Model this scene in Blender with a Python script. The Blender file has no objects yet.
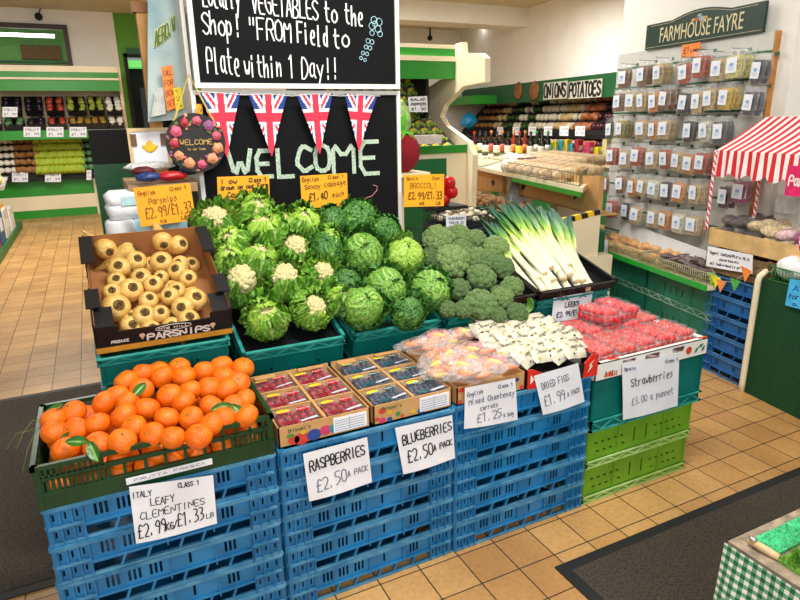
import bpy, bmesh, math, random
from mathutils import Vector, Matrix, Euler, noise
random.seed(7)
PI = math.pi
SC = bpy.context.scene
COL = SC.collection
# ---------------------------------------------------------------- camera
FOC, PITCH, ROLL, YAW, CH = 613.1, .2877, .01724, .453, 1.5
def _rm():
    cp, sp, cr, sr = math.cos(PITCH), math.sin(PITCH), math.cos(ROLL), math.sin(ROLL)
    F = Vector((math.sin(YAW), math.cos(YAW), 0)); R = Vector((math.cos(YAW), -math.sin(YAW), 0)); U = Vector((0, 0, 1))
    fw = cp*F - sp*U; d = -sp*F - cp*U
    return cr*R + sr*d, -sr*R + cr*d, fw
CR, CD, CF = _rm()
cam = bpy.data.cameras.new('camera'); co = bpy.data.objects.new('camera', cam); COL.objects.link(co)
co.matrix_world = Matrix(((CR.x, -CD.x, -CF.x, 0), (CR.y, -CD.y, -CF.y, 0), (CR.z, -CD.z, -CF.z, CH), (0, 0, 0, 1)))
cam.sensor_width = 36; cam.lens = FOC/800*36; cam.clip_start = .05; cam.clip_end = 100
SC.camera = co
# ---------------------------------------------------------------- light and exposure
w = bpy.data.worlds.new('daylight'); SC.world = w; w.use_nodes = True
w.node_tree.nodes['Background'].inputs[0].default_value = (.93, .97, 1, 1)
w.node_tree.nodes['Background'].inputs[1].default_value = .24
def area(name, loc, tgt, sx, sy, power, col=(1, 1, 1)):
    l = bpy.data.lights.new(name, 'AREA'); l.shape = 'RECTANGLE'; l.size = sx; l.size_y = sy; l.energy = power; l.color = col
    o = bpy.data.objects.new(name, l); COL.objects.link(o); o.location = loc
    o.rotation_euler = (Vector(tgt)-Vector(loc)).to_track_quat('-Z', 'Y').to_euler(); return o
area('shopfront_daylight', (-.6, -2.2, 2.5), (1.2, 2.4, .7), 3.0, 1.4, 95, (.97, .98, 1))
area('ceiling_light_front', (1.0, 1.2, 3.1), (1.2, 1.6, 0), 1.3, .3, 62, (1, .98, .93))
area('ceiling_light_middle', (2.0, 4.6, 3.1), (2.0, 4.6, 0), 2.4, .3, 70, (1, .98, .94))
area('ceiling_light_rear', (4.6, 7.2, 3.1), (4.6, 7.4, 0), 2.4, .5, 125, (1, .98, .93))
area('ceiling_light_aisle', (-.6, 8.2, 3.1), (-.6, 8.4, 0), 1.2, 2.0, 120, (1, .97, .88))
vs = SC.view_settings
vs.view_transform = 'Standard'; vs.look = 'None'; vs.gamma = 1; vs.use_curve_mapping = False; vs.exposure = .28
# ---------------------------------------------------------------- authoring helpers: find where things stand
def ray(px, py): return CR*((px-400)/FOC) + CD*((py-300)/FOC) + CF
O = Vector((0, 0, CH))
def uz(px, py, z): r = ray(px, py); return O + r*((z-CH)/r.z)
def uy(px, py, y): r = ray(px, py); return O + r*(y/r.y)
def ux(px, py, x): r = ray(px, py); return O + r*(x/r.x)
def upl(px, py, p, n): r = ray(px, py); n = Vector(n); return O + r*(n.dot(Vector(p)-O)/n.dot(r))
# ---------------------------------------------------------------- materials
def lin(c):
    if isinstance(c, str): c = tuple(int(c[i:i+2], 16)/255 for i in (0, 2, 4))
    return tuple((x/12.92 if x <= .04045 else ((x+.055)/1.055)**2.4) for x in c)
MATS = {}
VARY = {'broccoli_floret': .28, 'parsnip_skin': .12, 'clementine_peel': .08, 'savoy_heart_leaf': .15, 'savoy_outer_leaf': .2, 'cauliflower_leaf': .15, 'cauliflower_inner_leaf': .12, 'leek_skin': .06, 'strawberry_flesh': .12, 'fig_packet_paper': .06}   # natural difference from one item to the next
def mat(name, col, rough=.5, var=.12, scale=30, bump=0, bscale=None, metal=0, alpha=1, emis=0, trans=0, spec=.5, sss=0, attr=None, col2=None):
    if name in MATS: return MATS[name]
    m = bpy.data.materials.new(name); m.use_nodes = True; t = m.node_tree; N = t.nodes; L = t.links
    b = N['Principled BSDF']; c = lin(col)
    tc = N.new('ShaderNodeTexCoord')
    nz = N.new('ShaderNodeTexNoise'); nz.inputs['Scale'].default_value = scale; nz.inputs['Detail'].default_value = 4
    L.new(tc.outputs['Object'], nz.inputs['Vector'])
    rp = N.new('ShaderNodeValToRGB'); e = rp.color_ramp.elements
    c2 = lin(col2) if col2 else tuple(min(1, x*(1+var)) for x in c)
    e[0].position = .35; e[1].position = .65
    e[0].color = tuple(x*(1-var) for x in c)+(1,); e[1].color = c2+(1,)
    L.new(nz.outputs['Fac'], rp.inputs['Fac']); out = rp.outputs['Color']
    if attr:
        a = N.new('ShaderNodeAttribute'); a.attribute_name = 'tone'
        r2 = N.new('ShaderNodeValToRGB'); els = r2.color_ramp.elements
        for i, (p, cc) in enumerate(attr):
            el = els[i] if i < 2 else els.new(p)
            el.position = p; el.color = lin(cc)+(1,)
        L.new(a.outputs['Fac'], r2.inputs['Fac'])
        mx = N.new('ShaderNodeMix'); mx.data_type = 'RGBA'; mx.blend_type = 'MULTIPLY'; mx.inputs['Factor'].default_value = 1
        g = N.new('ShaderNodeValToRGB'); g.color_ramp.elements[0].color = (1-var*1.5,)*3+(1,); g.color_ramp.elements[1].color = (1, 1, 1, 1)
        g.color_ramp.elements[0].position = .3; g.color_ramp.elements[1].position = .6
        L.new(nz.outputs['Fac'], g.inputs['Fac']); L.new(r2.outputs['Color'], mx.inputs['A']); L.new(g.outputs['Color'], mx.inputs['B'])
        out = mx.outputs['Result']
    if name in VARY:
        oi = N.new('ShaderNodeObjectInfo'); hs = N.new('ShaderNodeHueSaturation'); mr = N.new('ShaderNodeMapRange'); k = VARY[name]
        mr.inputs['To Min'].default_value = 1-k; mr.inputs['To Max'].default_value = 1+k; L.new(oi.outputs['Random'], mr.inputs['Value']); L.new(mr.outputs[0], hs.inputs['Value'])
        m2 = N.new('ShaderNodeMapRange'); m2.inputs['To Min'].default_value = .5+k*.05; m2.inputs['To Max'].default_value = .5-k*.05; L.new(oi.outputs['Random'], m2.inputs['Value']); L.new(m2.outputs[0], hs.inputs['Hue'])
        L.new(out, hs.inputs['Color']); out = hs.outputs['Color']
    L.new(out, b.inputs['Base Color'])
    b.inputs['Roughness'].default_value = rough; b.inputs['Metallic'].default_value = metal
    b.inputs['Specular IOR Level'].default_value = spec
    if trans: b.inputs['Transmission Weight'].default_value = trans
    if sss:
        b.inputs['Subsurface Weight'].default_value = sss; b.inputs['Subsurface Radius'].default_value = (.02, .012, .004); b.inputs['Subsurface Scale'].default_value = .3
    if alpha < 1: b.inputs['Alpha'].default_value = alpha
    if emis: b.inputs['Emission Color'].default_value = c+(1,); b.inputs['Emission Strength'].default_value = emis
    if bump:
        n2 = N.new('ShaderNodeTexNoise'); n2.inputs['Scale'].default_value = bscale or scale*4; n2.inputs['Detail'].default_value = 3
        L.new(tc.outputs['Object'], n2.inputs['Vector'])
        bp = N.new('ShaderNodeBump'); bp.inputs['Strength'].default_value = bump; bp.inputs['Distance'].default_value = .01
        L.new(n2.outputs['Fac'], bp.inputs['Height']); L.new(bp.outputs['Normal'], b.inputs['Normal'])
    MATS[name] = m; return m
def film(name='clear_film', col=(1, 1, 1), opac=.18, rough=.12, scale=40, bump=.6):
    """crinkled clear film: mostly see-through with glossy creases"""
    if name in MATS: return MATS[name]
    m = bpy.data.materials.new(name); m.use_nodes = True; t = m.node_tree; N = t.nodes; L = t.links; N.clear()
    o = N.new('ShaderNodeOutputMaterial'); tr = N.new('ShaderNodeBsdfTransparent'); p = N.new('ShaderNodeBsdfPrincipled'); mx = N.new('ShaderNodeMixShader')
    p.inputs['Base Color'].default_value = tuple(col)+(1,); p.inputs['Roughness'].default_value = rough; p.inputs['Specular IOR Level'].default_value = .9
    tc = N.new('ShaderNodeTexCoord'); nz = N.new('ShaderNodeTexNoise'); nz.inputs['Scale'].default_value = scale; nz.inputs['Detail'].default_value = 3; nz.inputs['Distortion'].default_value = 1.2
    L.new(tc.outputs['Object'], nz.inputs['Vector'])
    bp = N.new('ShaderNodeBump'); bp.inputs['Strength'].default_value = bump; bp.inputs['Distance'].default_value = .02
    L.new(nz.outputs['Fac'], bp.inputs['Height']); L.new(bp.outputs['Normal'], p.inputs['Normal'])
    rp = N.new('ShaderNodeValToRGB'); rp.color_ramp.elements[0].position = .45; rp.color_ramp.elements[1].position = .68
    rp.color_ramp.elements[0].color = (opac,)*3+(1,); rp.color_ramp.elements[1].color = (min(1, opac*2.4),)*3+(1,)
    L.new(nz.outputs['Fac'], rp.inputs['Fac']); L.new(rp.outputs['Color'], mx.inputs[0]); L.new(tr.outputs[0], mx.inputs[1]); L.new(p.outputs[0], mx.inputs[2])
    L.new(mx.outputs[0], o.inputs[0]); MATS[name] = m; return m
# ---------------------------------------------------------------- mesh builder
class MB:
    def __init__(s): s.v = []; s.f = []; s.m = []; s.t = []
    def add(s, vs_, fs, mi=0, tone=None):
        b = len(s.v); s.v += [tuple(v) for v in vs_]; s.f += [tuple(b+i for i in f) for f in fs]; s.m += [mi]*len(fs)
        s.t += list(tone) if tone is not None else [0]*len(vs_); return s
    def box(s, x0, x1, y0, y1, z0, z1, mi=0, M=None):
        vs_ = [Vector((x, y, z)) for z in (z0, z1) for y in (y0, y1) for x in (x0, x1)]
        if M is not None: vs_ = [M @ v for v in vs_]
        return s.add(vs_, [(0, 2, 3, 1), (4, 5, 7, 6), (0, 1, 5, 4), (2, 6, 7, 3), (0, 4, 6, 2), (1, 3, 7, 5)], mi)
    def tube(s, pts, r, n=6, mi=0, cap=True, tone=None):
        pts = [Vector(p) for p in pts]; rs = r if hasattr(r, '__len__') else [r]*len(pts); vs_ = []; fs = []; tn = []
        a = None
        for i, p in enumerate(pts):
            d = (pts[min(i+1, len(pts)-1)]-pts[max(i-1, 0)]).normalized()
            if a is None: a = d.orthogonal().normalized()
            a = (a-d*a.dot(d)).normalized(); b = d.cross(a)
            for k in range(n):
                q = 2*PI*k/n; vs_.append(p+(a*math.cos(q)+b*math.sin(q))*rs[i]); tn.append(tone[i] if tone else 0)
        for i in range(len(pts)-1):
            for k in range(n): fs.append((i*n+k, i*n+(k+1) % n, (i+1)*n+(k+1) % n, (i+1)*n+k))
        if cap: fs += [tuple(range(n))[::-1], tuple((len(pts)-1)*n+k for k in range(n))]
        return s.add(vs_, fs, mi, tn)
    def lathe(s, prof, n=16, mi=0, M=None, tone=None):
        vs_ = []; fs = []; tn = []
        for i, (r, z) in enumerate(prof):
            for k in range(n):
                q = 2*PI*k/n; v = Vector((r*math.cos(q), r*math.sin(q), z)); vs_.append(M @ v if M is not None else v); tn.append(tone[i] if tone else 0)
        for i in range(len(prof)-1):
            for k in range(n): fs.append((i*n+k, i*n+(k+1) % n, (i+1)*n+(k+1) % n, (i+1)*n+k))
        fs += [tuple(range(n))[::-1], tuple((len(prof)-1)*n+k for k in range(n))]
        return s.add(vs_, fs, mi, tn)
    def ball(s, c, r, sub=2, fn=None, mi=0, sc=(1, 1, 1), M=None):
        bm = bmesh.new(); bmesh.ops.create_icosphere(bm, subdivisions=sub, radius=1)
        vs_ = []
        for v in bm.verts:
            p = v.co.normalized(); k = fn(p) if fn else 1
            q = Vector((p.x*sc[0], p.y*sc[1], p.z*sc[2]))*(r*k)
            if M is not None: q = M @ q
            vs_.append(q+Vector(c))
        fs = [tuple(v.index for v in f.verts) for f in bm.faces]; bm.free()
        return s.add(vs_, fs, mi)
    def grid(s, fn, nu, nv, mi=0, tone=None):
        vs_ = []; tn = []
        for j in range(nv+1):
            for i in range(nu+1):
                u, v = i/nu, j/nv; vs_.append(fn(u, v)); tn.append(tone(u, v) if tone else 0)
        return s.add(vs_, [(j*(nu+1)+i, j*(nu+1)+i+1, (j+1)*(nu+1)+i+1, (j+1)*(nu+1)+i) for j in range(nv) for i in range(nu)], mi, tn)
    def poly(s, pts, mi=0): return s.add(pts, [tuple(range(len(pts)))], mi)
    def prism(s, pts, off, mi=0):
        n = len(pts); off = Vector(off); a = [Vector(p) for p in pts]; b = [p+off for p in a]
        return s.add(a+b, [tuple(range(n))[::-1], tuple(range(n, 2*n))]+[(i, (i+1) % n, n+(i+1) % n, n+i) for i in range(n)], mi)
    def mesh(s, name, mats, smooth=True, rn=True):
        me = bpy.data.meshes.new(name); me.from_pydata([tuple(v) for v in s.v], [], s.f)
        for m in (mats if isinstance(mats, (list, tuple)) else [mats]): me.materials.append(m)
        me.polygons.foreach_set('material_index', s.m); me.polygons.foreach_set('use_smooth', [smooth]*len(s.f))
        if any(s.t):
            a = me.attributes.new('tone', 'FLOAT', 'POINT'); a.data.foreach_set('value', s.t)
        me.update()
        if rn:
            bm = bmesh.new(); bm.from_mesh(me); bmesh.ops.recalc_face_normals(bm, faces=bm.faces); bm.to_mesh(me); bm.free()
        return me
    def build(s, name, mats, parent=None, smooth=False, rn=True):
        o = bpy.data.objects.new(name, s.mesh(name, mats, smooth, rn)); COL.objects.link(o)
        if parent: o.parent = parent
        return o
def tag(o, label=None, cat=None, group=None, kind=None):
    if label: o['label'] = label
    if cat: o['category'] = cat
    if group: o['group'] = group
    if kind: o['kind'] = kind
    return o
def empty(name, loc=(0, 0, 0), rot=(0, 0, 0), label=None, cat=None, group=None):
    o = bpy.data.objects.new(name, None); o.empty_display_size = .05; COL.objects.link(o); o.location = loc; o.rotation_euler = rot
    return tag(o, label, cat, group)
KIDS = {}
def copy_tree(o, parent=None):
    c = o.copy(); COL.objects.link(c)
    if parent: c.parent = parent
    for ch in [k for k in o.children]: copy_tree(ch, c)
    return c
USED = set()
def put(proto, loc, rot=None, label=None, group=None, scale=1, cat=None):
    """first call places the prototype itself, later calls a copy of it with its parts"""
    if proto.name in USED: o = copy_tree(proto)
    else: USED.add(proto.name); o = proto
    o.location = loc
    if rot is not None:
        if hasattr(rot, 'w'): rot = rot.to_euler()
        o.rotation_euler = rot
    o.scale = (scale,)*3 if not hasattr(scale, '__len__') else scale
    tag(o, label, cat, group); return o
def struct(o): o['kind'] = 'structure'; return o
ORD = ['first', 'second', 'third', 'fourth', 'fifth', 'sixth', 'seventh', 'eighth', 'ninth', 'tenth', 'eleventh', 'twelfth', 'thirteenth', 'fourteenth', 'fifteenth', 'sixteenth']
# ---------------------------------------------------------------- stroke lettering (x 0-4, y 0-8, baseline 2, cap height 8, x height 6)
G = {'A': '02 28 42|14 34', 'B': '02 08 38 46 25 05|25 44 43 32 02', 'C': '47 28 17 04 13 22 43', 'D': '02 08 28 46 44 22 02', 'E': '48 08 02 42|05 35', 'F': '48 08 02|05 35',
 'G': '47 28 06 04 22 42 45 25', 'H': '02 08|42 48|05 45', 'I': '22 28', 'J': '38 33 22 12 03', 'K': '02 08|48 05 42', 'L': '08 02 42', 'M': '02 08 25 48 42', 'N': '02 08 42 48', 'O': '28 07 03 22 43 47 28',
 'P': '02 08 38 47 45 35 05', 'Q': '28 07 03 22 43 47 28|23 41', 'R': '02 08 38 47 45 05|25 42', 'S': '47 28 07 06 25 44 43 22 03', 'T': '08 48|28 22', 'U': '08 03 22 43 48', 'V': '08 22 48', 'W': '08 12 26 32 48', 'X': '08 42|48 02', 'Y': '08 25 48|25 22', 'Z': '08 48 02 42',
 'a': '36 16 04 12 33|36 33 42', 'b': '08 02|04 26 34 33 22 02', 'c': '36 16 04 12 32', 'd': '38 32|35 16 04 12 33', 'e': '04 34 36 16 04 12 32', 'f': '37 28 17 12|05 35', 'g': '36 16 04 13 34|36 31 20 00', 'h': '08 02|04 26 35 32', 'i': '16 12|18 17', 'j': '26 21 10 00|28 27', 'k': '08 02|36 04 32', 'l': '18 12 22', 'm': '06 02|05 16 22|25 36 42',
 'n': '06 02|04 26 35 32', 'o': '26 05 03 22 43 45 26', 'p': '06 00|05 26 34 22 03', 'q': '36 15 03 22 34|36 30', 'r': '06 02|04 16 36', 's': '36 16 05 34 33 12 02', 't': '18 13 22 32|06 36', 'u': '06 03 12 33|36 32', 'v': '06 22 46', 'w': '06 12 24 32 46', 'x': '06 42|46 02', 'y': '06 23|46 10 00', 'z': '06 36 02 32',
 '0': '28 07 03 22 43 47 28', '1': '07 28 22', '2': '07 28 47 45 02 42', '3': '08 38 36 15 35 43 22 02', '4': '32 38 04 44', '5': '48 08 06 35 44 33 12 02', '6': '38 05 03 22 43 34 04', '7': '08 48 12', '8': '25 07 28 47 25 03 22 43 25', '9': '45 25 06 28 47 45 32', '£': '47 28 17 13 02 42|05 35', '/': '02 48', '!': '28 24|22 23', '.': '12 13', ',': '12 01',
 '"': '18 16|38 36', "'": '28 26', '-': '15 35', '&': '42 06 18 26 03 12 43', '(': '38 15 30', ')': '18 35 10'}
def strokes(ch):
    out = []
    for st in G.get(ch, '').split('|'):
        if not st: continue
        p = [Vector((int(a[0])/4, (int(a[1])-2)/6)) for a in st.split()]
        if len(p) > 3:
            q = [p[0]]
            for i in range(len(p)-1):
                q += [p[i]*.75+p[i+1]*.25, p[i]*.25+p[i+1]*.75]
            p = q+[p[-1]]
        out.append(p)
    return out
mb_k = [0]
def write(mb, text, fn, s0, t0, s1, h, t1=None, pen=.01, asp=1, mi=0, jit=.05, n=1.28):
    """fn(s,t)->3D point. letters run from s0 to s1 along s, t rises upward; asp = t units per s unit; pen in s units"""
    t1 = t0 if t1 is None else t1
    adv = (s1-s0)/max(1, len(text)-.25); gw = adv*.78
    for i, ch in enumerate(text):
        j1, j2 = random.uniform(-jit, jit), random.uniform(-jit, jit)
        for st in strokes(ch):
            pts = []
            for p in st:
                s = s0+adv*i+(p.x+j1+.12*p.y*jit*8)*gw; t = t0+(t1-t0)*(s-s0)/(s1-s0+1e-9)+(p.y+j2)*h
                pts.append(Vector((s, t)))
            for k in range(len(pts)-1):
                a, b = pts[k], pts[k+1]; d = Vector(((b.x-a.x), (b.y-a.y)/asp))
                if d.length < 1e-6: continue
                d.normalize(); nx = Vector((-d.y, d.x))*pen*.5; d2 = d*pen*.35
                N_ = Vector((nx.x, nx.y*asp)); D_ = Vector((d2.x, d2.y*asp))
                q = [a-D_+N_, a-D_-N_, b+D_-N_, b+D_+N_]
                V4 = [fn(c.x, c.y) for c in q]; nn = (V4[1]-V4[0]).cross(V4[2]-V4[0]).normalized()
                if nn.y > 0 or (abs(nn.y) < .05 and nn.x > 0): nn = -nn
                if abs(nn.z) > .9: nn = Vector((0, 0, 1))
                mb.add([v+nn*.00025*(mb_k[0] % 7) for v in V4], [(0, 1, 2, 3)], mi); mb_k[0] += 1
M_paper = mat('white_paper', 'eef0f6', .7, .03, 12)
M_orange_card = mat('orange_card', 'ffae1c', .6, .04, 8)
M_neon_orange = mat('neon_orange_card', 'ff8a3a', .6, .04, 8)
M_ink = mat('black_ink', '15151c', .6, .1)
M_ink_faint = mat('faint_grey_ink', '74788a', .6, .1)
M_ink_brown = mat('brown_ink', '7a4a12', .6, .1)
def paper(label, quad, lines, m=None, name='price_sign', cat='sign', group=None, bulge=.006, ink=None, curl=.0, off=.0015, pen=.011):
    """quad: TL TR BR BL 3D corners. lines: (text, s0, t0, s1, h[, t1[, ink[, pen]]]) with t measured up from the bottom"""
    TL, TR, BR, BL = [Vector(q) for q in quad]
    n = (TR-TL).cross(BL-TL).normalized()
    if n.dot(TL-O) > 0: n = -n
    W_, H_ = (TR-TL).length, (TL-BL).length
    def P(s, t, k=0):
        a = BL.lerp(BR, s); b = TL.lerp(TR, s); p = a.lerp(b, t)
        return p+n*(bulge*(math.sin(PI*s)*.6+math.sin(5*s+3*t)*.35)*(1-t*.6)+curl*(1-t)**2+k)
    c = (TL+TR+BR+BL)/4
    mb = MB(); mb.grid(lambda u, v: P(u, v)-c, 8, 8); mb.grid(lambda u, v: P(u, v, -.0012)-c, 8, 8)
    o = mb.build(name, m or M_paper, smooth=True, rn=False); o.location = c; tag(o, label, cat, group)
    inks = {}
    for L_ in lines:
        tx, s0, t0, s1, h = L_[:5]; t1 = L_[5] if len(L_) > 5 else None; ik = L_[6] if len(L_) > 6 and L_[6] else (ink or M_ink); pn = L_[7] if len(L_) > 7 else pen
        q = inks.setdefault(ik.name, (MB(), ik))[0]
        write(q, tx, lambda s, t: P(s, t, off)-c, s0, t0, s1, h, t1, pn, W_/H_)
    for q, ik in inks.values():
        q.build('lettering', ik, o, rn=False)
    return o
def scribbles(rows, ik=None, pen=.02):
    out = []; n = len(rows)
    for i, r in enumerate(rows): out.append((r, .12, 1-(i+.9)/(n+.3), .9, .55/(n+.5), None, ik, pen))
    return out
# ================================================================ THE SETTING
D2 = Vector((.139, .99, 0)).normalized(); N2 = Vector((D2.y, -D2.x, 0)); YAW2 = math.atan2(-D2.x, D2.y)
def tile_floor():
    m = bpy.data.materials.new('floor_tiles'); m.use_nodes = True; t = m.node_tree; N = t.nodes; L = t.links; b = N['Principled BSDF']
    tc = N.new('ShaderNodeTexCoord'); mp = N.new('ShaderNodeMapping'); mp.inputs['Location'].default_value = (-1.5892, -1.4162, 0)
    L.new(tc.outputs['Object'], mp.inputs['Vector'])
    br = N.new('ShaderNodeTexBrick'); br.offset = 0; br.squash = 1
    for k, v in (('Scale', 1), ('Mortar Size', .0028), ('Mortar Smooth', .25), ('Bias', 0), ('Brick Width', .1529), ('Row Height', .1529)): br.inputs[k].default_value = v
    br.inputs['Color1'].default_value = lin('d8a96a')+(1,); br.inputs['Color2'].default_value = lin('c4935a')+(1,); br.inputs['Mortar'].default_value = lin('4a3a2a')+(1,)
    L.new(mp.outputs[0], br.inputs['Vector'])
    nz = N.new('ShaderNodeTexNoise'); nz.inputs['Scale'].default_value = 60; nz.inputs['Detail'].default_value = 6; L.new(tc.outputs['Object'], nz.inputs['Vector'])
    n2 = N.new('ShaderNodeTexNoise'); n2.inputs['Scale'].default_value = 2.2; n2.inputs['Detail'].default_value = 3; L.new(tc.outputs['Object'], n2.inputs['Vector'])
    for src, lo, a, c in ((nz, .82, .3, .65), (n2, .78, .35, .6)):
        r = N.new('ShaderNodeValToRGB'); r.color_ramp.elements[0].position = a; r.color_ramp.elements[1].position = c
        r.color_ramp.elements[0].color = (lo, lo*.97, lo*.93, 1); r.color_ramp.elements[1].color = (1, 1, 1, 1); L.new(src.outputs['Fac'], r.inputs['Fac'])
        mx = N.new('ShaderNodeMix'); mx.data_type = 'RGBA'; mx.blend_type = 'MULTIPLY'; mx.inputs['Factor'].default_value = 1
        L.new(prev if src is n2 else br.outputs['Color'], mx.inputs['A']); L.new(r.outputs['Color'], mx.inputs['B']); prev = mx.outputs['Result']
    L.new(prev, b.inputs['Base Color'])
    b.inputs['Roughness'].default_value = .38
    bp = N.new('ShaderNodeBump'); bp.inputs['Strength'].default_value = .4; bp.inputs['Distance'].default_value = .002; bp.invert = True
    L.new(br.outputs['Fac'], bp.inputs['Height']); L.new(bp.outputs[0], b.inputs['Normal'])
    return m
struct(MB().box(-3, 10.5, -1.5, 14, -.1, 0).build('floor', tile_floor()))
M_cream = mat('cream_wall_paint', 'f1eee6', .7, .03, 3)
M_ceil = mat('ceiling_paint', 'cfc4a4', .8, .05, 2)
M_beam = mat('beam_paint', 'e9e6da', .7, .03, 2)
M_green = mat('chiller_green', '268f26', .4, .06, 3)
M_dgreen = mat('deep_green_paint', '0f6a35', .45, .08, 3)
M_ivory = mat('ivory_chiller_trim', 'efe0bd', .45, .05, 3)
M_black = mat('black_board', '0d0f11', .8, .15, 6, spec=.2)
M_white = mat('white_paint', 'eeece6', .5, .03, 5)
M_lgreen = mat('lime_wall_paint', '5a9a1e', .6, .06, 3)
M_dark = mat('dark_recess', '0c0d0f', .7, .1)
M_brown = mat('dark_brown_wood', '3a1d12', .5, .2, 10)
struct(MB().box(-3, 10.5, -1.5, 14, 3.3, 3.4).build('ceiling', M_ceil))
# rear wall, left part, with a window opening to a green back room
yw = 12.3
wx1 = uy(66, 50, yw).x; wz0, wz1 = 2.45, 3.0; gx = uy(116, 40, yw).x
mb = MB(); mb.box(-3, wx1-1.9, yw, yw+.1, 0, 3.3).box(wx1-1.9, wx1, yw, yw+.1, 0, wz0).box(wx1-1.9, wx1, yw, yw+.1, wz1, 3.3).box(wx1, gx, yw, yw+.1, 0, 3.3)
struct(mb.build('wall_rear', M_cream))
mb = MB(); mb.box(gx, gx+.1, yw, yw+.1, 0, 3.3).box(gx+.1, gx+.9, yw, yw+.1, 2.62, 3.3).box(gx+.9, 2.0, yw, yw+.1, 0, 3.3)
struct(mb.build('wall_rear_green', M_lgreen))
struct(MB().box(2.0, 10.5, yw, yw+.1, 0, 3.3).build('wall_rear_white', M_cream))
fr = MB(); x0 = wx1-1.9
fr.box(x0, wx1, yw-.05, yw+.02, wz0-.07, wz0).box(x0, wx1+.07, yw-.05, yw+.02, wz1, wz1+.07).box(wx1, wx1+.07, yw-.05, yw+.02, wz0-.07, wz1)
struct(fr.build('window_1', M_brown))
rm = MB(); rm.box(x0-.3, wx1+.4, yw+1.6, yw+1.7, 2.0, 3.3, 0).box(x0-.3, wx1+.4, yw+1.5, yw+1.6, 2.6, 2.63, 1).box(wx1-.75, wx1-.1, yw+1.5, yw+1.58, 2.66, 2.9, 2)
struct(rm.build('wall_back_room', [mat('mint_back_room', '8ccf6a', .6), M_dgreen, mat('cork_board', '8a6a45', .8)]))
struct(MB().box(x0-.3, wx1+.4, yw+.1, yw+1.7, 3.3, 3.35).build('ceiling_back_room', M_beam))
tl = MB().box(wx1-.95, wx1-.15, yw+.5, yw+.56, 2.93, 2.98).build('tube_lamp', mat('lit_tube', 'ffffff', .5, emis=6)); tag(tl, 'lit fluorescent tube seen through the brown framed window', 'lamp')
# doorway on the green wall
dm = MB(); dm.box(gx+.1, gx+.9, yw+.8, yw+.9, 0, 2.62)
struct(dm.build('wall_dark_passage', M_dark))
dd = MB().box(gx+.28, gx+.6, yw+.02, yw+.06, 0, 2.1).build('door_1', mat('navy_door', '12202f', .5)); struct(dd)
struct(MB().box(gx+.08, gx+.14, yw-.03, yw+.1, 0, 2.66).box(gx+.08, gx+.9, yw-.03, yw+.1, 2.6, 2.66).build('trim_1', M_dark))
es = MB().box(-.1, .1, -.01, .01, -.05, .05).build('exit_sign', mat('exit_sign_green', '1b5a3a', .5)); es.location = uy(133, 51, yw-.04); tag(es, 'small green exit sign above the dark doorway', 'sign')
g_ = MB().box(gx+.15, gx+.88, yw+.1, yw+.5, 2.45, 2.56).build('green_light_panel', mat('green_glow', '6fe06a', .5, emis=.6)); tag(g_, 'glowing green strip inside top of the dark doorway', 'light')
# right hand soffit wall above the onion chiller
PB = Vector((6.864, 7.272, 0))
Fm = lambda P: Matrix.Translation(P) @ Matrix.Rotation(YAW2, 4, 'Z')     # local y runs away along the wall, local x into it
s_ = MB().box(0, .2, -4.3, 5.2, 2.08, 3.3, M=Fm(PB)); struct(s_.build('wall_soffit', M_cream))
s_ = MB().box(1.2, 1.3, -4.3, 5.2, 0, 3.3, M=Fm(PB)); struct(s_.build('wall_right', M_cream))
# ceiling beams
b1 = uz(393, 19, 3.0); b2 = uz(613, 33, 3.0)
struct(MB().box(1.0, 8.2, b1.y, b1.y+.5, 3.0, 3.3).build('trim_2', M_beam))
a = uz(577, 26, 2.95); b = uz(650, 11, 2.95)
dv = (b-a); dv.z = 0; Lb = dv.length; dv.normalize(); nv = Vector((dv.y, -dv.x, 0))
M_ = Matrix(((dv.x, nv.x, 0, a.x), (dv.y, nv.y, 0, a.y), (0, 0, 1, 0), (0, 0, 0, 1)))
struct(MB().box(0, Lb+2.6, -.35, 0, 2.95, 3.3, M=M_).build('trim_3', M_beam))
struct(MB().box(-.1, .7, 4.2, 4.8, 3.05, 3.3).build('trim_4', M_beam))
# near ceiling beam above the blackboard side, yellowish
dl = MB().lathe([(.07, 0), (.07, .03)], 16).build('downlight', mat('lit_lamp', 'ffffff', .5, emis=8)); dl.location = uz(477, 25, 3.26); tag(dl, 'small round lit downlight in the rear ceiling', 'light')
cm = empty('security_camera', uy(430, 38, 12.1), label='black dome camera hanging below the ceiling over the pepper chiller', cat='camera')
MB().ball((0, 0, 0), .055, 2).build('dome', M_dark, cm, True); MB().tube([(0, 0, 0), (0, 0, .26)], .02).build('stalk', M_dark, cm)
cm = empty('security_camera', uy(38.5, 16.5, 12.2), label='black dome camera with trailing wire on the cream wall', cat='camera')
MB().ball((0, 0, 0), .06, 2).build('dome', M_dark, cm, True); MB().tube([(0, 0, .02), (.04, .05, .12), (.1, .07, .2)], .01).build('stalk', M_dark, cm)
# partition wall that carries the hanging bags
PW = Vector((3.474, 2.358, 0))
FW = Fm(PW)
struct(MB().box(.035, .16, -.10, 1.38, 0, 3.3, M=FW).box(.50, .62, -2.6, -.10, 0, 3.3, M=FW).box(.16, .62, -.10, .0, 0, 3.3, M=FW).build('wall_partition', M_cream))
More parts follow.
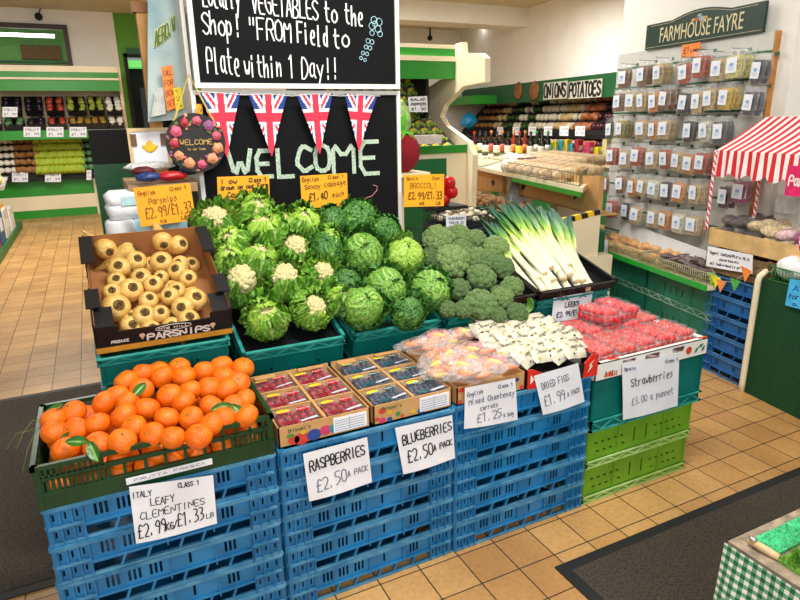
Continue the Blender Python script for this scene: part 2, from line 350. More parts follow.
# mats
M_mat = mat('charcoal_mat_pile', '4a4339', .95, .5, 150, .9, 300)
M_rub = mat('black_rubber', '17191b', .6, .1)
def mat_rug(label, x0, x1, y0, y1):
    t = empty('door_mat', (x0, y0, 0), label=label, cat='mat'); X, Y = x1-x0, y1-y0
    MB().box(.04, X-.04, .04, Y-.04, .0005, .008).build('pile', M_mat, t)
    MB().box(0, X, 0, .04, .0005, .006).box(0, X, Y-.04, Y, .0005, .006).box(0, .04, .04, Y-.04, .0005, .006).box(X-.04, X, .04, Y-.04, .0005, .006).build('border', M_rub, t)
mat_rug('dark grey ribbed entrance mat with rubber edge at lower right', 1.24, 3.1, .1, 1.362)
mat_rug('dark charcoal mat under the clementine stack at left', -1.9, .02, 2.07, 3.87)
# ================================================================ CRATES
def vents(mb, M, L, h, plates, rails, ribs):
    """plates (u0,u1,z0,z1); rails (z0,z1,out); ribs (u,z0,z1,w)"""
    for a in plates: mb.box(a[0], a[1], .004, .008, a[2], a[3], M=M)
    for r in rails: mb.box(0, L, -r[2], .008, r[0], r[1], 1, M=M)
    for r in ribs: mb.box(r[0]-r[3]/2, r[0]+r[3]/2, -.004, .008, r[1], r[2], M=M)
def side_mats(L, W):
    """four outward sides: front(y=0), back, left, right as frames with local x along, local -y outward"""
    T = Matrix.Translation; R = Matrix.Rotation
    return [(L, T((0, 0, 0))), (L, T((L, W, 0)) @ R(PI, 4, 'Z')), (W, T((0, W, 0)) @ R(-PI/2, 4, 'Z')), (W, T((L, 0, 0)) @ R(PI/2, 4, 'Z'))]
def slotted(u0, u1, z0, z1, slots, zs0, zs1, sw=.006):
    out = [(u0, u1, z0, zs0), (u0, u1, zs1, z1)]; p = u0
    for s in sorted(slots):
        out.append((p, s-sw/2, zs0, zs1)); p = s+sw/2
    out.append((p, u1, zs0, zs1)); return out
def blue_crate_mesh(L=.59, W=.39, h=.114):
    mb = MB()
    for (S, M) in side_mats(L, W):
        k = S/.59; pl = []; rb = []; rl = [(h-.012, h-.001, .006), (0, .008, .002)]
        e = .085
        for (a, b) in ((.004, e), (S-e, S-.004)):
            n = 3; w_ = (b-a)/n
            for i in range(n):
                c = a+w_*(i+.5)
                for (z0, z1) in ((.008, .05), (.057, h-.012)): pl += slotted(a+w_*i, a+w_*(i+1), z0, z1, [c], z0+.012, z1-.012, .005)
                rb.append((a+w_*i+.002, .0, h, .004))
            rl_ = (.05, .057)
            mb.box(a, b, -.005, .008, rl_[0], rl_[1], 1, M=M)
        rb += [(e, 0, h, .004), (S-e, 0, h, .004)]
        if S > .5: gs = [.115, .128, .141, .17, .183, .196, .225, .238, .251, .33, .43, .443, .456]
        else: gs = [.12, .133, .25, .263]
        pl += slotted(e, S-e, .047, h-.012, gs, .058, .093, .0072)
        mb.box(e, S-e, -.003, .008, .040, .047, M=M)
        if S > .5: rb += [(.275, .03, h, .004), (.40, .03, h, .004)]
        # struts across the low openings
        for u in ((.15, .215, .30, .36, .43) if S > .5 else (.15, .24)):
            mb.add([M @ Vector(p) for p in ((u, -.001, .007), (u+.007, -.001, .007), (u+.021, -.001, .041), (u+.014, -.001, .041), (u, .008, .007), (u+.007, .008, .007), (u+.021, .008, .041), (u+.014, .008, .041))],
                   [(0, 1, 2, 3), (4, 7, 6, 5), (0, 4, 5, 1), (1, 5, 6, 2), (2, 6, 7, 3), (3, 7, 4, 0)])
        vents(mb, M, S, h, pl, rl, rb)
    mb.box(.05, L-.05, .05, W-.05, .001, .004)
    # rounded corner posts
    for x in (.006, L-.006):
        for y in (.006, W-.006): mb.lathe([(.009, 0), (.009, h)], 8, M=Matrix.Translation((x, y, 0)))
    return mb
M_blue = mat('blue_crate_plastic', '126ba2', .34, .18, 9, col2='2382bc')
M_navy = mat('navy_crate_plastic', '1c5d9c', .4, .16, 9)
M_teal = mat('teal_crate_plastic', '087068', .38, .14, 9)
M_lime = mat('lime_crate_plastic', '6ca324', .38, .12, 9)
M_pine = mat('dark_green_crate_plastic', '0c5a36', .38, .14, 9)
M_deep = mat('deep_teal_crate_plastic', '1a6c57', .4, .18, 9)
M_blue2 = mat('blue_crate_worn_edge', '2b7cac', .5, .2, 14, col2='5a9abc'); M_navy2 = mat('navy_crate_worn_edge', '3a72a8', .6, .2, 14)
blue = blue_crate_mesh().build('plastic_crate', [M_blue, M_blue2]); tag(blue, cat='crate')
H1 = .1135
names = {0: 'clementine', 1: 'raspberry and blueberry', 2: 'carrot and dried fig'}
pos = ['bottom', 'second up', 'middle', 'second from top', 'topmost']
for s_i, x in enumerate((-.232, .374, .974)):
    for k in range(5):
        o = put(blue, (x+random.uniform(-.003, .003), 1.593+random.uniform(-.003, .003), .001+k*(H1+.0008)), (0, 0, random.uniform(-.004, .004)),
                'blue plastic crate, %s of the stack under the %s boxes' % (pos[k], names[s_i]), 'blue crates of the front row')
def solid_crate(L, W, h, rim=.03, holes=None, hslots=True):
    """folding crate: smooth tapered panels with lattice rim"""
    mb = MB()
    for (S, M) in side_mats(L, W):
        mb.box(-.008, S+.008, -.008, .004, h-.006, h, 1, M=M)
        mb.box(-.008, S+.008, -.008, .004, h-rim, h-rim+.005, 1, M=M)
        n = int(S/.05)
        for i in range(n):
            a, b = S*i/n, S*(i+1)/n; z0, z1 = h-rim+.004, h-.005
            if i % 2: z0, z1 = z1, z0
            q = [Vector((a, -.007, z0)), Vector((b, -.007, z1))]; d = Vector((0, 0, .004))
            mb.add([M @ p for p in (q[0]-d, q[1]-d, q[1]+d, q[0]+d, q[0]-d+Vector((0, .006, 0)), q[1]-d+Vector((0, .006, 0)), q[1]+d+Vector((0, .006, 0)), q[0]+d+Vector((0, .006, 0)))],
                   [(0, 1, 2, 3), (4, 7, 6, 5), (0, 4, 5, 1), (3, 2, 6, 7)], 1)
        mb.box(0, S, .0, .006, h-rim, h-.004, M=M)
        pl = []
        if hslots and S > .3:
            hh = h-rim
            if holes == 'lime':
                rows = [(.42*hh, .42*hh+.009), (.72*hh, .72*hh+.009)]
                z = 0.0; c0, c1 = S/2-.045, S/2+.045
                for i in range(2):
                    z0, z1 = rows[i]
                    pl.append((0, c0, z, z0)); pl.append((c1, S, z, z0)); z = z1
                    p = 0
                    for u in [.04+j*.034+(i*.012) for j in range(5)]: pl.append((p, u, z0, z1)); p = u+.016
                    pl.append((p, c0, z0, z1)); p = c1
                    for u in [c1+.03+j*.034+(i*.012) for j in range(5)]:
                        if u+.016 < S-.01: pl.append((p, u, z0, z1)); p = u+.016
                    pl.append((p, S, z0, z1))
                pl.append((0, c0, z, hh)); pl.append((c1, S, z, hh))
                pl += slotted(c0, c1, 0, hh, [c0+.012, c1-.012], .3*hh, .8*hh, .009)
            elif holes == 'four':
                c0 = S*.3; sl = [c0+j*.055 for j in range(4)]
                pl = slotted(0, S, 0, hh, sl, .45*hh, .75*hh, .008)
            else:
                pl = slotted(0, S, 0, hh, [S/2-.09, S/2+.09], .35*hh, .5*hh, .008)
        else: pl = [(0, S, 0, h-rim)]
        for a in pl: mb.box(a[0], a[1], .004, .009, a[2], a[3], M=M)
        mb.box(0, S, -.003, .005, 0, .008, M=M)
        for u in (.004, S*.28, S*.72, S-.004): mb.box(u-.003, u+.003, -.002, .006, 0, h-rim, M=M)
    mb.box(.004, L-.004, .004, W-.004, .001, .005)
    return mb
# lime and teal crates under the strawberries
lime = solid_crate(.575, .385, .158, .03, 'lime')
# flipped so that the lattice band is at the bottom, as on nesting trays
def flip(mb, h): mb.v = [(x, y, h-z) for x, y, z in mb.v]; return mb
lime = flip(lime, .158).build('plastic_crate', [M_lime, mat('lime_crate_worn_edge', '9cc45a', .55, .15, 14, col2='b4d48a')]); tag(lime, cat='crate')
put(lime, (1.575, 1.6, .001), None, 'lime green vented crate standing on the tiles below another lime crate', 'lime green crates')
put(lime, (1.58, 1.598, .161), None, 'upper lime green vented crate directly beneath the teal crate', 'lime green crates')
M_teal2 = mat('teal_crate_pale_edge', '168f84', .5, .2, 14, col2='3aa89c')  # paler teal for the rim rails and lattice
tcr = flip(solid_crate(.60, .39, .215, .045), .215).build('plastic_crate', [M_teal, M_teal2])
put(tcr, (1.588, 1.597, .321), None, 'deep teal crate carrying the white strawberry tray', None); tag(tcr, cat='crate')
# second row of teal crates, stacked to the floor under the vegetables
t2 = solid_crate(.37, .56, .143, .035).build('plastic_crate', [M_teal, M_teal2]); tag(t2, cat='crate')
T2W = solid_crate(.41, .56, .143, .035).build('plastic_crate', [M_teal, M_teal2]); tag(T2W, cat='crate')
cols = [(-.065, t2, 1.06, 'parsnip'), (.385, t2, 1, 'cauliflower'), (.80, t2, 1, 'savoy cabbage'), (1.205, T2W, 1, 'broccoli'), (1.655, T2W, 1, 'leek')]
TILT = math.radians(16)
for x, pr_, sx, nm in cols:
    y0 = 2.04 if nm == 'parsnip' else 2.075
    for k in range(4):
        put(pr_, (x, y0, .001+k*.146), None, 'teal crate, %s of the stack below the %s display' % (['lowest', 'second from floor', 'third from floor', 'fourth from floor'][k], nm), 'teal crates of the second row', (sx, 1, 1))
# ================================================================ SECOND ROW DISPLAY TRAYS
wedge = solid_crate(.36, .18, .095, .03).build('plastic_crate', [M_teal, M_teal2]); tag(wedge, cat='crate')
M_blktray = mat('black_tray_plastic', '141518', .4, .2, 20)
def tray_mesh(L, W, h, th=.006, lip=.012, notch=False):
    mb = MB(); mb.box(0, L, 0, W, 0, th)
    for (S, M) in side_mats(L, W):
        if notch and S == L:
            mb.box(0, L, 0, th, 0, h*.72, M=M); mb.box(0, L*.14, 0, th, h*.72, h, M=M); mb.box(L*.86, L, 0, th, h*.72, h, M=M)
        else: mb.box(0, S, 0, th, 0, h, M=M)
        if lip: mb.box(-lip, S+lip, -lip, th, h-.004, h, M=M)
    return mb
tray = tray_mesh(.385, .50, .03).build('black_tray', M_blktray); tag(tray, cat='tray')
SURF = {}
for i, (x, pr_, sx, nm) in enumerate(cols):
    y0 = 2.04 if nm == 'parsnip' else 2.075
    put(wedge, (x+.005, y0+.36, .586), None, 'small teal crate propping up the back of the %s crate' % nm, 'propping crates')
    w_ = .41 if pr_ is T2W else .37
    if nm == 'parsnip':
        put(t2, (x, y0-.01, .70), (math.radians(14), 0, 0), 'tilted teal crate under the black parsnip box', 'tilted teal crates', (1.06, 1, .72))
        put(t2, (x, y0, .5855), None, 'low teal crate two below the black parsnip box', 'teal crates of the second row', (1.06, .62, .72))
    else:
        put(pr_, (x, y0, .588), (TILT, 0, 0), 'tilted teal crate holding the %s display' % nm, 'tilted teal crates', (1, 1, 1))
        if nm != 'savoy cabbage':
            yy = {'broccoli': (.058, .02), 'leek': (.058, .02), 'cauliflower': (-.002, .0)}[nm]
            q = Vector((x+.012, y0, .588)) + Matrix.Rotation(TILT, 3, 'X') @ Vector((0, .012, .143))
            if nm in ('broccoli', 'leek'):
                put(tray, (x-.004, q.y-.02, q.z+.004), (TILT, 0, 0), 'black plastic tray under the %s heap' % nm, 'black trays', ((w_+.02)/.385, 1.05, 1.4))
            else: put(tray, (x+.004, q.y+.02, q.z-.028), (TILT, 0, 0), 'shallow black tray under the %s heap' % nm, 'black trays', (.362/.385, 1, .5))
# ---------------------------------------------------------------- leafy heads
def leaf(mb, R, phi, th0, w, flare, ruf, seed, mi=0, nu=12, nv=18, crink=.02, M=None, tn=lambda u, v: 0, th_start=PI*.95, sq=1, thick=0):
    rnd = random.Random(seed); a1, a2 = rnd.uniform(0, 6), rnd.uniform(0, 6)
    def fn(u, v):
        uu = u*2-1; th = th_start+(th0-th_start)*v
        ww = w*(math.sin(PI*(.12+.80*v)))**.6
        az = phi+uu*ww/max(.45, math.sin(min(th, PI*.5)) if th < PI*.5 else max(.3, math.sin(th)))
        r = R*(.93+.07*v)+flare*R*v**3+R*ruf*abs(uu)**1.6*(.25+v)*math.sin(v*13+a1+uu*2)+R*ruf*.8*v**4*math.sin(uu*7+a2)
        r -= R*.10*uu*uu*(v**2)*flare*2
        p = Vector((math.sin(th)*math.cos(az), math.sin(th)*math.sin(az), math.cos(th)))
        r += R*crink*noise.noise(p*9+Vector((seed, 0, 0)))*2
        p = p*r; return M @ p if M is not None else p
    def tone(u, v):
        uu = u*2-1
        rib = math.exp(-(uu/(.16-.1*v))**2)*(1-.5*v)
        k = ((v-abs(uu)*.45)*5) % 1
        return max(rib, .8*math.exp(-((k-.5)/.15)**2)*(1-abs(uu)*.5))+tn(u, v)
    mb.grid(fn, nu, nv, mi, tone)
M_cl = mat('cauliflower_leaf', '6fae2f', .42, .16, 40, .5, 90, attr=[(0, '57952a'), (.3, '84b83c'), (.65, 'c0da88'), (1, 'eaf0d0')])
M_cl2 = mat('cauliflower_inner_leaf', 'a5cf4c', .42, .12, 40, .4, 90, attr=[(0, '8dbf38'), (.4, 'b2d656'), (.8, 'dcebaa'), (1, 'f2f6dc')])
M_curd = mat('cauliflower_curd', 'e3d69c', .7, .10, 60, .8, 160)
def cauliflower(seed, curd):
    rnd = random.Random(seed); t = empty('cauliflower'); tag(t, cat='cauliflower'); R = .085
    if True:
        mb = MB()
        mb.ball((0, 0, .012), R*.62, 4, lambda p: 1+.10*noise.cell(p*6)*.3+.10*abs(noise.noise(p*7))+.05*noise.noise(p*20))
        for i in range(26):
            a = i*2.4; rr = .85*math.sqrt(i/26)*R*.62; z = .012+math.sqrt(max(0, (R*.62)**2-rr*rr))*.92
            mb.ball((rr*math.cos(a), rr*math.sin(a), z), R*.17, 2, lambda p: 1+.22*noise.noise(p*5+Vector((i, 0, 0))))
        mb.build('curd', M_curd, t, True)
    inner = MB(); outer = MB()
    for i in range(7):
        leaf(inner, R*rnd.uniform(.78, .95), i*2*PI/7+rnd.uniform(-.3, .3), (.27 if curd else .07)*PI*rnd.uniform(.5, 1.5), rnd.uniform(.5, .8), rnd.uniform(.02, .22), .10, seed*31+i, nu=14, nv=20, crink=.07)
    for i in range(10):
        leaf(outer, R*rnd.uniform(.95, 1.15), i*2*PI/10+rnd.uniform(-.3, .3), PI*rnd.uniform(.14, .40), rnd.uniform(.38, .62), rnd.uniform(.08, .36), .12, seed*57+i, nu=16, nv=22, crink=.07)
    inner.build('inner_leaves', M_cl2, t, True, False); outer.build('outer_leaves', M_cl, t, True, False)
    mb = MB(); mb.lathe([(.02, -R*1.05), (.024, -R*.6), (.02, -R*.3)], 10); mb.build('stem', M_curd, t, True)
    return t
CA = [cauliflower(3, True), cauliflower(11, True), cauliflower(5, False), cauliflower(17, False)]
def aim(dirv, spin=0):
    q = Vector(dirv).normalized().to_track_quat('Z', 'Y'); return (q @ Euler((0, 0, spin)).to_quaternion()).to_euler()
def slope_pt(px, py, y0, z0, k, dz=0):
    """where the sight line meets the heap surface z = z0 + k (y - y0)"""
    return upl(px, py, (0, y0, z0+dz), (0, -k, 1))
cpos = [('back', [(216, 224, 0, 1.0), (256, 213, 3, .9), (303, 225, 2, .92)]),
        ('second', [(231, 246, 2, .9), (262, 232, 3, .95), (327, 243, 2, .75), (282, 225, 3, .7)]),
        ('third', [(258, 262, 3, .95), (293, 250, 1, .9), (228, 262, 2, .8)]),
        ('fourth', [(242, 283, 0, 1.0), (285, 281, 1, 1.0), (322, 276, 0, .8)]),
        ('front', [(266, 320, 2, .88), (311, 311, 1, .86), (340, 300, 3, .7)])]
for rn_, row in cpos:
    for i, (px, py, k, sc) in enumerate(row):
        p = slope_pt(px, py, 2.12, .81, .78, -.01)
        d = Vector((random.uniform(-.25, .25)+(px-270)*.003, -.75, .75+random.uniform(-.1, .2)))
        put(CA[k], p, aim(d, random.uniform(0, 6)), 'cauliflower %s, %s row of heap, %s from left' % ('with cream curd showing' if k < 2 else 'wrapped in pale green leaves', rn_, ORD[i]), 'cauliflowers in the heap', sc)
# ---------------------------------------------------------------- savoy cabbages
def savoy_mat(name, stops, vein):
    m = mat(name, stops[0][1], .45, .15, 30, attr=stops); t = m.node_tree; N = t.nodes; L = t.links; b = N['Principled BSDF']
    tc = N.new('ShaderNodeTexCoord'); nz = N.new('ShaderNodeTexNoise'); nz.inputs['Scale'].default_value = 18
    vm = N.new('ShaderNodeVectorMath'); vm.operation = 'MULTIPLY_ADD'; vm.inputs[1].default_value = (.03, .03, .03)
    L.new(tc.outputs['Object'], nz.inputs['Vector']); L.new(nz.outputs['Color'], vm.inputs[0]); L.new(tc.outputs['Object'], vm.inputs[2])
    vo = N.new('ShaderNodeTexVoronoi'); vo.feature = 'DISTANCE_TO_EDGE'; vo.inputs['Scale'].default_value = 85; L.new(vm.outputs[0], vo.inputs['Vector'])
    r = N.new('ShaderNodeValToRGB'); r.color_ramp.elements[0].position = .015; r.color_ramp.elements[1].position = .10
    r.color_ramp.elements[0].color = (1, 1, 1, 1); r.color_ramp.elements[1].color = (0, 0, 0, 1); L.new(vo.outputs['Distance'], r.inputs['Fac'])
    mx = N.new('ShaderNodeMix'); mx.data_type = 'RGBA'; old = b.inputs['Base Color'].links[0].from_socket
    ml = N.new('ShaderNodeMath'); ml.operation = 'MULTIPLY'; ml.inputs[1].default_value = .6; L.new(r.outputs['Color'], ml.inputs[0])
    L.new(ml.outputs[0], mx.inputs['Factor']); L.new(old, mx.inputs['A']); mx.inputs['B'].default_value = lin(vein)+(1,); L.new(mx.outputs['Result'], b.inputs['Base Color'])
    bp = N.new('ShaderNodeBump'); bp.inputs['Strength'].default_value = .9; bp.inputs['Distance'].default_value = .004; L.new(vo.outputs['Distance'], bp.inputs['Height']); L.new(bp.outputs[0], b.inputs['Normal'])
    return m
M_sv1 = savoy_mat('savoy_heart_leaf', [(0, '4a8c1c'), (.3, '6fa92c'), (.6, 'a6cc5c'), (1, 'dcebb0')], 'b9d880')
M_sv2 = savoy_mat('savoy_outer_leaf', [(0, '1f5a1c'), (.3, '327424'), (.6, '74aa48'), (1, 'bcd890')], '7cb055')
M_sv3 = savoy_mat('savoy_bright_leaf', [(0, '86b82c'), (.3, '9ecb3e'), (.6, 'b8da62'), (1, 'dcebab')], 'cbe283')
def savoy(seed, heart, outer, no=5):
    rnd = random.Random(seed); t = empty('savoy_cabbage'); tag(t, cat='cabbage'); R = .082
    h_ = MB(); h_.ball((0, 0, 0), R*.95, 4, lambda p: 1+.04*noise.noise(p*5), sc=(1, 1, .94))
    for i in range(5): leaf(h_, R*(1+.012*i), rnd.uniform(0, 6), PI*rnd.uniform(-.05, .12), rnd.uniform(.9, 1.3), rnd.uniform(.0, .07), .035, seed*13+i, nu=28, nv=32, crink=.05)
    h_.build('heart', heart, t, True, False)
    o_ = MB()
    for i in range(no): leaf(o_, R*rnd.uniform(1.06, 1.16), i*2*PI/no+rnd.uniform(-.3, .3), PI*rnd.uniform(.24, .40), rnd.uniform(.62, .9), rnd.uniform(.08, .3), .09, seed*71+i, nu=24, nv=26, crink=.06)
    o_.build('outer_leaves', outer, t, True, False)
    return t
SV = [savoy(2, M_sv1, M_sv2, 5), savoy(8, M_sv3, M_sv1, 3), savoy(9, M_sv2, M_sv2, 7)]
vpos = [('back', [(332, 222, 2, .8), (358, 220, 2, 1.0), (385, 232, 2, .8)]),
        ('second', [(326, 250, 2, .9), (362, 254, 0, 1.05), (404, 257, 1, .98)]),
        ('third', [(346, 285, 2, .75), (385, 288, 0, 1.0), (429, 291, 0, 1.0)]),
        ('front', [(362, 307, 0, .98), (408, 313, 2, .75)])]
for rn_, row in vpos:
    for i, (px, py, k, sc) in enumerate(row):
        p = slope_pt(px, py, 2.12, .83, .66, -.01)
        d = Vector((random.uniform(-.3, .3), -.8, .6+random.uniform(-.1, .3)))
        put(SV[k], p, aim(d, random.uniform(0, 6)), '%s savoy cabbage, %s row of heap, %s from left' % (['crinkled mid green', 'bright yellow-green smooth', 'dark green loose-leaved'][k], rn_, ORD[i]), 'savoy cabbages in the heap', sc)
# ---------------------------------------------------------------- broccoli
M_br = mat('broccoli_floret', '56803f', .7, .25, 240, 1.0, 420, col2='94b46e')
M_bs = mat('broccoli_stalk', '9dbb6a', .5, .12, 30)
def broccoli(seed):
    rnd = random.Random(seed); t = empty('broccoli'); tag(t, cat='broccoli'); R = .062; mb = MB()
    sv = [Vector(noise.random_unit_vector()) for _ in range(26)]
    def fn(p): return 1+.05*noise.noise(p*14)+.05*noise.noise(p*30)
    mb.ball((0, 0, -.002), R*.93, 4, fn, sc=(1, 1, .84))
    n = 34
    for i in range(n):
        z = 1-(i+.5)/n*1.1; r = math.sqrt(max(0, 1-z*z)); a = i*2.39996+rnd.uniform(-.2, .2); rr = R*rnd.uniform(.22, .32)
        mb.ball((r*math.cos(a)*R*.80, r*math.sin(a)*R*.80, z*R*.66-.002), rr, 3, lambda p: 1+.07*noise.noise(p*7+Vector((i, seed, 0)))+.05*noise.noise(p*18))
    mb.build('florets', M_br, t, True, False)
    st = MB(); st.lathe([(.016, -.10), (.018, -.07), (.022, -.04), (.034, -.015)], 10)
    for i in range(5): a = i*1.26; st.tube([(.008*math.cos(a), .008*math.sin(a), -.07), (.03*math.cos(a), .03*math.sin(a), -.025)], [.009, .012], 8)
    st.build('stalk', M_bs, t, True); return t
BR = [broccoli(1), broccoli(4), broccoli(6)]
bpos = [('back', [(438, 240, 60), (459, 236, 45), (476, 240, 40), (430, 258, 42)]),
        ('second', [(452, 262, 68), (477, 259, 50), (496, 249, 52), (489, 262, 42), (503, 268, 46), (462, 250, 44)]),
        ('third', [(459, 290, 46), (481, 278, 58), (512, 288, 46), (500, 295, 40)]),
        ('front', [(447, 311, 36), (481, 307, 66), (502, 300, 44), (517, 315, 42), (463, 312, 36), (498, 317, 34)])]
for rn_, row in bpos:
    for i, (px, py, r) in enumerate(row):
        p = slope_pt(px, py, 2.12, .80, .36, .0); 
        if rn_ == 'front': p = slope_pt(px, py-2, 2.12, .80, .36, .0)
        dep = (p-O).dot(CF); sc = (r/3.9*1.04)/FOC*dep/.062
        d = Vector((random.uniform(-.3, .3), -.65, .75+random.uniform(-.1, .3)))
        put(BR[(i*2+py) % 3], p, aim(d, random.uniform(0, 6)), 'green broccoli head, %s row of heap, %s from left' % (rn_, ORD[i]), 'broccoli heads in the heap', sc)
bl = MB(); leaf(bl, .03, 0, .3, .9, .2, .1, 5); bl = bl.build('loose_leaf', M_cl, smooth=True, rn=False); bl.location = slope_pt(527, 306, 2.1, .79, .3); tag(bl, 'single green leaf at right front corner of the broccoli', 'leaf')
# ---------------------------------------------------------------- leeks
M_lk = mat('leek_skin', 'f4f3e0', .35, .08, 20, attr=[(0, 'e9e6cf'), (.42, 'e6eabd'), (.55, 'c5de6a'), (.68, '6fa646'), (.82, '3f7a52'), (1, '3c6a5c')])
M_root = mat('leek_root_end', 'd9bd8c', .8, .2, 80, .5)
def leek(seed, L=.5):
    rnd = random.Random(seed); t = empty('leek'); tag(t, cat='leek'); r = .0165
    mb = MB(); n = 12; pts = [(0, L*.56*i/n, .0) for i in range(n+1)]
    mb.tube(pts, [r*(1.12 if i == 0 else (1.0 if i < 4 else 1+.1*(i-4)/n)) for i in range(n+1)], 14, tone=[i/n*.56 for i in range(n+1)])
    for k in range(6):
        side = (k % 2)*2-1; ang = rnd.uniform(.02, .20)*side*(1+k*.12); lift = rnd.uniform(-.10, .16); L2 = L*rnd.uniform(.40, .54); wd = rnd.uniform(.013, .02)
        def fn(u, v):
            uu = u*2-1; y = L*.5+L2*v; s = math.sin(ang)*L2*v*(.4+.6*v); ww = wd*(1-.55*v**3)*(0.9+.5*math.sin(PI*v))
            tw = side*.6*v
            return Vector((s+uu*ww*math.cos(tw), y*1.0, lift*L2*v*v+(abs(uu))*ww*.9+uu*ww*math.sin(tw)-.006+k*.001))
        mb.grid(fn, 6, 12, 0, tone=lambda u, v: .5+.5*v)
    mb.build('shaft', M_lk, t, True, False)
    rt = MB(); rt.ball((0, -.002, 0), r*.95, 2, lambda p: 1+.15*noise.noise(p*5), sc=(1, .45, 1))
    for i in range(14):
        a = rnd.uniform(0, 6.28); q = r*rnd.uniform(.2, .8); rt.tube([(q*math.cos(a), -.004, q*math.sin(a)), (q*1.3*math.cos(a), -.018*rnd.uniform(.5, 1), q*1.3*math.sin(a))], .0008, 3)
    rt.build('root_end', M_root, t, True); return t
LK = [leek(i) for i in (1, 2, 3, 4)]
def P6(x, y): return 380+x/3.636, 140+y/3.636
leeks = [((560, 548), (385, 335)), ((600, 552), (405, 300)), ((575, 508), (375, 290)), ((628, 552), (455, 300)), ((600, 488), (395, 258)), ((632, 512), (430, 262)), ((655, 552), (480, 290)), ((622, 466), (440, 240)), ((650, 482), (470, 245)),
         ((690, 548), (520, 300)), ((692, 492), (500, 228)), ((668, 506), (505, 250)), ((725, 540), (560, 300)), ((716, 515), (540, 250)), ((686, 458), (545, 240)), ((740, 515), (590, 262)), ((762, 528), (610, 250)), ((752, 540), (640, 245))]
for i, (a, b) in enumerate(leeks):
    lvl = [.0, .0, .012, 0, .03, .03, .01, .05, .045, .0, .045, .04, .0, .03, .055, .03, .02, .01][i]
    A = slope_pt(*P6(*a), 2.10, .775, .42, lvl*.6); B = slope_pt(*P6(*b), 2.10, .775, .42, lvl)
    d = (B-A); L_ = d.length; d.normalize(); up = Vector((0, -.42, 1)).normalized(); xx = d.cross(up).normalized(); zz = xx.cross(d)
    R3 = Matrix((xx, d, zz)).transposed()
    put(LK[i % 4], A, R3.to_euler(), 'leek with white shaft and green top, %s from left by root end' % (ORD[i] if i < 16 else ['second to last', 'last'][i-16]), 'leeks in the fan', (1, min(1.3, max(.85, L_/.5)), 1))
# ---------------------------------------------------------------- parsnips
M_ps = mat('parsnip_skin', 'e0b058', .5, .14, 45, .3, 120, col2='eec573', sss=.03)
M_pc = mat('parsnip_crown', '4a3318', .9, .3, 90, .8, 200, col2='8a6a30')
def parsnip(seed):
    rnd = random.Random(seed); t = empty('parsnip'); tag(t, cat='parsnip')
    prof = [(.009, .0), (.016, .001), (.024, .004), (.030, .010), (.033, .018), (.034, .028), (.031, .045), (.026, .065), (.020, .09), (.014, .12), (.009, .15), (.005, .18), (.0025, .20)]
    prof = [(r*(1+.03*math.sin(z*400+seed)), z) for r, z in prof]
    mb = MB(); mb.lathe(prof, 20)
    b = rnd.uniform(-.08, .08); mb.v = [(x+b*z*z*4, y+.3*b*z*z*4, -z) for x, y, z in mb.v]
    mb.build('root', M_ps, t, True)
    c = MB(); c.lathe([(.004, .001), (.0095, .0018), (.0135, .0003), (.0145, -.0022)], 14)
    c.v = [(x*(1+.15*noise.noise(Vector((x, y, seed))*90)), y, z) for x, y, z in c.v]
    for i in range(6): a = i*1.05+rnd.random(); c.tube([(.004*math.cos(a), .004*math.sin(a), 0), (.006*math.cos(a), .006*math.sin(a), .005)], .0018, 5)
    c.build('crown', M_pc, t, True); return t
PP = [parsnip(i) for i in (1, 2, 3)]
M_boxblk = mat('black_printed_card', '17181b', .45, .15, 12); M_card = mat('brown_card', 'b88954', .75, .08, 14)
M_cardin = mat('brown_card_inside', 'a06a3a', .8, .08, 14)
TB = math.radians(22)
bx = empty('parsnip_box', (-.068, 2.018, .812), (TB, 0, 0), 'tilted black printed cardboard box of parsnips with orange stripe', 'box')
mb = MB(); Lb_, Wb_, hb_ = .415, .50, .10
mb.box(0, Lb_, 0, Wb_, 0, .005, 1)
mb.box(0, Lb_, 0, .005, .022, hb_*.78).box(0, .07, 0, .005, hb_*.78, hb_).box(.345, Lb_, 0, .005, hb_*.78, hb_)
for xx in (0, Lb_-.005):
    mb.box(xx, xx+.005, 0, .19, 0, hb_+.02).box(xx, xx+.005, .19, .31, 0, hb_*.6).box(xx, xx+.005, .31, Wb_, 0, hb_+.03)
    mb.box(xx-.022 if xx else xx+.0, xx+.0 if xx else xx+.0, 0, .001, 0, .001)
mb.box(-.0, .06, .0, .10, hb_, hb_+.004).box(Lb_-.06, Lb_, 0, .10, hb_, hb_+.004)
mb.box(-.012, .03, .08, .18, hb_+.018, hb_+.022).box(Lb_-.03, Lb_+.012, .08, .18, hb_+.018, hb_+.022)
mb.box(-.012, .03, .32, .49, hb_+.028, hb_+.032).box(Lb_-.03, Lb_+.012, .32, .49, hb_+.028, hb_+.032)
mb.box(0, Lb_, Wb_-.005, Wb_, 0, hb_+.01)
mb.box(.005, .007, .005, Wb_-.005, .005, hb_+.012, 1).box(Lb_-.007, Lb_-.005, .005, Wb_-.005, .005, hb_+.012, 1).box(.007, Lb_-.007, Wb_-.008, Wb_-.005, .005, hb_+.03, 1)
mb.build('card_body', [M_boxblk, M_cardin], bx)
MB().box(0, Lb_, -.0006, .005, 0, .022).build('orange_stripe', mat('orange_print', 'e59a2c', .6), bx)
M_prw = mat('white_print', 'f2ede2', .6, .02); M_prp = mat('pink_print', 'e8c1a0', .6)
q = MB(); write(q, 'PARSNIPS', lambda s, t: Vector((s, -.0012, t)), .15, .028, .34, .024, pen=.006, jit=0)
write(q, 'MTB HILL', lambda s, t: Vector((s, -.0012, t)), .185, .062, .275, .008, pen=.002, jit=0)
write(q, 'PRODUCE', lambda s, t: Vector((s, -.0012, t)), .045, .036, .095, .010, pen=.0025, jit=0)
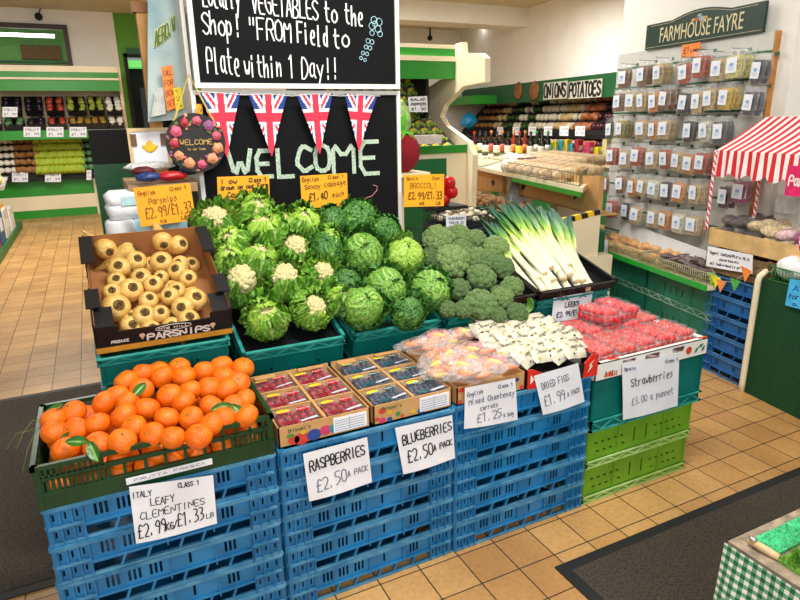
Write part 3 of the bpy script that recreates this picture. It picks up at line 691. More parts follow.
el = [Vector((.23+.055*math.cos(a*PI/12), -.0012, .066+.011*math.sin(a*PI/12))) for a in range(25)]
q.tube(el, .0008, 4); q.build('printed_name', M_prw, bx, rn=False)
q = MB()
for cx in (.135, .352): q.lathe([(.001, 0), (.008, .014), (.009, .018), (.004, .023)], 8, M=Matrix.Translation((cx, -.0005, .034)) @ Matrix.Scale(.15, 4, (0, 1, 0)))
q.build('printed_parsnip', M_prp, bx)
# positions in the photo: centre of crown and apparent size
pl_ = [('back', [(110, 252, 0, 1), (135, 248, 1, .95), (164, 245, 1, 1.0), (183, 243, 0, .98)]),
       ('second', [(118, 265, 1, 1.05), (138, 258, 2, 1), (161, 259, 1, 1.1), (178, 262, 0, .85), (175, 268, 1, 1.0)]),
       ('third', [(116, 278, 0, .85), (140, 275, 1, .95), (189, 277, 0, .85), (160, 276, 1, .7)]),
       ('fourth', [(112, 290, 1, .85), (133, 287, 1, 1.1), (153, 282, 1, .9), (176, 288, 1, .85), (197, 296, 1, 1.08)]),
       ('fifth', [(119, 305, 1, 1.25), (150, 297, 1, .85), (168, 294, 1, .85), (181, 307, 1, 1.0)]),
       ('sixth', [(145, 312, 1, 1.05), (161, 311, 1, .8), (190, 316, 1, 1.0)]),
       ('front', [(133, 324, 1, .95), (153, 327, 1, .9), (172, 325, 1, .95)])]
for rn_, row in pl_:
    for i, (px, py, k, sc) in enumerate(row):
        p = slope_pt(px, py, 2.05, .905, .40, -.028 if rn_ == 'front' else (.0 if rn_ == 'sixth' else .014))
        dr = Vector((-p.x*.4+random.uniform(-.3, .3), -.8, .55+random.uniform(-.25, .25)))
        if (px, py) == (110, 252): dr = Vector((.35, -.85, -.22))
        if (px, py) == (164, 245): dr = Vector((.05, -.9, -.30))
        if (px, py) == (135, 248): dr = Vector((1, -.25, .5))
        if (px, py) == (183, 243): dr = Vector((.5, -.8, .35))
        sc *= 1.08
        put(PP[(i+py) % 3], p, aim(dr, random.uniform(0, 6)), 'cream parsnip with brown crown, %s row, %s from left' % (rn_, ORD[i]), 'parsnips in the black box', sc)
for k in range(14):
    px, py = 112+(k % 5)*20, 262+(k//5)*24+(k % 2)*6
    p = slope_pt(px, py, 2.05, .905, .40, -.03)
    put(PP[k % 3], p, aim((random.uniform(-.4, .4), -.7, .6), 0), 'parsnip lying under the top layer in the black box', 'parsnips of the lower layer', .95)
# dark open box between parsnips and cauliflowers
# ================================================================ FRONT ROW
M_or = mat('clementine_peel', 'f26c08', .34, .06, 30, .35, 260, col2='fb800e', sss=.02)
M_lf = mat('citrus_leaf', '3f7d2a', .35, .2, 30, .3, 60, attr=[(0, '2f6d24'), (.5, '5a9838'), (1, 'a8c877')])
M_tw = mat('twig', '6d7a3a', .7, .2, 40)
def clementine(seed, lf=False):
    rnd = random.Random(seed); t = empty('clementine'); tag(t, cat='clementine'); R = .0345
    def fn(p):
        k = 1+.02*noise.noise(p*2+Vector((seed, 0, 0)))
        if p.z > .8: k -= .10*((p.z-.8)/.2)**2
        return k
    MB().ball((0, 0, 0), R, 4, fn, sc=(1, 1, .88)).build('fruit', M_or, t, True, False)
    mb = MB(); mb.lathe([(.0015, R*.80), (.0045, R*.79), (.003, R*.765)], 6); mb.tube([(0, 0, R*.76), (.001, 0, R*.9)], .001, 5); mb.build('calyx', M_tw, t, True)
    if lf:
        mb = MB(); mb.tube([(0, 0, R*.8), (.006, .004, R*1.05), (.02, .008, R*1.25)], .0011, 5); tg = mb.build('twig', M_tw, t, True)
        for j in range(lf):
            a = j*2.3+rnd.uniform(0, 1); d = Vector((math.cos(a), math.sin(a), .12)); n_ = Vector((-math.sin(a), math.cos(a), 0)); mb = MB()
            mb.grid(lambda u, v: Vector((.004, .003, R*1.02))+d*(.058*v)+n_*((u*2-1)*.0135*math.sin(PI*min(1, v*.97+.03))**.8)+Vector((0, 0, -.012*v*v+.006*abs(u*2-1))), 6, 10, 0, tone=lambda u, v: math.exp(-((u*2-1)/.15)**2)*.9+.12)
            mb.build('leaf', M_lf, tg, True, False)
    return t
CL = [clementine(1), clementine(2), clementine(3), clementine(4, 2), clementine(5, 1)]
def P3(x, y): return 20+x/3.077, 340+y/3.077
crows = [('front', [(140, 338, 4), (238, 325, 3), (315, 312, 0), (470, 300, 1), (550, 296, 0)]),
         ('second', [(108, 285, 0), (172, 278, 1), (240, 258, 0), (350, 268, 2), (408, 292, 1), (452, 240, 0), (527, 240, 1), (628, 240, 2), (697, 234, 0), (590, 258, 0)]),
         ('third', [(105, 245, 0), (165, 222, 4), (262, 193, 0), (320, 232, 1), (392, 210, 2), (503, 190, 0), (590, 204, 0), (690, 185, 1), (660, 205, 3)]),
         ('fourth', [(300, 172, 0), (332, 192, 1), (375, 152, 4), (460, 170, 2), (525, 155, 0), (583, 147, 1), (635, 150, 0), (672, 132, 2)]),
         ('fifth', [(327, 128, 1), (380, 102, 0), (438, 114, 3), (505, 112, 2), (568, 97, 0), (627, 112, 1)]),
         ('back', [(490, 86, 1), (620, 80, 0), (686, 86, 2), (425, 96, 0)])]
for rn_, row in crows:
    for i, (cx, cy, k) in enumerate(row):
        px, py = P3(cx, cy)
        s0 = .70+max(0, (px-60))*.00012
        p = slope_pt(px, py, 1.65, .675+.018, .22)
        # the heap rises away from the left end
        p = slope_pt(px, py, 1.65, .678+.03*min(1, max(0, (px-60)/60)), .20)
        put(CL[k], p, (random.uniform(-1, .6), random.uniform(-.7, .7), random.uniform(0, 6)) if k < 3 else (random.uniform(-.9, -.3), random.uniform(-.3, .3), random.uniform(0, 6)),
            'orange clementine%s, %s row, %s from left' % (' with green leaves' if k > 2 else '', rn_, ORD[i]), 'clementines in the dark green crate', random.uniform(.98, 1.08))
for gx_ in range(8):
    for gy in range(5):
        for gz in range(1 + (gy > 1)):
            x = -.185+gx_*.068+(gy % 2)*.02; y = 1.635+gy*.068
            if x > .315: continue
            put(CL[(gx_+gy) % 3], (x+random.uniform(-.004, .004), y, .606+gz*.056), (random.uniform(-1, 1), 0, random.uniform(0, 6)), 'orange clementine glimpsed in the lower layer of the green crate', 'clementines of the lower layers', .98)
for i, (px, py) in enumerate([(157, 453), (222, 441), (120, 460), (186, 447), (90, 463)]):
    p = uy(px, py, 1.640); put(CL[i % 3], p, (.4, .3, i), 'clementine seen through the front slots of the crate, %s from right' % ORD[[2, 0, 3, 1, 4][i]], 'clementines behind the slots', .98)
def citrus_crate():
    L, W, h = .595, .385, .125; mb = MB()
    for (S, M) in side_mats(L, W):
        mb.box(-.006, S+.006, -.006, .006, h-.012, h, M=M); mb.box(0, S, 0, .006, 0, .042, M=M); mb.box(0, S, -.004, .006, .042, .048, M=M)
        mb.box(0, S, 0, .005, .078, .092, M=M)
        n = int(S/.0125)
        for i in range(n+1):
            u = S*i/n
            if S > .5 and .17 < u < .47 and i % 4: continue
            mb.box(max(0, u-.0042), min(S, u+.0042), 0, .005, .045, .080, M=M)
            if i % 3 == 0 or u < .15: mb.box(max(0, u-.004), min(S, u+.004), 0, .005, .088, h-.01, M=M)
        for u in (0, S): mb.box(u-.012 if u else u, u if u else u+.012, -.002, .006, 0, h, M=M)
    mb.box(.004, L-.004, .004, W-.004, 0, .004)
    return mb
cc = empty('fruit_crate', (-.236, 1.590, .5715), (0, 0, 0), 'dark green slotted crate heaped with clementines on blue crates', 'crate')
citrus_crate().build('crate_body', mat('bottle_green_plastic', '083c1e', .35, .15, 12), cc)
lb = MB(); lb.box(.20, .42, -.0065, -.004, .018, .036); lb.build('name_strip', M_paper, cc)
lb = MB(); write(lb, 'FRUTTA FRESCA', lambda s, t: Vector((s, -.0072, t)), .22, .024, .40, .007, pen=.0012, jit=0); lb.build('lettering', M_ink_faint, cc, rn=False)
tw = MB()
A = uz(44, 421, .70)
for e_, bnd in (((-.05, -.03, -.01), .02), ((-.075, .02, -.03), -.01), ((-.045, -.055, -.05), .01)):
    tw.tube([A, A+Vector(e_)*.5+Vector((0, 0, bnd)), A+Vector(e_), A+Vector(e_)*1.4+Vector((0, -.01, -.03))], [.0014, .0012, .001, .0006], 5)
tw = tw.build('dry_twig', M_tw); tag(tw, 'thin leafless twig poking out of the clementine crate at left', 'twig')
# ---------------------------------------------------------------- berry boxes
M_kraft = mat('kraft_box_card', 'c99a62', .75, .07, 16)
M_kraft_in = mat('kraft_box_inside', 'b9874f', .8, .07, 16)
M_film = film()
M_rasp = mat('raspberry', 'b3122c', .4, .2, 80, .6, 200); M_blueb = mat('blueberry', '2c3f5e', .5, .25, 60, .2); M_bluecap = mat('blueberry_label', '14555c', .5)
M_yel = mat('yellow_label', 'f4d51c', .5, .03); M_red = mat('red_label', 'c41a2b', .5, .03); M_darkred = mat('dark_red_label', '8e0f22', .5)
M_strip = mat('sticker_grey', 'c9cdd8', .6)
def rod(mb, cx, cz, r, y, mi, n=12, sx=1):
    mb.add([(cx+r*sx*math.cos(2*PI*i/n), y, cz+r*math.sin(2*PI*i/n)) for i in range(n)], [tuple(range(n))], mi)
def punnet(kind):
    t = empty('%s_punnet' % kind); tag(t, cat='punnet'); L, W, h = .122, .105, .05
    mb = MB(); mb.box(0, L, 0, W, 0, .002)
    for (S, M) in side_mats(L, W): mb.box(0, S, 0, .0015, 0, h, M=M)
    mb.build('tray', film('punnet_plastic', (1, 1, 1), .06, .1, 30, .2), t)
    b = MB(); rnd = random.Random(len(kind)); r = .0105 if kind == 'raspberry' else .0085
    nx = 5 if kind == 'raspberry' else 6; ny = 4 if kind == 'raspberry' else 5
    for lay in range(2):
        for i in range(nx):
            for j in range(ny):
                c = (.013+(L-.026)*i/(nx-1)+rnd.uniform(-.003, .003), .013+(W-.026)*j/(ny-1)+rnd.uniform(-.003, .003), .014+lay*.021+rnd.uniform(-.002, .002))
                b.ball(c, r, 2, (lambda p: 1+.10*math.sin(p.x*11)*math.sin(p.y*11)*math.sin(p.z*11)+.04) if kind == 'raspberry' else None)
    tag(b.build('raspberries' if kind == 'raspberry' else 'blueberries', M_rasp if kind == 'raspberry' else M_blueb, t, True), kind='stuff')
    f = MB(); f.grid(lambda u, v: Vector((L*u, W*v, h+.002*math.sin(5*u+4*v))), 8, 8); f.build('film_lid', film('punnet_film', (1, 1, 1), .05, .08, 25, .4), t, True, False)
    lb = MB()
    def blob(cx, cy, rx, ry, mi, z=.0035): lb.add([(cx+rx*math.cos(a*PI/8), cy+ry*math.sin(a*PI/8), h+z) for a in range(16)], [tuple(range(16))], mi)
    blob(.028, W*.84, .022, .011, 0); blob(.088, W*.80, .022, .015, 1); 
    if kind == 'raspberry': blob(.034, W*.74, .020, .004, 2, .0042); blob(.028, W*.14, .024, .009, 3)
    else: blob(.034, W*.74, .018, .004, 4, .0042); blob(.035, W*.14, .024, .011, 1, .0038)
    lb.add([(.062, .006, h+.0032), (.118, .016, h+.0032), (.116, .028, h+.0032), (.060, .015, h+.0032)], [(0, 1, 2, 3)], 5)
    lb.build('label', [M_yel, M_red if kind == 'raspberry' else M_bluecap, mat('pink_label', 'd8487a', .5), M_darkred, mat('cyan_label', '3aa6b8', .5), M_strip], t, rn=False)
    lw = MB()
    write(lw, 'Raspberries' if kind == 'raspberry' else 'Blueberries', lambda s, t_: Vector((s, t_, h+.0045)), .070, W*.76, .112, .008, pen=.001, jit=0); lw.build('lettering', M_prw, t, rn=False)
    return t
PR = {'raspberry': punnet('raspberry'), 'blueberry': punnet('blueberry')}
def berry_box(x, y, L, W, kind, label):
    z = .5725; h = .066
    t = empty('cardboard_box', (x, y, z), (0, 0, 0), label, 'box'); mb = MB(); mb.box(0, L, 0, W, 0, .004, 1)
    mb.box(0, L, 0, .004, 0, h).box(0, L, W-.004, W, 0, h+.012).box(0, .004, 0, W, 0, h).box(L-.004, L, 0, W, 0, h)
    mb.box(.02, L*.32, W-.03, W, h+.006, h+.010).box(L*.6, L-.02, W-.025, W, h+.008, h+.012)
    mb.build('card_body', [M_kraft, M_kraft_in], t)
    mb = MB()
    for j in (1, 2): mb.box(.004, L-.004, W*j/3-.004, W*j/3+.004, .004, h+.003)
    mb.box(L/2-.005, L/2+.005, .004, W-.004, .004, h+.004); mb.build('dividers', M_kraft, t)
    pr = MB(); y_ = -.0008
    cols_ = [mat('fruit_print_red', 'd2402c', .6), mat('fruit_print_blue', '27478f', .6), mat('fruit_print_pink', 'd23a6a', .6), mat('fruit_print_teal', '2b8f95', .6), mat('fruit_print_green', '3f8f3a', .6), mat('fruit_print_yellow', 'e8b42c', .6)]
    if kind == 'raspberry':
        for cx, cz, r, c in ((.07, .012, .022, 0), (.045, .018, .015, 0), (.108, .020, .019, 1), (.145, .026, .016, 2), (.175, .026, .016, 3), (.075, .038, .008, 5)): rod(pr, cx, max(cz, r*.75), min(r, .02), y_-.0001*c, c, 14, 1.2)
        rod(pr, .035, .035, .006, y_-.0008, 4, 8, 2); 
    else:
        for cx, cz, r, c in ((.03, .045, .011, 0), (.055, .035, .008, 5), (.03, .012, .010, 2), (.055, .010, .008, 1), (.085, .022, .008, 4), (.1, .012, .006, 0), (.012, .02, .007, 0), (.17, .012, .012, 1), (.14, .018, .008, 5)): rod(pr, cx, max(cz, r+.001), r, y_-.0001*c, c, 12, 1.2)
    pr.build('fruit_print', cols_, t, rn=False)
    lw = MB(); write(lw, "Driscoll's", lambda s, t_: Vector((s, -.0025, t_)), .03, .047, .098, .010, pen=.0022, jit=0); lw.build('printed_name', mat('brand_green_ink', '2f6d3a', .6), t, rn=False)
    lb = MB(); lb.box(L-.122, L-.012, -.003, -.0005, .010, .058); wl_ = lb.build('white_label', M_paper, t)
    lw = MB()
    for r_ in range(5): lw.box(L-.118, L-.020, -.0036, -.003, .016+r_*.008, .0172+r_*.008)
    lw.box(L-.07, L-.069, -.0036, -.003, .014, .054); lw.build('label_print', M_ink_faint, wl_)
    rows_ = ['front', 'middle', 'back']
    for j in range(3):
        for i in range(2):
            put(PR[kind], (x+.012+i*(L/2-.004)+random.uniform(0, .008), y+.010+j*(W/3-.001)+random.uniform(0, .005), z+.012+random.uniform(0, .006)), (random.uniform(-.03, .06), random.uniform(-.03, .03), random.uniform(-.05, .05)),
                '%s punnet with yellow label, %s row %s side of its cardboard box' % (kind, rows_[j], ['left', 'right'][i]), '%s punnets' % kind)
    return t
berry_box(.378, 1.605, .292, .385, 'raspberry', 'kraft cardboard tray holding six raspberry punnets')
berry_box(.682, 1.605, .285, .385, 'blueberry', 'kraft cardboard tray holding six blueberry punnets')
# ---------------------------------------------------------------- bagged carrots
M_car = mat('carrot_skin', 'ee8448', .5, .12, 60, col2='f4a070'); M_carY = mat('yellow_carrot_skin', 'f2c838', .5, .1, 60); M_carP = mat('pink_carrot_skin', 'd8707a', .5, .15, 60)
def box_simple(name, x, y, L, W, h, z, m, label, notch=False, rz=0):
    t = empty(name, (x, y, z), (0, 0, rz), label, 'box'); tray_mesh(L, W, h, .004, 0, notch).build('card_body', m, t); return t
cbx = box_simple('cardboard_box', .984, 1.600, .280, .385, .066, .5725, M_kraft, 'kraft cardboard tray full of bagged carrots')
pr = MB(); rod(pr, .018, .055, .009, -.0008, 0, 10, 1.6); rod(pr, .265, .012, .009, -.0008, 0); rod(pr, .01, .012, .008, -.0009, 0); rod(pr, .245, .045, .008, -.0008, 1)
pr.build('fruit_print', [mat('fruit_print_red', 'd2402c'), mat('fruit_print_blue', '27478f')], cbx, rn=False)
M_bag = film('carrot_bag_film', (1, .95, .93), .14, .15, 30, .7)
def carrot_bag(seed):
    rnd = random.Random(seed); t = empty('carrot_bag'); tag(t, cat='bag'); mb = MB()
    for i in range(11):
        a = rnd.uniform(0, PI); c = Vector((rnd.uniform(-.05, .05), rnd.uniform(-.035, .035), rnd.uniform(-.006, .018))); d = Vector((math.cos(a), math.sin(a)*.7, rnd.uniform(-.1, .1)))*rnd.uniform(.022, .034)
        mi = rnd.choice([0, 0, 0, 0, 0, 0, 1, 2]); mb.tube([c-d, c-d*.6, c, c+d*.6, c+d], [.002, .007, .0105, .012, .004], 10, mi)
    mb.build('carrots', [M_car, M_carY, M_carP], t, True); t.children[0]['kind'] = 'stuff'
    f = MB(); f.ball((0, 0, .004), 1, 4, lambda p: 1+.13*noise.noise(p*3+Vector((seed, 0, 0)))+.05*noise.noise(p*9), sc=(.082, .060, .034))
    # gathered ends
    f.v = [(x*(1+.25*abs(x)/.08), y, z*(1-.35*abs(x)/.08)) for x, y, z in f.v]
    f.build('film', M_bag, t, True, False); return t
CB = [carrot_bag(i) for i in (1, 2, 3)]
def P4(x, y): return 400+x/4, 290+y/4
for i, (cx, cy, w_) in enumerate([(90, 225, 'far left corner'), (150, 195, 'upper left'), (230, 190, 'at the back edge'), (165, 265, 'left side middle'), (285, 250, 'right side upper'), (205, 320, 'front left'), (300, 330, 'front right'), (375, 300, 'right edge'), (250, 285, 'centre')]):
    p = slope_pt(*P4(cx, cy), 1.65, .672, .10)
    put(CB[i % 3], p, (random.uniform(-.25, .15), random.uniform(-.15, .15), random.uniform(-.6, .6)), 'clear bag of mixed chantenay carrots, %s of the carrot tray' % w_, 'carrot bags', random.uniform(1.0, 1.14))
# ---------------------------------------------------------------- dried fig packets
fb = empty('fig_box', (1.268, 1.592, .5725), (0, 0, -.05), 'black box with red corners full of white dried fig packets', 'box')
mb = MB(); mb.box(0, .31, 0, .40, 0, .004).box(0, .31, 0, .004, 0, .055).box(0, .004, 0, .40, 0, .072).box(.306, .31, 0, .40, 0, .072).box(0, .31, .396, .40, 0, .085); mb.build('card_body', M_boxblk, fb)
M_figred = mat('figbox_red', 'd92a1c', .5)
MB().prism([(0, -.001, 0), (.065, -.001, 0), (.06, -.001, .055), (.02, -.001, .074), (0, -.001, .074)], (0, .006, 0)).build('red_corner', M_figred, fb)
MB().prism([(.245, -.001, 0), (.31, -.001, 0), (.31, -.001, .085), (.28, -.001, .085), (.25, -.001, .055)], (0, .006, 0)).build('red_corner', M_figred, fb)
MB().box(-.001, .004, .36, .40, .05, .09).build('red_corner', M_figred, fb)
mb = MB(); mb.poly([(.262, -.002, .015), (.285, -.002, .04), (.27, -.002, .04), (.295, -.002, .068), (.272, -.002, .05), (.28, -.002, .05)]); mb.poly([(.012, -.002, .02), (.03, -.002, .035), (.012, -.002, .055)]); mb.build('white_print', M_prw, fb, rn=False)
M_pkt = mat('fig_packet_paper', 'd6d1bb', .35, .10, 20, .5, 45)
def fig_packet(seed):
    rnd = random.Random(seed); t = empty('fig_packet'); tag(t, cat='packet'); L, W, T_ = .13, .088, .036
    def s_(u, v, sg): 
        x, y = (u-.5)*L, (v-.5)*W; e = (1-abs(u*2-1)**6)*(1-abs(v*2-1)**2.5)
        return Vector((x, y, sg*T_*.5*e+.005*noise.noise(Vector((x, y, seed))*38)+.002*math.sin(u*50)*(abs(u*2-1) > .85)))
    mb = MB(); mb.grid(lambda u, v: s_(u, v, 1), 16, 12); mb.grid(lambda u, v: s_(u, v, -1), 16, 12); mb.build('packet', M_pkt, t, True, False)
    d = MB()
    def dot(cx, cy, r, mi, sx=1):
        n = 10; pts = []
        for i in range(n): a = 2*PI*i/n; pts.append(s_(cx+r*sx*math.cos(a)/L, cy+r*math.sin(a)/W, 1)+Vector((0, 0, .0012)))
        d.add(pts, [tuple(range(n))], mi)
    for i in range(9): dot(rnd.uniform(.12, .88), rnd.uniform(.15, .85), rnd.uniform(.003, .0055), rnd.choice([0, 0, 1, 2]), rnd.uniform(1, 1.8))
    dot(.8, .5, .011, 2)
    d.build('printed_spots', [M_ink, mat('spot_yellow', 'e5b53a', .5), mat('spot_grey', '8f8a78', .5)], t, rn=False)
    lw = MB(); write(lw, 'calabacita', lambda s, q: s_(s, q, 1)+Vector((0, 0, .0014)), .28, .42, .72, .14, pen=.012, asp=L/W, jit=.03); lw.build('lettering', mat('olive_print', '6f6a42', .5), t, rn=False)
    return t
FP = [fig_packet(i) for i in (1, 2, 3)]
figs = [('back', [(350, 108), (405, 118), (480, 112), (540, 122)]), ('second', [(345, 152), (405, 158), (465, 152), (535, 156), (595, 152)]), ('third', [(375, 192), (435, 197), (495, 192), (560, 187), (620, 176), (665, 180)]),
        ('fourth', [(430, 232), (500, 232), (562, 225), (622, 215), (685, 212)]), ('front', [(505, 262), (570, 256), (635, 247), (690, 238)])]
for rn_, row in figs:
    for i, (cx, cy) in enumerate(row):
        p = slope_pt(*P4(cx, cy), 1.62, .645, .16)
        put(FP[(i+len(row)) % 3], p, (random.uniform(.3, .65), random.uniform(-.15, .15), random.uniform(-.25, .45)), 'white spotted dried fig packet, %s row of its box, %s from left' % (rn_, ORD[i]), 'dried fig packets', random.uniform(.9, 1.02))
# ---------------------------------------------------------------- strawberries
sb = empty('strawberry_tray', (1.578, 1.585, .5375), (0, 0, 0), 'white printed cardboard tray of strawberry punnets on the teal crate', 'box')
L, W, h = .612, .40, .072; mb = MB(); mb.box(0, L, 0, W, 0, .004)
mb.box(0, L, 0, .004, 0, .038); hs = [(.135, .205), (.255, .335), (.405, .475)]; p = 0
for a, b in hs: mb.box(p, a, 0, .004, .038, .062); p = b
mb.box(p, L, 0, .004, .038, .062); mb.box(0, L, 0, .004, .062, h)
mb.box(0, .004, 0, W, 0, h).box(L-.004, L, 0, W, 0, h).box(0, L, W-.004, W, 0, h).box(0, .03, 0, W, h-.003, h).box(L-.03, L, 0, W, h-.003, h).box(0, L, 0, .02, h-.003, h)
mb.build('card_body', mat('white_coated_card', 'f0efe9', .4, .03, 10), sb)
cr_, cg_ = mat('print_orange_red', 'd8431f', .5), mat('print_leaf_green', '2f7d3c', .5); pr = MB()
for cx, cz, r in ((.148, .026, .017), (.50, .036, .017)): rod(pr, cx, cz, r, -.001, 0, 14)
pr.box(.05, .056, -.0015, 0, .012, .034, 1).box(.066, .078, -.0015, 0, .012, .032, 0).box(.084, .090, -.0015, 0, .012, .034, 1)
for cx, cz, a in ((.545, .03, .8), (.57, .045, .5), (.585, .03, .9)): pr.poly([(cx-.018*math.cos(a), -.001, cz-.018*math.sin(a)), (cx+.005, -.001, cz-.006), (cx+.018*math.cos(a), -.001, cz+.018*math.sin(a)), (cx-.005, -.001, cz+.006)], 1)
for cx in (.1, .59): pr.add([(cx-.03, .01, h+.001), (cx+.02, .004, h+.001), (cx+.028, .012, h+.001), (cx-.01, .024, h+.001)], [(0, 1, 2, 3)], 0)
pr.build('printed_berries', [cr_, cg_], sb, rn=False)
lw = MB(); write(lw, 'MILO', lambda s, t_: Vector((s, -.0018, t_)), .048, .012, .108, .016, pen=.004, jit=0); lw.build('lettering', cr_, sb, rn=False)
M_straw = mat('strawberry_flesh', 'c80f18', .35, .15, 50, .4, 160, col2='e2332c'); M_calyx = mat('strawberry_calyx', '6f9a3a', .6)
def straw_punnet(seed):
    rnd = random.Random(seed); t = empty('strawberry_punnet'); tag(t, cat='punnet'); L, W, h = .17, .100, .055; b = MB(); c = MB()
    for lay in range(2):
        for i in range(5):
            for j in range(3):
                p = Vector((-L/2+.02+(L-.04)*i/4+rnd.uniform(-.004, .004), -W/2+.022+(W-.044)*j/2+rnd.uniform(-.004, .004), .018+lay*.026)); E_ = Euler((rnd.uniform(-1.5, 1.5), rnd.uniform(-1.5, 1.5), rnd.uniform(0, 6))).to_matrix()
                b.ball(p, .0185, 2, lambda q: 1-.16*q.z+.06*max(0, -q.z), sc=(.88, .88, 1.15), M=E_)
                if rnd.random() < .6: c.ball(p+E_ @ Vector((0, 0, .014)), .008, 1, lambda q: 1+.5*math.sin(5*math.atan2(q.y, q.x)), sc=(1, 1, .25), M=E_)
    tag(b.build('strawberries', M_straw, t, True, False), kind='stuff'); tag(c.build('calyxes', M_calyx, t, True, False), kind='stuff')
    f = MB()
    for (S, M) in side_mats(L, W):
        f.grid(lambda u, v: M @ Vector((S*u, -.002*math.sin(u*30)+(.006-.006*v), h*v)), 20, 4)
        f.box(-.004, S+.004, -.004, .003, h*.62, h*.62+.003, M=M)
    f.v = [(x-L/2, y-W/2, z) for x, y, z in f.v]
    f.grid(lambda u, v: Vector((L*(u-.5), W*(v-.5), h+.020*(math.sin(PI*u)*math.sin(PI*v))**.5+.002*math.sin(u*24))), 16, 10)
    f.build('clear_shell', film('clamshell_plastic', (1, 1, 1), .075, .05, 22, .5), t, True, False); return t
SP = [straw_punnet(1), straw_punnet(2)]
def P5(x, y): return 560+x/4, 290+y/4
srows = [('back', [(200, 120), (255, 90), (310, 85)]), ('second', [(120, 165), (190, 145), (255, 125), (330, 118)]), ('third', [(165, 215), (240, 200), (320, 170), (400, 155)]), ('front', [(160, 235), (235, 232), (315, 205), (390, 190), (470, 170)])]
k = 0
for rn_, xs, y_ in (('front', (1.665, 1.775, 1.885, 1.995, 2.105), 1.69), ('back', (1.665, 1.772, 1.879, 1.986, 2.093), 1.870)):
    for i, x in enumerate(xs):
        put(SP[(i) % 2], (x, y_+.01, .585+(.0 if rn_ == 'front' else .006)), (random.uniform(-.05, .08), random.uniform(-.06, .06), PI/2+random.uniform(-.08, .08)), 'clear punnet of red strawberries, %s row, %s from left' % (rn_, ORD[i]), 'strawberry punnets in the white tray')
for i, (x, y_) in enumerate([(1.85, 1.87), (1.97, 1.89)]):
    put(SP[i % 2], (x, y_, .658), (.05, random.uniform(-.06, .06), PI/2+random.uniform(-.15, .15)), 'strawberry punnet lying on top of the back row, %s' % ['left', 'right'][i], 'strawberry punnets on top')
# ================================================================ PRICE SIGNS OF THE DISPLAY
Y1 = 1.574
def q4(pts, f): return [f(*p) for p in pts]
FY = lambda y: (lambda px, py: uy(px, py, y))
paper('white handwritten leafy clementines price sign on the left blue stack', q4([(129, 487), (213, 475), (217, 523), (136, 543)], FY(Y1)),
      [('ITALY', .02, .80, .24, .10), ('CLASS 1', .56, .86, .82, .09), ('LEAFY', .22, .62, .50, .13), ('CLEMENTINES', .08, .40, .86, .13, .46), ('£2.99', .04, .08, .36, .24, .12, None, .016), ('KG/', .37, .13, .50, .13, .14, None, .014), ('£1.33', .51, .14, .84, .24, .18, None, .016), ('LB', .87, .16, .96, .09, .17, None, .010)], curl=.004)
paper('white raspberries price sign taped to the middle blue stack', q4([(303, 454), (367, 437), (372, 482), (309, 501)], FY(Y1)),
      [('RASPBERRIES', .07, .60, .93, .22, .66, None, .022), ('£2.50', .13, .16, .60, .26, .22, M_ink_faint, .018), ('A PACK', .62, .28, .95, .12, .30, M_ink_faint, .014)], curl=.003)
paper('white blueberries price sign beside the raspberries sign', q4([(395, 428), (452, 415), (455, 458), (403, 474)], FY(Y1)),
      [('BLUEBERRIES', .08, .62, .96, .20, .68, None, .022), ('£2.50', .12, .22, .58, .26, .26, None, .022), ('A PACK', .60, .32, .95, .13, .34, None, .018)], curl=.003)
paper('white mixed chantenay carrots price sign below the carrot bags', q4([(465, 388), (515, 378), (518, 420), (464, 429)], FY(Y1)),
      [('English', .04, .78, .34, .09, .8, M_ink_faint, .014), ('Class 1', .64, .84, .93, .08, .84, M_ink_faint, .014), ('Mixed Chantenay', .07, .58, .95, .12, .62, M_ink_faint, .014), ('carrots', .28, .40, .62, .10, .42, M_ink_faint, .014), ('£1.25', .22, .12, .68, .20, .16, M_ink_faint, .016), ('a bag', .72, .14, .92, .10, .14, M_ink_faint, .012)])
paper('white dried figs price sign hanging from the red cornered box', q4([(534, 376), (578, 363), (585, 402), (543, 415)], FY(Y1)),
      [('DRIED FIGS', .10, .62, .72, .16, .66, M_ink_faint, .016), ('£1.99', .08, .22, .55, .26, .24, M_ink_faint, .018), ('A PACK', .62, .26, .92, .12, .3, M_ink_faint, .014)])
paper('white strawberries price sign on the teal crate', q4([(622, 363), (679, 354), (678, 406), (623, 420)], FY(Y1)),
      [('Spain', .03, .86, .22, .05, .86, M_ink_faint, .012), ('Class 1', .74, .88, .97, .06, .88, M_ink_faint, .012), ('Strawberries', .14, .56, .88, .14, .60, M_ink, .012), ('£3.00 a punnet', .14, .24, .90, .12, .28, M_ink_faint, .010)])
paper('white leeks price sign hanging under the leeks', q4([(554, 294), (593, 289), (589, 316), (551, 322)], FY(2.035)),
      [('English', .08, .80, .34, .09, None, M_ink_faint, .014), ('Class 1', .74, .82, .96, .09, None, M_ink_faint, .014), ('LEEKS', .30, .48, .66, .16, None, None, .02), ('£2.99/£1.33', .10, .16, .86, .18, .14, None, .018)], bulge=.01)
ln = [('English', .06, .80, .36, .10, .80, M_ink_brown), ('Class 1', .62, .84, .92, .10, .86, M_ink_brown), ('Parsnips', .22, .54, .72, .16, .58, M_ink_brown), ('£2.99/£1.33', .12, .20, .96, .28, .24, M_ink_brown, .016), ('KG', .36, .04, .46, .08, .05, M_ink_brown), ('LB', .74, .07, .84, .08, .08, M_ink_brown)]
paper('orange card price sign for parsnips above the black box', q4([(133, 188), (190, 183), (196, 220), (141, 227)], FY(2.56)), ln, M_orange_card, bulge=.002)
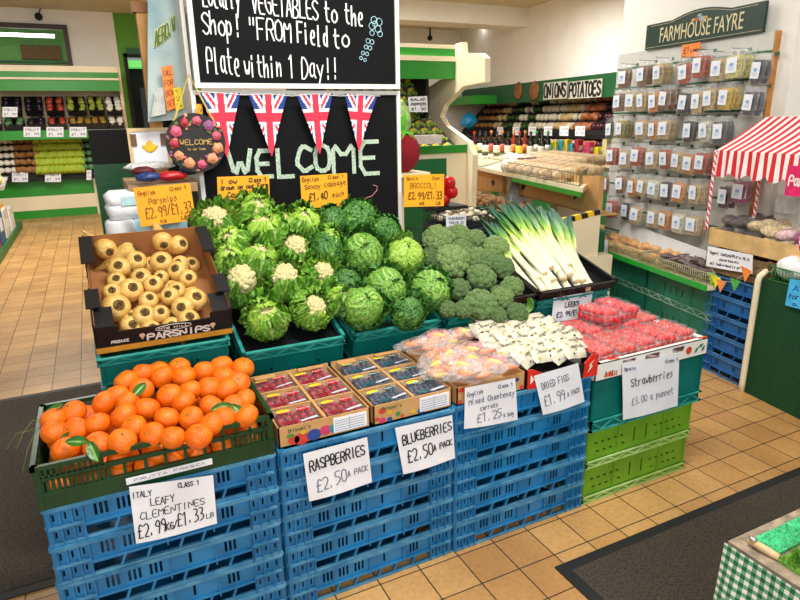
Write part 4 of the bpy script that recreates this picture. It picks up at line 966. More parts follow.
paper('orange card price sign for cauliflowers reading grown on our farm', q4([(217, 177), (269, 175), (270, 204), (218, 206)], FY(2.62)),
      [('I ow', .06, .76, .36, .16), ('Class 1', .60, .78, .94, .14), ('Grown on our Farm', .06, .54, .97, .14, .60), ('Cauliflower', .18, .28, .92, .18, .32), ('£2.00', .18, .02, .5, .2)], M_orange_card, bulge=.002, pen=.016)
paper('orange card price sign for savoy cabbages at £1.40 each', q4([(300, 176), (347, 173), (348, 205), (302, 209)], FY(2.62)),
      [('English', .04, .82, .38, .12, .82), ('Class 1', .58, .86, .92, .1, .86), ('Savoy cabbage', .08, .58, .96, .14, .66), ('£1.40', .16, .22, .55, .24, .26, None, .02), ('each', .66, .28, .92, .14, .32)], M_orange_card, bulge=.002)
bs_ = paper('orange card price sign for broccoli right of the blackboard', q4([(404, 175), (444, 174), (444, 206), (404, 207)], FY(2.66)),
      [('Spain', .06, .84, .34, .10, None, M_ink_brown), ('Class 1', .70, .84, .96, .10, None, M_ink_brown), ('BROCCOLI', .14, .58, .80, .16, None, M_ink_brown), ('£2.99/£1.33', .10, .24, .94, .22, None, M_ink_brown, .022), ('KG', .38, .06, .48, .08), ('LB', .80, .06, .9, .08)], M_orange_card, bulge=.002)
MB().tube([(0, .004, -.08), (0, .004, -.55)], .003, 6).build('stake', M_dark, bs_)
# ================================================================ BLACKBOARDS AND BUNTING
YB = 2.75
def board(name, label, x0, x1, z0, z1, y, fw=.018):
    t = empty(name, ((x0+x1)/2, y, z0), label=label, cat='blackboard'); w_ = (x1-x0)/2; h_ = z1-z0
    MB().box(-w_+fw, w_-fw, -.004, .012, fw, h_-fw).build('chalk_surface', M_black, t)
    MB().box(-w_, w_, -.012, .016, 0, fw).box(-w_, w_, -.012, .016, h_-fw, h_).box(-w_, -w_+fw, -.012, .016, fw, h_-fw).box(w_-fw, w_, -.012, .016, fw, h_-fw).build('frame', M_white, t)
    return t
M_chalk = mat('white_chalk', 'f2f2f2', .9, .05); M_chalkg = mat('pale_green_chalk', 'b9cdb6', .95, .35, 160)
wb = board('blackboard', 'lower black chalkboard reading WELCOME behind the vegetables', .40, 1.352, .62, 1.625, YB)
ub = board('blackboard', 'upper black chalkboard with white handwritten farm message', .418, 1.338, 1.632, 2.40, YB-.03, .02)
def on_board(t, lines, m, y, name='chalk_writing'):
    mb = MB()
    for tx, a, b, hpx, pen in lines:
        A, B = uy(*a, y), uy(*b, y); hh = hpx/FOC*(A-O).dot(CF)
        L_ = B.x-A.x
        write(mb, tx, lambda s, q: Vector((s-t.location.x, y-t.location.y, q-t.location.z)), A.x, A.z, B.x, hh, B.z, pen)
    return mb.build(name, m, t, rn=False)
yb = YB-.03-.0055
on_board(ub, [('Locally', (203, 5), (240, 9), 24, .0058), ('VEGETABLES', (252, 12), (318, 20), 20, .0058), ('to the', (325, 21), (363, 26), 18, .007), ('Shop!', (203, 34), (241, 37), 21, .0058), ('"FROM', (249, 39), (291, 43), 20, .0058), ('Field', (298, 43), (328, 46), 19, .007), ('to', (334, 47), (349, 48), 17, .007),
              ('Plate', (208, 72), (240, 75), 24, .0058), ('within', (245, 76), (282, 77), 20, .0058), ('1', (290, 78), (295, 78), 21, .0058), ('Day!!', (302, 78), (338, 80), 20, .0058)], M_chalk, yb)
mb = MB()
for (px, py, r) in [(374, 20, 3), (379, 22, 3.2), (372, 26, 3), (378, 29, 3), (375, 24, 2.5), (380, 34, 2.4), (372, 33, 2.2), (368, 41, 2), (372, 42, 2), (366, 47, 1.8), (370, 48, 1.8), (363, 53, 1.6), (367, 54, 1.6), (361, 58, 1.4), (365, 60, 1.4)]:
    c = uy(px, py, yb)-ub.location; rr = r/FOC*3; mb.tube([c+Vector((rr*math.cos(a*PI/5), 0, rr*math.sin(a*PI/5))) for a in range(11)], .0018, 4)
mb.build('chalk_flower', mat('pale_blue_chalk', 'a9d3dc', .9), ub)
yw_ = YB-.0055
mb = MB()
for ch, a, b, top, bot in [('W', 230, 252, 151, 177), ('E', 258, 272, 151, 177), ('L', 279, 293, 150, 177), ('C', 297, 312, 146, 172), ('O', 316, 330, 145, 172), ('M', 334, 354, 143, 173), ('E', 361, 378, 142, 174)]:
    A, B, T_ = uy(a, bot, yw_), uy(b, bot-1, yw_), uy(a, top, yw_)
    for st in strokes(ch):
        for k in range(len(st)-1):
            p, q = st[k], st[k+1]; f = lambda p: Vector((A.x+(B.x-A.x)*p.x, 0, A.z+(T_.z-A.z)*p.y))-Vector((wb.location.x, 0, wb.location.z))
            P_, Q_ = f(p), f(q); d = (Q_-P_).normalized(); n_ = Vector((-d.z, 0, d.x))*.0095; P_ = P_-d*.008; Q_ = Q_+d*.008
            yy = yw_-YB-.0004*(len(mb.f) % 9); mb.poly([P_+n_+Vector((0, yy, 0)), P_-n_+Vector((0, yy, 0)), Q_-n_+Vector((0, yy, 0)), Q_+n_+Vector((0, yy, 0))])
mb.build('chalk_writing', M_chalkg, wb, rn=False)
mb = MB(); mb.tube([uy(px, py, yw_)-wb.location for px, py in [(366, 198), (372, 196), (377, 190), (377, 186), (373, 185)]], .002, 5); mb.build('chalk_squiggle', mat('pink_chalk', 'd88a96', .9), wb)
M_fb, M_fr, M_fw = mat('flag_blue', '1f3f8f', .6, .05), mat('flag_red', 'e8304e', .6, .05), mat('flag_white', 'f4f2f4', .6, .03)
def flag_col(x, y):   # x -1..1 across, y 0 top .. 1
    X, Y = x*1.0, (y-.42)*1.9
    if abs(X) < .17: return 1
    if abs(Y) < .16: return 1
    if abs(X) < .28 or abs(Y) < .27: return 2
    for s in (1, -1):
        d = (Y-s*X*1.15)/1.5
        if abs(d+.02*s) < .06: return 1
        if abs(d) < .15: return 2
    return 0
def pennant():
    mb = MB(); nu, nv = 44, 54; W, H = .071, .222
    for j in range(nv):
        for i in range(nu):
            v0, v1 = j/nv, (j+1)/nv; pts = []
            for (a, b) in ((i, v0), (i, v1), (i+1, v1), (i+1, v0)):
                u = a/nu*2-1; hw = W*(1-b)+.001; pts.append((u*hw, .004*math.sin(b*3), -b*H))
            uc = (i+.5)/nu*2-1; vc = (v0+v1)/2
            mb.add(pts, [(0, 1, 2, 3)], flag_col(uc*(1-vc), vc*1.15))
    o = mb.build('flag_pennant', [M_fb, M_fr, M_fw], smooth=False); return o
pn = pennant(); tag(pn, cat='flag')
for i, (cx, cy, tx, ty) in enumerate([(220, 93, 227, 157), (268, 94, 272, 156), (315, 94, 320, 154), (361, 95, 359, 151)]):
    T_ = uy(cx, cy, YB-.05); Bt = uy(tx, ty, YB-.05); d = Bt-T_; sc = d.length/.222
    put(pn, T_, (0, math.atan2(-d.x, -d.z), 0), 'union flag pennant hanging across the blackboard, %s from left' % ORD[i], 'union flag bunting', (sc*1.0, 1, sc))
mb = MB(); mb.tube([uy(px, py, YB-.052) for px, py in [(196, 91), (220, 93), (244, 95), (268, 94), (292, 96), (315, 94), (340, 96), (361, 95), (380, 96)]], .0015, 5); o = mb.build('hanging_string', M_white); tag(o, 'white cord carrying the union flag pennants', 'cord')
# ================================================================ LEFT OF THE BLACKBOARD
wr = empty('flower_wreath_sign', uy(196, 143, 2.66), label='round black welcome plaque ringed with pink and orange flowers', cat='sign')
Rw = 25/FOC*2.85
MB().lathe([(Rw, -.004), (Rw, .004)], 40, M=Matrix.Rotation(PI/2, 4, 'X')).build('plaque', mat('plaque_dark', '231f20', .6, .3, 60), wr)
fm = [mat('flower_pink', 'd9607c', .6, .2, 60), mat('flower_peach', 'e59a72', .6, .2, 60), mat('flower_mauve', '9a5a86', .6, .2, 60), mat('flower_leaf', '5a6a35', .6, .3, 60), mat('flower_red', 'b83a4a', .6, .2, 60)]
rnd = random.Random(4)
for i in range(64):
    big = i < 11; a = (i*2*PI/11+.3) if big else rnd.uniform(0, 6.28); rr = Rw*(.74 if big else rnd.uniform(.55, .96))*1.0; r = rnd.uniform(.018, .024) if big else rnd.uniform(.005, .009)
    mb = MB(); mb.ball((rr*math.cos(a), -.006, rr*math.sin(a)), r, 2, lambda p: 1+.22*math.sin(5*math.atan2(p.z, p.x)+i)*.5+.15*noise.noise(p*3), sc=(1, .5, 1))
    if big: mb.ball((rr*math.cos(a), -.014, rr*math.sin(a)), r*.55, 1, None, sc=(1, .5, 1))
    mb.build('flower', fm[rnd.choice([0, 1, 1, 2, 4, 0]) if big else rnd.choice([0, 1, 3, 3, 3, 2])], wr, True)
mb = MB(); write(mb, 'WELCOME', lambda s, t: Vector((s, -.007, t)), -.062, -.006, .062, .020, pen=.003, jit=0); write(mb, 'to our home', lambda s, t: Vector((s, -.007, t)), -.035, -.028, .035, .010, pen=.0014, jit=0); mb.build('lettering', mat('gold_print', 'c9a45c', .5), wr, rn=False)
ch = MB(); ch.tube([(-.085, 0, .06), (-.04, 0, .17), (0.0, 0, .26), (.04, 0, .17), (.085, 0, .07)], .004, 5); ch.build('rope', mat('yellow_rope', 'd6bf5a', .8), wr)
# shelf / counter with wrapped goods
ct = empty('counter', (.115, 2.68, 0), label='low wooden topped counter left of the blackboard carrying the netted goods', cat='counter')
MB().box(0, .265, 0, .42, 1.225, 1.262).build('top', mat('weathered_wood', 'a98a63', .8, .2, 12), ct)
MB().box(.01, .255, .15, .40, 0, 1.225).build('body', M_dark, ct)
def bag_lump(label, p, sc, m, name='wrapped_pack', seed=1, cat='bag', bump=.2):
    mb = MB(); mb.ball((0, 0, 0), 1, 3, lambda q: 1+bump*noise.noise(q*2.5+Vector((seed, 0, 0)))+.05*noise.noise(q*9), sc=sc); o = mb.build(name, m, smooth=True, rn=False); o.location = p; tag(o, label, cat); return o
bag_lump('dark red netted pack on the wooden counter', uy(143, 171, 2.72), (.045, .03, .018), mat('netting_maroon', '5e1420', .5, .3, 60))
bag_lump('blue netted pack on the wooden counter', uy(148, 177, 2.68), (.05, .03, .018), mat('netting_blue', '28407c', .4, .3, 60), seed=2)
bag_lump('bright red netted pack on the wooden counter', uy(172, 176, 2.69), (.058, .03, .02), mat('netting_red', 'c01822', .35, .2, 60), seed=3)
bag_lump('dark blue pack next to the bright red pack', uy(189, 170, 2.75), (.04, .03, .022), mat('netting_navy', '1d3563', .4, .2, 60), seed=4)
bag_lump('clear crumpled plastic wrap heap behind the netted packs', uy(150, 166, 2.80), (.10, .05, .018), film('crumpled_wrap', (1, 1, 1), .45, .2, 30, .9), seed=5)
# framed picture of a yellow flower
pf = empty('framed_picture', uy(150, 148, 2.98), (-.12, 0, 0), 'pale wooden frame holding a yellow flower picture', 'picture')
MB().box(-.085, .085, -.006, .006, -.085, -.07).box(-.085, .085, -.006, .006, .07, .085).box(-.085, -.07, -.006, .006, -.07, .07).box(.07, .085, -.006, .006, -.07, .07).build('frame', mat('pale_frame_wood', 'd9bb8b', .6, .1), pf)
MB().box(-.07, .07, .0, .004, -.07, .07).build('picture_sheet', M_paper, pf)
mb = MB(); mb.ball((.0, -.003, 0), .032, 2, lambda p: 1+.2*math.sin(3*math.atan2(p.z, p.x)), sc=(1, .06, .55)); mb.ball((0, -.003, .018), .014, 2, None, sc=(1, .1, 1)); mb.build('yellow_flower', mat('picture_yellow', 'f0bf10', .6), pf, True)
for sx in (-.063, .06): MB().box(sx-.012, sx+.012, -.010, -.004, .01, .06).build('tag', mat('brown_tag', '6a4a22', .6), pf)
# toilet rolls and wrapped kitchen paper
M_roll = mat('tissue_white', 'e6e8ea', .6, .04, 20, .3, 60); M_wrapb = mat('pale_blue_wrap', 'b9dfe8', .4, .05)
kp = empty('paper_pack', uy(125, 207, 2.70), (0, 0, .2), 'white wrapped kitchen paper pack lying behind the parsnip box', 'paper pack')
mb = MB()
for dz in (-.012, .03): mb.tube([(-.066, 0, dz-.004), (-.05, 0, dz), (.06, 0, dz), (.07, 0, dz-.003)], [.03, .04, .04, .034], 18)
mb.build('rolls', M_roll, kp, True); MB().box(-.02, .05, -.042, -.036, .01, .045).build('blue_label', M_wrapb, kp)
for i, (px, m_) in enumerate([(122, M_roll), (150, M_wrapb), (175, M_wrapb)]):
    mb = MB(); mb.lathe([(.05, 0), (.056, .008), (.056, .09), (.05, .10), (.02, .10), (.02, .09)], 24); o = mb.build('tissue_roll', m_, smooth=True); b_ = uy(px, 236, 2.70); o.location = (b_.x, b_.y, 1.03); tag(o, ['white tissue roll at left behind the parsnip box', 'pale blue tissue roll in the middle behind the parsnip box', 'pale blue tissue roll at right behind the parsnip box'][i], 'tissue roll', 'tissue rolls')
st_ = empty('stand', (-.0, 2.655, 0), label='dark stand behind the parsnip box carrying the tissue rolls', cat='stand')
MB().box(.0, .40, -.02, .09, 1.0, 1.028).build('shelf_top', M_dark, st_)
for lx in (.01, .37): MB().box(lx, lx+.02, 0, .02, 0, 1.0).build('leg', M_dark, st_)
# green cabinet behind
a_ = uy(93, 165, 4.2); b_ = uy(136, 165, 4.2)
gc = empty('cabinet', (a_.x, 4.2, 0), label='dark green cabinet with black upper part beyond the counter', cat='cabinet')
MB().box(0, .26, 0, .5, 0, a_.z).build('body', mat('cabinet_green', '14622f', .4, .08), gc)
MB().box(.0, .26, .05, .5, a_.z, uy(95, 130, 4.2).z).build('upper_part', M_dark, gc)
MB().box(.03, .26, -.006, .0, a_.z-.13, a_.z-.10).build('trim_rail', M_dgreen, gc)
# wooden post and hanging banner
po = empty('wooden_post', (.275, 3.02, 0), label='pale wooden shelf upright left of the blue banner', cat='post')
MB().box(-.02, .03, -.02, .03, 0, 1.98).build('upright', mat('pine_wood', 'c8924e', .6, .15, 10), po); MB().box(-.035, .045, -.03, .04, 1.945, 1.985).build('cap', mat('pine_wood_dark', '8a5a2a', .6), po)
bn = MB(); Yn = 2.9
def BN(s, t): # s 0..1 across, t 0..1 up
    a, b = uy(148, 122, Yn), uy(200, 118, Yn); c, d = uy(148, -30, Yn), uy(180, -30, Yn)
    p = a.lerp(b, s).lerp(c.lerp(d, s), t); p.y += .012*math.sin(s*5+t*3); return p
bn.grid(lambda u, v: BN(u, v), 12, 16); bn.grid(lambda u, v: BN(u, v)+Vector((0, .002, 0)), 12, 16)
bo = bn.build('banner', mat('weathered_blue_cloth', '8fb0ba', .8, .12, 5, col2='b9ccc8'), smooth=True, rn=False); tag(bo, 'faded blue cloth banner with green lettering hanging left of the blackboard', 'banner')
mb = MB(); write(mb, 'AERO.W', lambda s, t: BN(s, t)-Vector((0, .003, 0)), .16, .50, .66, .105, .60, .07, .25); mb.build('lettering', mat('cream_green_print', 'c9cf9c', .7), bo, rn=False)
mb = MB(); write(mb, 'AERO.W', lambda s, t: BN(s, t)-Vector((0, .005, 0)), .165, .503, .66, .10, .60, .035, .25); mb.build('lettering', mat('olive_green_print', '5d7a34', .7), bo, rn=False)
paper('orange handwritten note pinned to the blue banner', q4([(161, 67), (172, 65), (176, 108), (167, 111)], FY(2.87)), scribbles(['CALL', 'FOR', 'BOX', 'SET'], M_ink_brown, .05), M_neon_orange, 'note', 'note')
paper('yellow price label beside the orange note', q4([(173, 88), (181, 87), (184, 108), (176, 111)], FY(2.865)), scribbles(['1', '2', '3'], M_ink_brown, .05), mat('yellow_card', 'f2d422', .6), 'note', 'note')
paper('pale folded card reading ELD behind the orange note', q4([(156, 88), (164, 87), (166, 114), (151, 117)], FY(2.88)), [('ELD', .15, .4, .9, .3)], mat('grey_card', 'c3c6bd', .7), 'card', 'card')
paper('small framed dark card right of the banner', q4([(188, 92), (198, 92), (198, 120), (189, 120)], FY(2.86)), [], mat('frame_pale', 'd9d6cf', .6), 'card', 'card')
paper('tiny orange card below the union flags', q4([(196, 104), (202, 104), (203, 116), (196, 117)], FY(2.72)), scribbles(['7A'], M_ink_brown, .06), M_orange_card, 'card', 'card')
# white pillar between banner and blackboard
pl = MB().box(.40, .415, YB+.02, YB+.35, 0, 3.3).build('trim_6', M_white); struct(pl)
# cushion-like plush tomato
tm = empty('plush_tomato', uy(402, 152, 3.2), label='large red plush tomato with green leaf top right of the blackboard', cat='plush toy')
mb = MB(); mb.ball((0, 0, 0), .105, 4, lambda p: 1+.03*math.cos(6*math.atan2(p.y, p.x)), sc=(1, 1, 1.1)); mb.build('body', mat('plush_red', '8e1020', .9, .25, 80, .6, 200), tm, True)
mb = MB()
for i in range(6): a = i*PI/3; mb.grid(lambda u, v: Vector((math.cos(a)*v*.09-math.sin(a)*(u*2-1)*.03*math.sin(PI*(v*.9+.1)), math.sin(a)*v*.09+math.cos(a)*(u*2-1)*.03*math.sin(PI*(v*.9+.1)), .122-.055*v*v)), 4, 6)
mb.tube([(0, 0, .11), (.01, 0, .17), (.02, 0, .2)], [.02, .014, .012], 8); mb.build('leaf_top', mat('plush_green', '5fc02c', .9), tm, True, False)
bag_lump('pale green leafy bundle above the plush tomato', uy(402, 120, 3.3), (.05, .05, .10), mat('leafy_bundle', '9cc070', .6, .3, 30), 'leafy_bundle', 3, 'vegetable', .3)
tbl = empty('stand', (uy(398, 172, 3.25).x, 3.1, 0), label='small cream stand under the plush tomato', cat='stand')
zt9 = tm.location.z-.112
MB().box(-.12, .13, 0, .3, zt9-.02, zt9).build('top', M_ivory, tbl); MB().box(-.02, .02, .12, .16, 0, zt9-.02).build('leg', M_ivory, tbl)
# ================================================================ HANGING BAG WALL (frame FW: y runs away along the wall, -x towards the shop)
def onwall(px, py, off=0.0):
    p = PW - N2*off; return upl(px, py, p, N2)
FWI = FW.inverted()
sw = empty('slatwall_panel', PW, (0, 0, YAW2), 'pale slatted display panel carrying rows of hanging snack bags', 'display panel')
mb = MB()
zs = [.62, .80, .98, 1.155, 1.33, 1.505, 1.68, 1.82, 1.93]
mb.box(0, .03, 0, 1.36, .56, zs[0])
for a, b in zip(zs[:-1], zs[1:]): mb.box(0, .03, 0, 1.36, a+.012, b)
mb.box(.012, .03, 0, 1.36, .56, 1.93); mb.build('slats', mat('grey_slat_panel', 'cfcfc8', .5, .03), sw)
mb = MB()
for z in zs[:-1]: mb.box(-.003, .012, 0, 1.36, z+.002, z+.010)
mb.build('groove_rails', mat('green_rail', '0e7a52', .4), sw)
MB().box(-.004, .034, -.010, 0, .5, 1.93).build('edge_strip', mat('wood_edge', 'b9803f', .6), sw)
# farmhouse sign
A, B, C_, D_ = [FWI @ onwall(*p, .02) for p in [(645, 48), (762, 35), (764, 6), (645, 22)]]
fs = empty('shop_sign', PW, (0, 0, YAW2), 'dark green arched sign reading FARMHOUSE FAYRE above the snack bags', 'sign')
y0_, y1_ = A.y, B.y; zb = (A.z+B.z)/2; zt = (C_.z+D_.z)/2; n = 20
def arch(s): return zt+.035*math.sin(PI*min(1, max(0, (s-.25)/.5)))
prof = [(y0_+(y1_-y0_)*i/n, arch(i/n)) for i in range(n+1)]
pts = [(-.02, y0_, zb)]+[(-.02, y, z) for y, z in prof]+[(-.02, y1_, zb)]
MB().prism(pts, (.018, 0, 0)).build('board', mat('sign_green', '0a3024', .4, .05), fs)
mb = MB()
pp = [Vector((-.0215, y, z-.012)) for y, z in prof[1:-1]]; mb.tube(pp, .0015, 4); mb.tube([(-.0215, y0_-.012, zb+.012), (-.0215, y1_+.012, zb+.012)], .0015, 4); mb.build('gold_line', mat('cream_print', 'd9cfa8', .6), fs)
def text_mesh(txt, size, m, parent, loc, rot, sx=1, name='lettering', ext=.002):
    cu = bpy.data.curves.new('t', 'FONT'); cu.body = txt; cu.size = size; cu.extrude = ext; cu.align_x = 'CENTER'; cu.resolution_u = 3
    o = bpy.data.objects.new('t', cu); COL.objects.link(o); bpy.context.view_layer.update()
    me = bpy.data.meshes.new_from_object(o); bpy.data.objects.remove(o); me.materials.clear(); me.materials.append(m)
    r = bpy.data.objects.new(name, me); COL.objects.link(r); r.parent = parent; r.location = loc; r.rotation_euler = rot; r.scale = (sx, 1, 1); return r
wid = abs(y1_-y0_)
text_mesh('FARMHOUSE FAYRE', .135, mat('cream_print', 'd9cfa8', .6), fs, (-.0225, (y0_+y1_)/2, zb+.035), (PI/2, 0, -PI/2), .80*wid/(.135*9.9), ext=.001)
mb = MB()
for k, (dy, r) in enumerate([(.05, .016), (.02, .02), (-.02, .018), (-.05, .013), (0, .014)]): mb.ball((-.022, (y0_+y1_)/2-dy, zt-.025+(.02 if k == 4 else 0)), r, 2, None, k % 3, sc=(.1, 1.4, .7))
mb.build('painted_bread', [mat('bread_print', 'c9a05c', .7), mat('stone_print', '9fb0b4', .7), mat('onion_print', 'a5623a', .7)], fs, True)
def wall_quad(pts, off): return [onwall(px, py, off) for px, py in pts]
paper('neon orange card reading £1 pack below the farmhouse sign', wall_quad([(682, 45), (701, 42), (699, 56), (682, 58)], .03), [('£1', .12, .3, .42, .45), ('A PACK', .48, .34, .94, .2)], M_neon_orange, pen=.03)
# bags
M_lbl = mat('bag_label', 'e9eef6', .5, .03); M_lblb = mat('bag_label_print', '8fb2dc', .5, .1)
bagm = {'br': ('brown', '8a6238'), 'tan': ('tan', 'c7ab78'), 'or': ('orange', 'e08a2c'), 'rd': ('reddish orange', 'b84e22'), 'ye': ('golden yellow', 'e9b52a'), 'dk': ('dark', '2f2620'), 'ol': ('olive', '9a8a2a'), 'cr': ('cream', 'e6dcba'), 'gy': ('dark grey', '4a4a50'), 'pu': ('dark purple', '4a1c34'), 'pi': ('pinkish', 'b0486a'), 'py': ('pale yellow', 'e8cf7a')}
M_hdr = film('bag_header_film', (1, 1, 1), .07, .06, 24, .8)
def snack_bag(k):
    nm, hx = bagm[k]; t = empty('snack_bag'); tag(t, cat='bag'); W, H, T_ = .118, .165, .026
    # contents: a filled pouch with nubbly surface; hangs from z=0 down to -H, faces -x
    mb = MB(); sd = sum(map(ord, k))
    def s_(u, v, sg):
        y = (u-.5)*W*(.94); z = -H*.20-(H*.78)*v; e = (1-abs(u*2-1)**2.2)*(1-abs(v*2-1)**3)*(.3+.8*v); y *= (.80+.2*math.sin(PI*min(1, v*1.15)))
        return Vector((sg*T_*.5*e*(1+.3*noise.noise(Vector((y, z, sd))*60)), y, z))
    mb.grid(lambda u, v: s_(u, v, -1), 10, 10); mb.grid(lambda u, v: s_(u, v, 1), 10, 10)
    mb.build('contents', mat('snack_%s' % k, hx, .6, .55, 110, 1.0, 200), t, True, False)
    f = MB()
    def f_(u, v, sg):
        y = (u-.5)*W; z = -H*v; e = (1-abs(u*2-1)**4)*(1-abs(v*2-1)**5)*(.2+.8*v)
        return Vector((sg*(T_*.5*e+.002)+.002*math.sin(y*120+v*6), y, z))
    f.grid(lambda u, v: f_(u, v, -1), 10, 12); f.grid(lambda u, v: f_(u, v, 1), 10, 12); f.build('clear_film', M_hdr, t, True, False)
    l = MB(); l.grid(lambda u, v: Vector((-(T_*.5+.0045)+.001*math.sin(u*3), (u-.5)*.068, -.045-.088*v)), 4, 4, 0)
    l.add([(-(T_*.5+.0056), .015*math.cos(a*PI/6), -.086+.011*math.sin(a*PI/6)) for a in range(12)], [tuple(range(12))], 1)
    lo_ = l.build('label', [M_lbl, M_lblb], t, rn=False)
    l = MB()
    for r_ in range(3): l.box(-(T_*.5+.0062), -(T_*.5+.0058), -.020+.004*r_, .022-.003*r_, -.104-.006*r_, -.1025-.006*r_)
    l.build('label_print', M_lblb, lo_)
    return t
BG = {k: snack_bag(k) for k in bagm}
hook = empty('display_hook'); tag(hook, cat='hook'); MB().tube([(.0, 0, 0), (-.13, 0, .004), (-.138, 0, .012)], .0022, 6).build('prong', mat('hook_steel', '9a9fa0', .3, metal=1), hook)
MB().box(-.002, .006, -.012, .012, -.012, .008).build('back_clip', M_dgreen, hook)
rows = [(1.82, [(622, 78, 'br', 2), (640, 75, 'br', 3), (656, 73, 'tan', 4), (681, 73, 'rd', 2), (697, 66, 'rd', 4), (716, 69, 'tan', 2), (731, 66, 'py', 5), (757, 71, 'gy', 2)]),
        (1.62, [(616, 102, 'br', 2), (629, 101, 'tan', 2), (639, 101, 'tan', 2), (651, 102, 'or', 2), (663, 99, 'br', 4), (683, 103, 'dk', 2), (695, 102, 'tan', 2), (706, 99, 'tan', 3), (723, 98, 'ye', 4), (749, 103, 'gy', 3)]),
        (1.44, [(608, 130, 'dk', 1), (619, 129, 'ol', 4), (638, 129, 'tan', 2), (651, 130, 'or', 2), (662, 129, 'tan', 4), (687, 131, 'dk', 2), (701, 131, 'cr', 2), (717, 132, 'gy', 3)]),
        (1.26, [(609, 156, 'rd', 3), (623, 159, 'tan', 2), (635, 156, 'rd', 3), (649, 159, 'tan', 2), (662, 159, 'rd', 2), (675, 161, 'tan', 2), (687, 164, 'or', 2), (699, 163, 'rd', 4)]),
        (1.08, [(604, 184, 'br', 1), (618, 184, 'br', 2), (630, 187, 'or', 2), (641, 187, 'tan', 3), (652, 189, 'cr', 2), (664, 191, 'dk', 2), (677, 192, 'or', 2), (692, 193, 'tan', 4)]),
        (.90, [(609, 209, 'rd', 3), (624, 211, 'dk', 2), (635, 215, 'tan', 2), (651, 218, 'tan', 2), (662, 220, 'or', 2), (676, 223, 'cr', 2), (690, 225, 'tan', 3)]),
        (.95, [(722, 197, 'pu', 3), (738, 192, 'pi', 3)])]
rw = ['top', 'second', 'third', 'fourth', 'fifth', 'lowest', 'awning-shaded']
for r, (z_, bags) in enumerate(rows):
    for i, (px, py, k, n) in enumerate(bags):
        c = onwall(px, py, .125)            # the label centre of the front bag
        L0 = FWI @ c; top = L0.z+.09
        if r < 6:
            h_ = put(hook, FW @ Vector((0, L0.y, top+.002)), (0, 0, YAW2), 'steel display hook on the %s bag rail, %s from left' % (rw[r], ORD[i]), 'display hooks')
        else:
            put(hook, FW @ Vector((0, L0.y, top+.002)), (0, 0, YAW2), 'steel display hook in the shade of the striped awning', 'display hooks')
        for j in range(n):
            p = FW @ Vector((-.112+j*.024, L0.y+random.uniform(-.004, .004), top))
            put(BG[k], p, (random.uniform(-.10, .10), random.uniform(-.06, .03), YAW2+random.uniform(-.16, .16)), '%s snack bag, %s row, %s hook from left, %s' % (bagm[k][0], rw[r], ORD[i], 'frontmost with white label' if j == 0 else 'tucked behind the front bag'), 'snack bags on the display panel', (1, 1, .97))
# ledge below the bags
zL = .535
a = uz(705, 285, zL); b = uz(588, 244, zL); e2 = (b-a); e2.z = 0; LL = e2.length; e2.normalize(); n2 = Vector((e2.y, -e2.x, 0)); yaw3 = math.atan2(-e2.x, e2.y)
PL = Vector((a.x, a.y, 0)) - e2*.0
FL = Matrix.Translation(PL) @ Matrix.Rotation(yaw3, 4, 'Z')
lg = empty('display_ledge', PL, (0, 0, yaw3), 'ivory display ledge with bright green front edge under the snack bags', 'shelf')
MB().box(.0, .28, -.02, LL+.05, zL-.03, zL-.008).build('deck', M_ivory, lg); MB().box(-.012, .0, -.02, LL+.05, zL-.032, zL).build('green_edge', mat('bright_green_edge', '1fa23a', .35, .05), lg)
MB().box(.26, .28, -.02, LL+.05, zL-.03, .60).build('back_rise', M_ivory, lg)
MB().box(.25, .28, -.0, LL+.03, .0, zL-.03).build('plinth', M_ivory, lg)
def wire_basket(label, F, rz, L, W, h, group=None, m=None, step=.018, name='wire_basket'):
    mb = MB(); m = m or mat('wire_green_gold', 'b3b184', .35, .1, metal=.2)
    for (S, M) in side_mats(W, L):
        mb.tube([M @ Vector((0, 0, h)), M @ Vector((S, 0, h))], .003, 5); mb.tube([M @ Vector((0, 0, .004)), M @ Vector((S, 0, .004))], .003, 5); mb.tube([M @ Vector((0, 0, h*.5)), M @ Vector((S, 0, h*.5))], .0016, 4)
        n = max(2, int(S/step))
        for i in range(n+1): mb.tube([M @ Vector((S*i/n, 0, .004)), M @ Vector((S*i/n, 0, h))], .002, 4)
    n = int(L/.03)
    for i in range(1, n): mb.tube([(0, L*i/n, .004), (W, L*i/n, .004)], .0015, 4)
    o = mb.build(name, m, smooth=True); o.matrix_world = F; tag(o, label, 'basket', group); return o
for i in range(2):
    L1 = (LL+.02)/2-.01
    wire_basket(['green wire basket holding dark wrapped cakes on the ledge', 'green wire basket holding wrapped buns on the ledge'][i], FL @ Matrix.Translation((.012, i*(L1+.01), zL-.006)), 0, L1, .26, .075, 'wire baskets on the ledge')
M_wrap = film('bun_wrap', (1, 1, 1), .06, .08, 24, .6)
def wrapped(name, m, sc, seed, cat, lab=True):
    t = empty(name); tag(t, cat=cat)
    MB().ball((0, 0, 0), 1, 3, lambda q: 1+.15*noise.noise(q*2.5+Vector((seed, 0, 0))), sc=sc).build('contents', m, t, True, False)
    MB().ball((0, 0, 0), 1, 3, lambda q: 1.12+.16*noise.noise(q*4+Vector((seed, 3, 0))), sc=(sc[0]*1.1, sc[1]*1.1, sc[2]*1.05)).build('film', M_wrap, t, True, False)
    if lab:
        l = MB(); l.grid(lambda u, v: Vector(((u-.5)*.04, (v-.5)*.03, sc[2]*1.22)), 2, 2); l.build('label', mat('pale_pink_label', 'e6d3da', .5), t, rn=False)
    return t
bun = wrapped('wrapped_bun', mat('bun_crust', 'd7984a', .6, .25, 40), (.055, .042, .024), 1, 'bread', False)
cake = wrapped('wrapped_dark_cake', mat('dark_wrapped_cake', '35191d', .4, .3, 30, col2='5a2a30'), (.052, .036, .018), 2, 'cake')
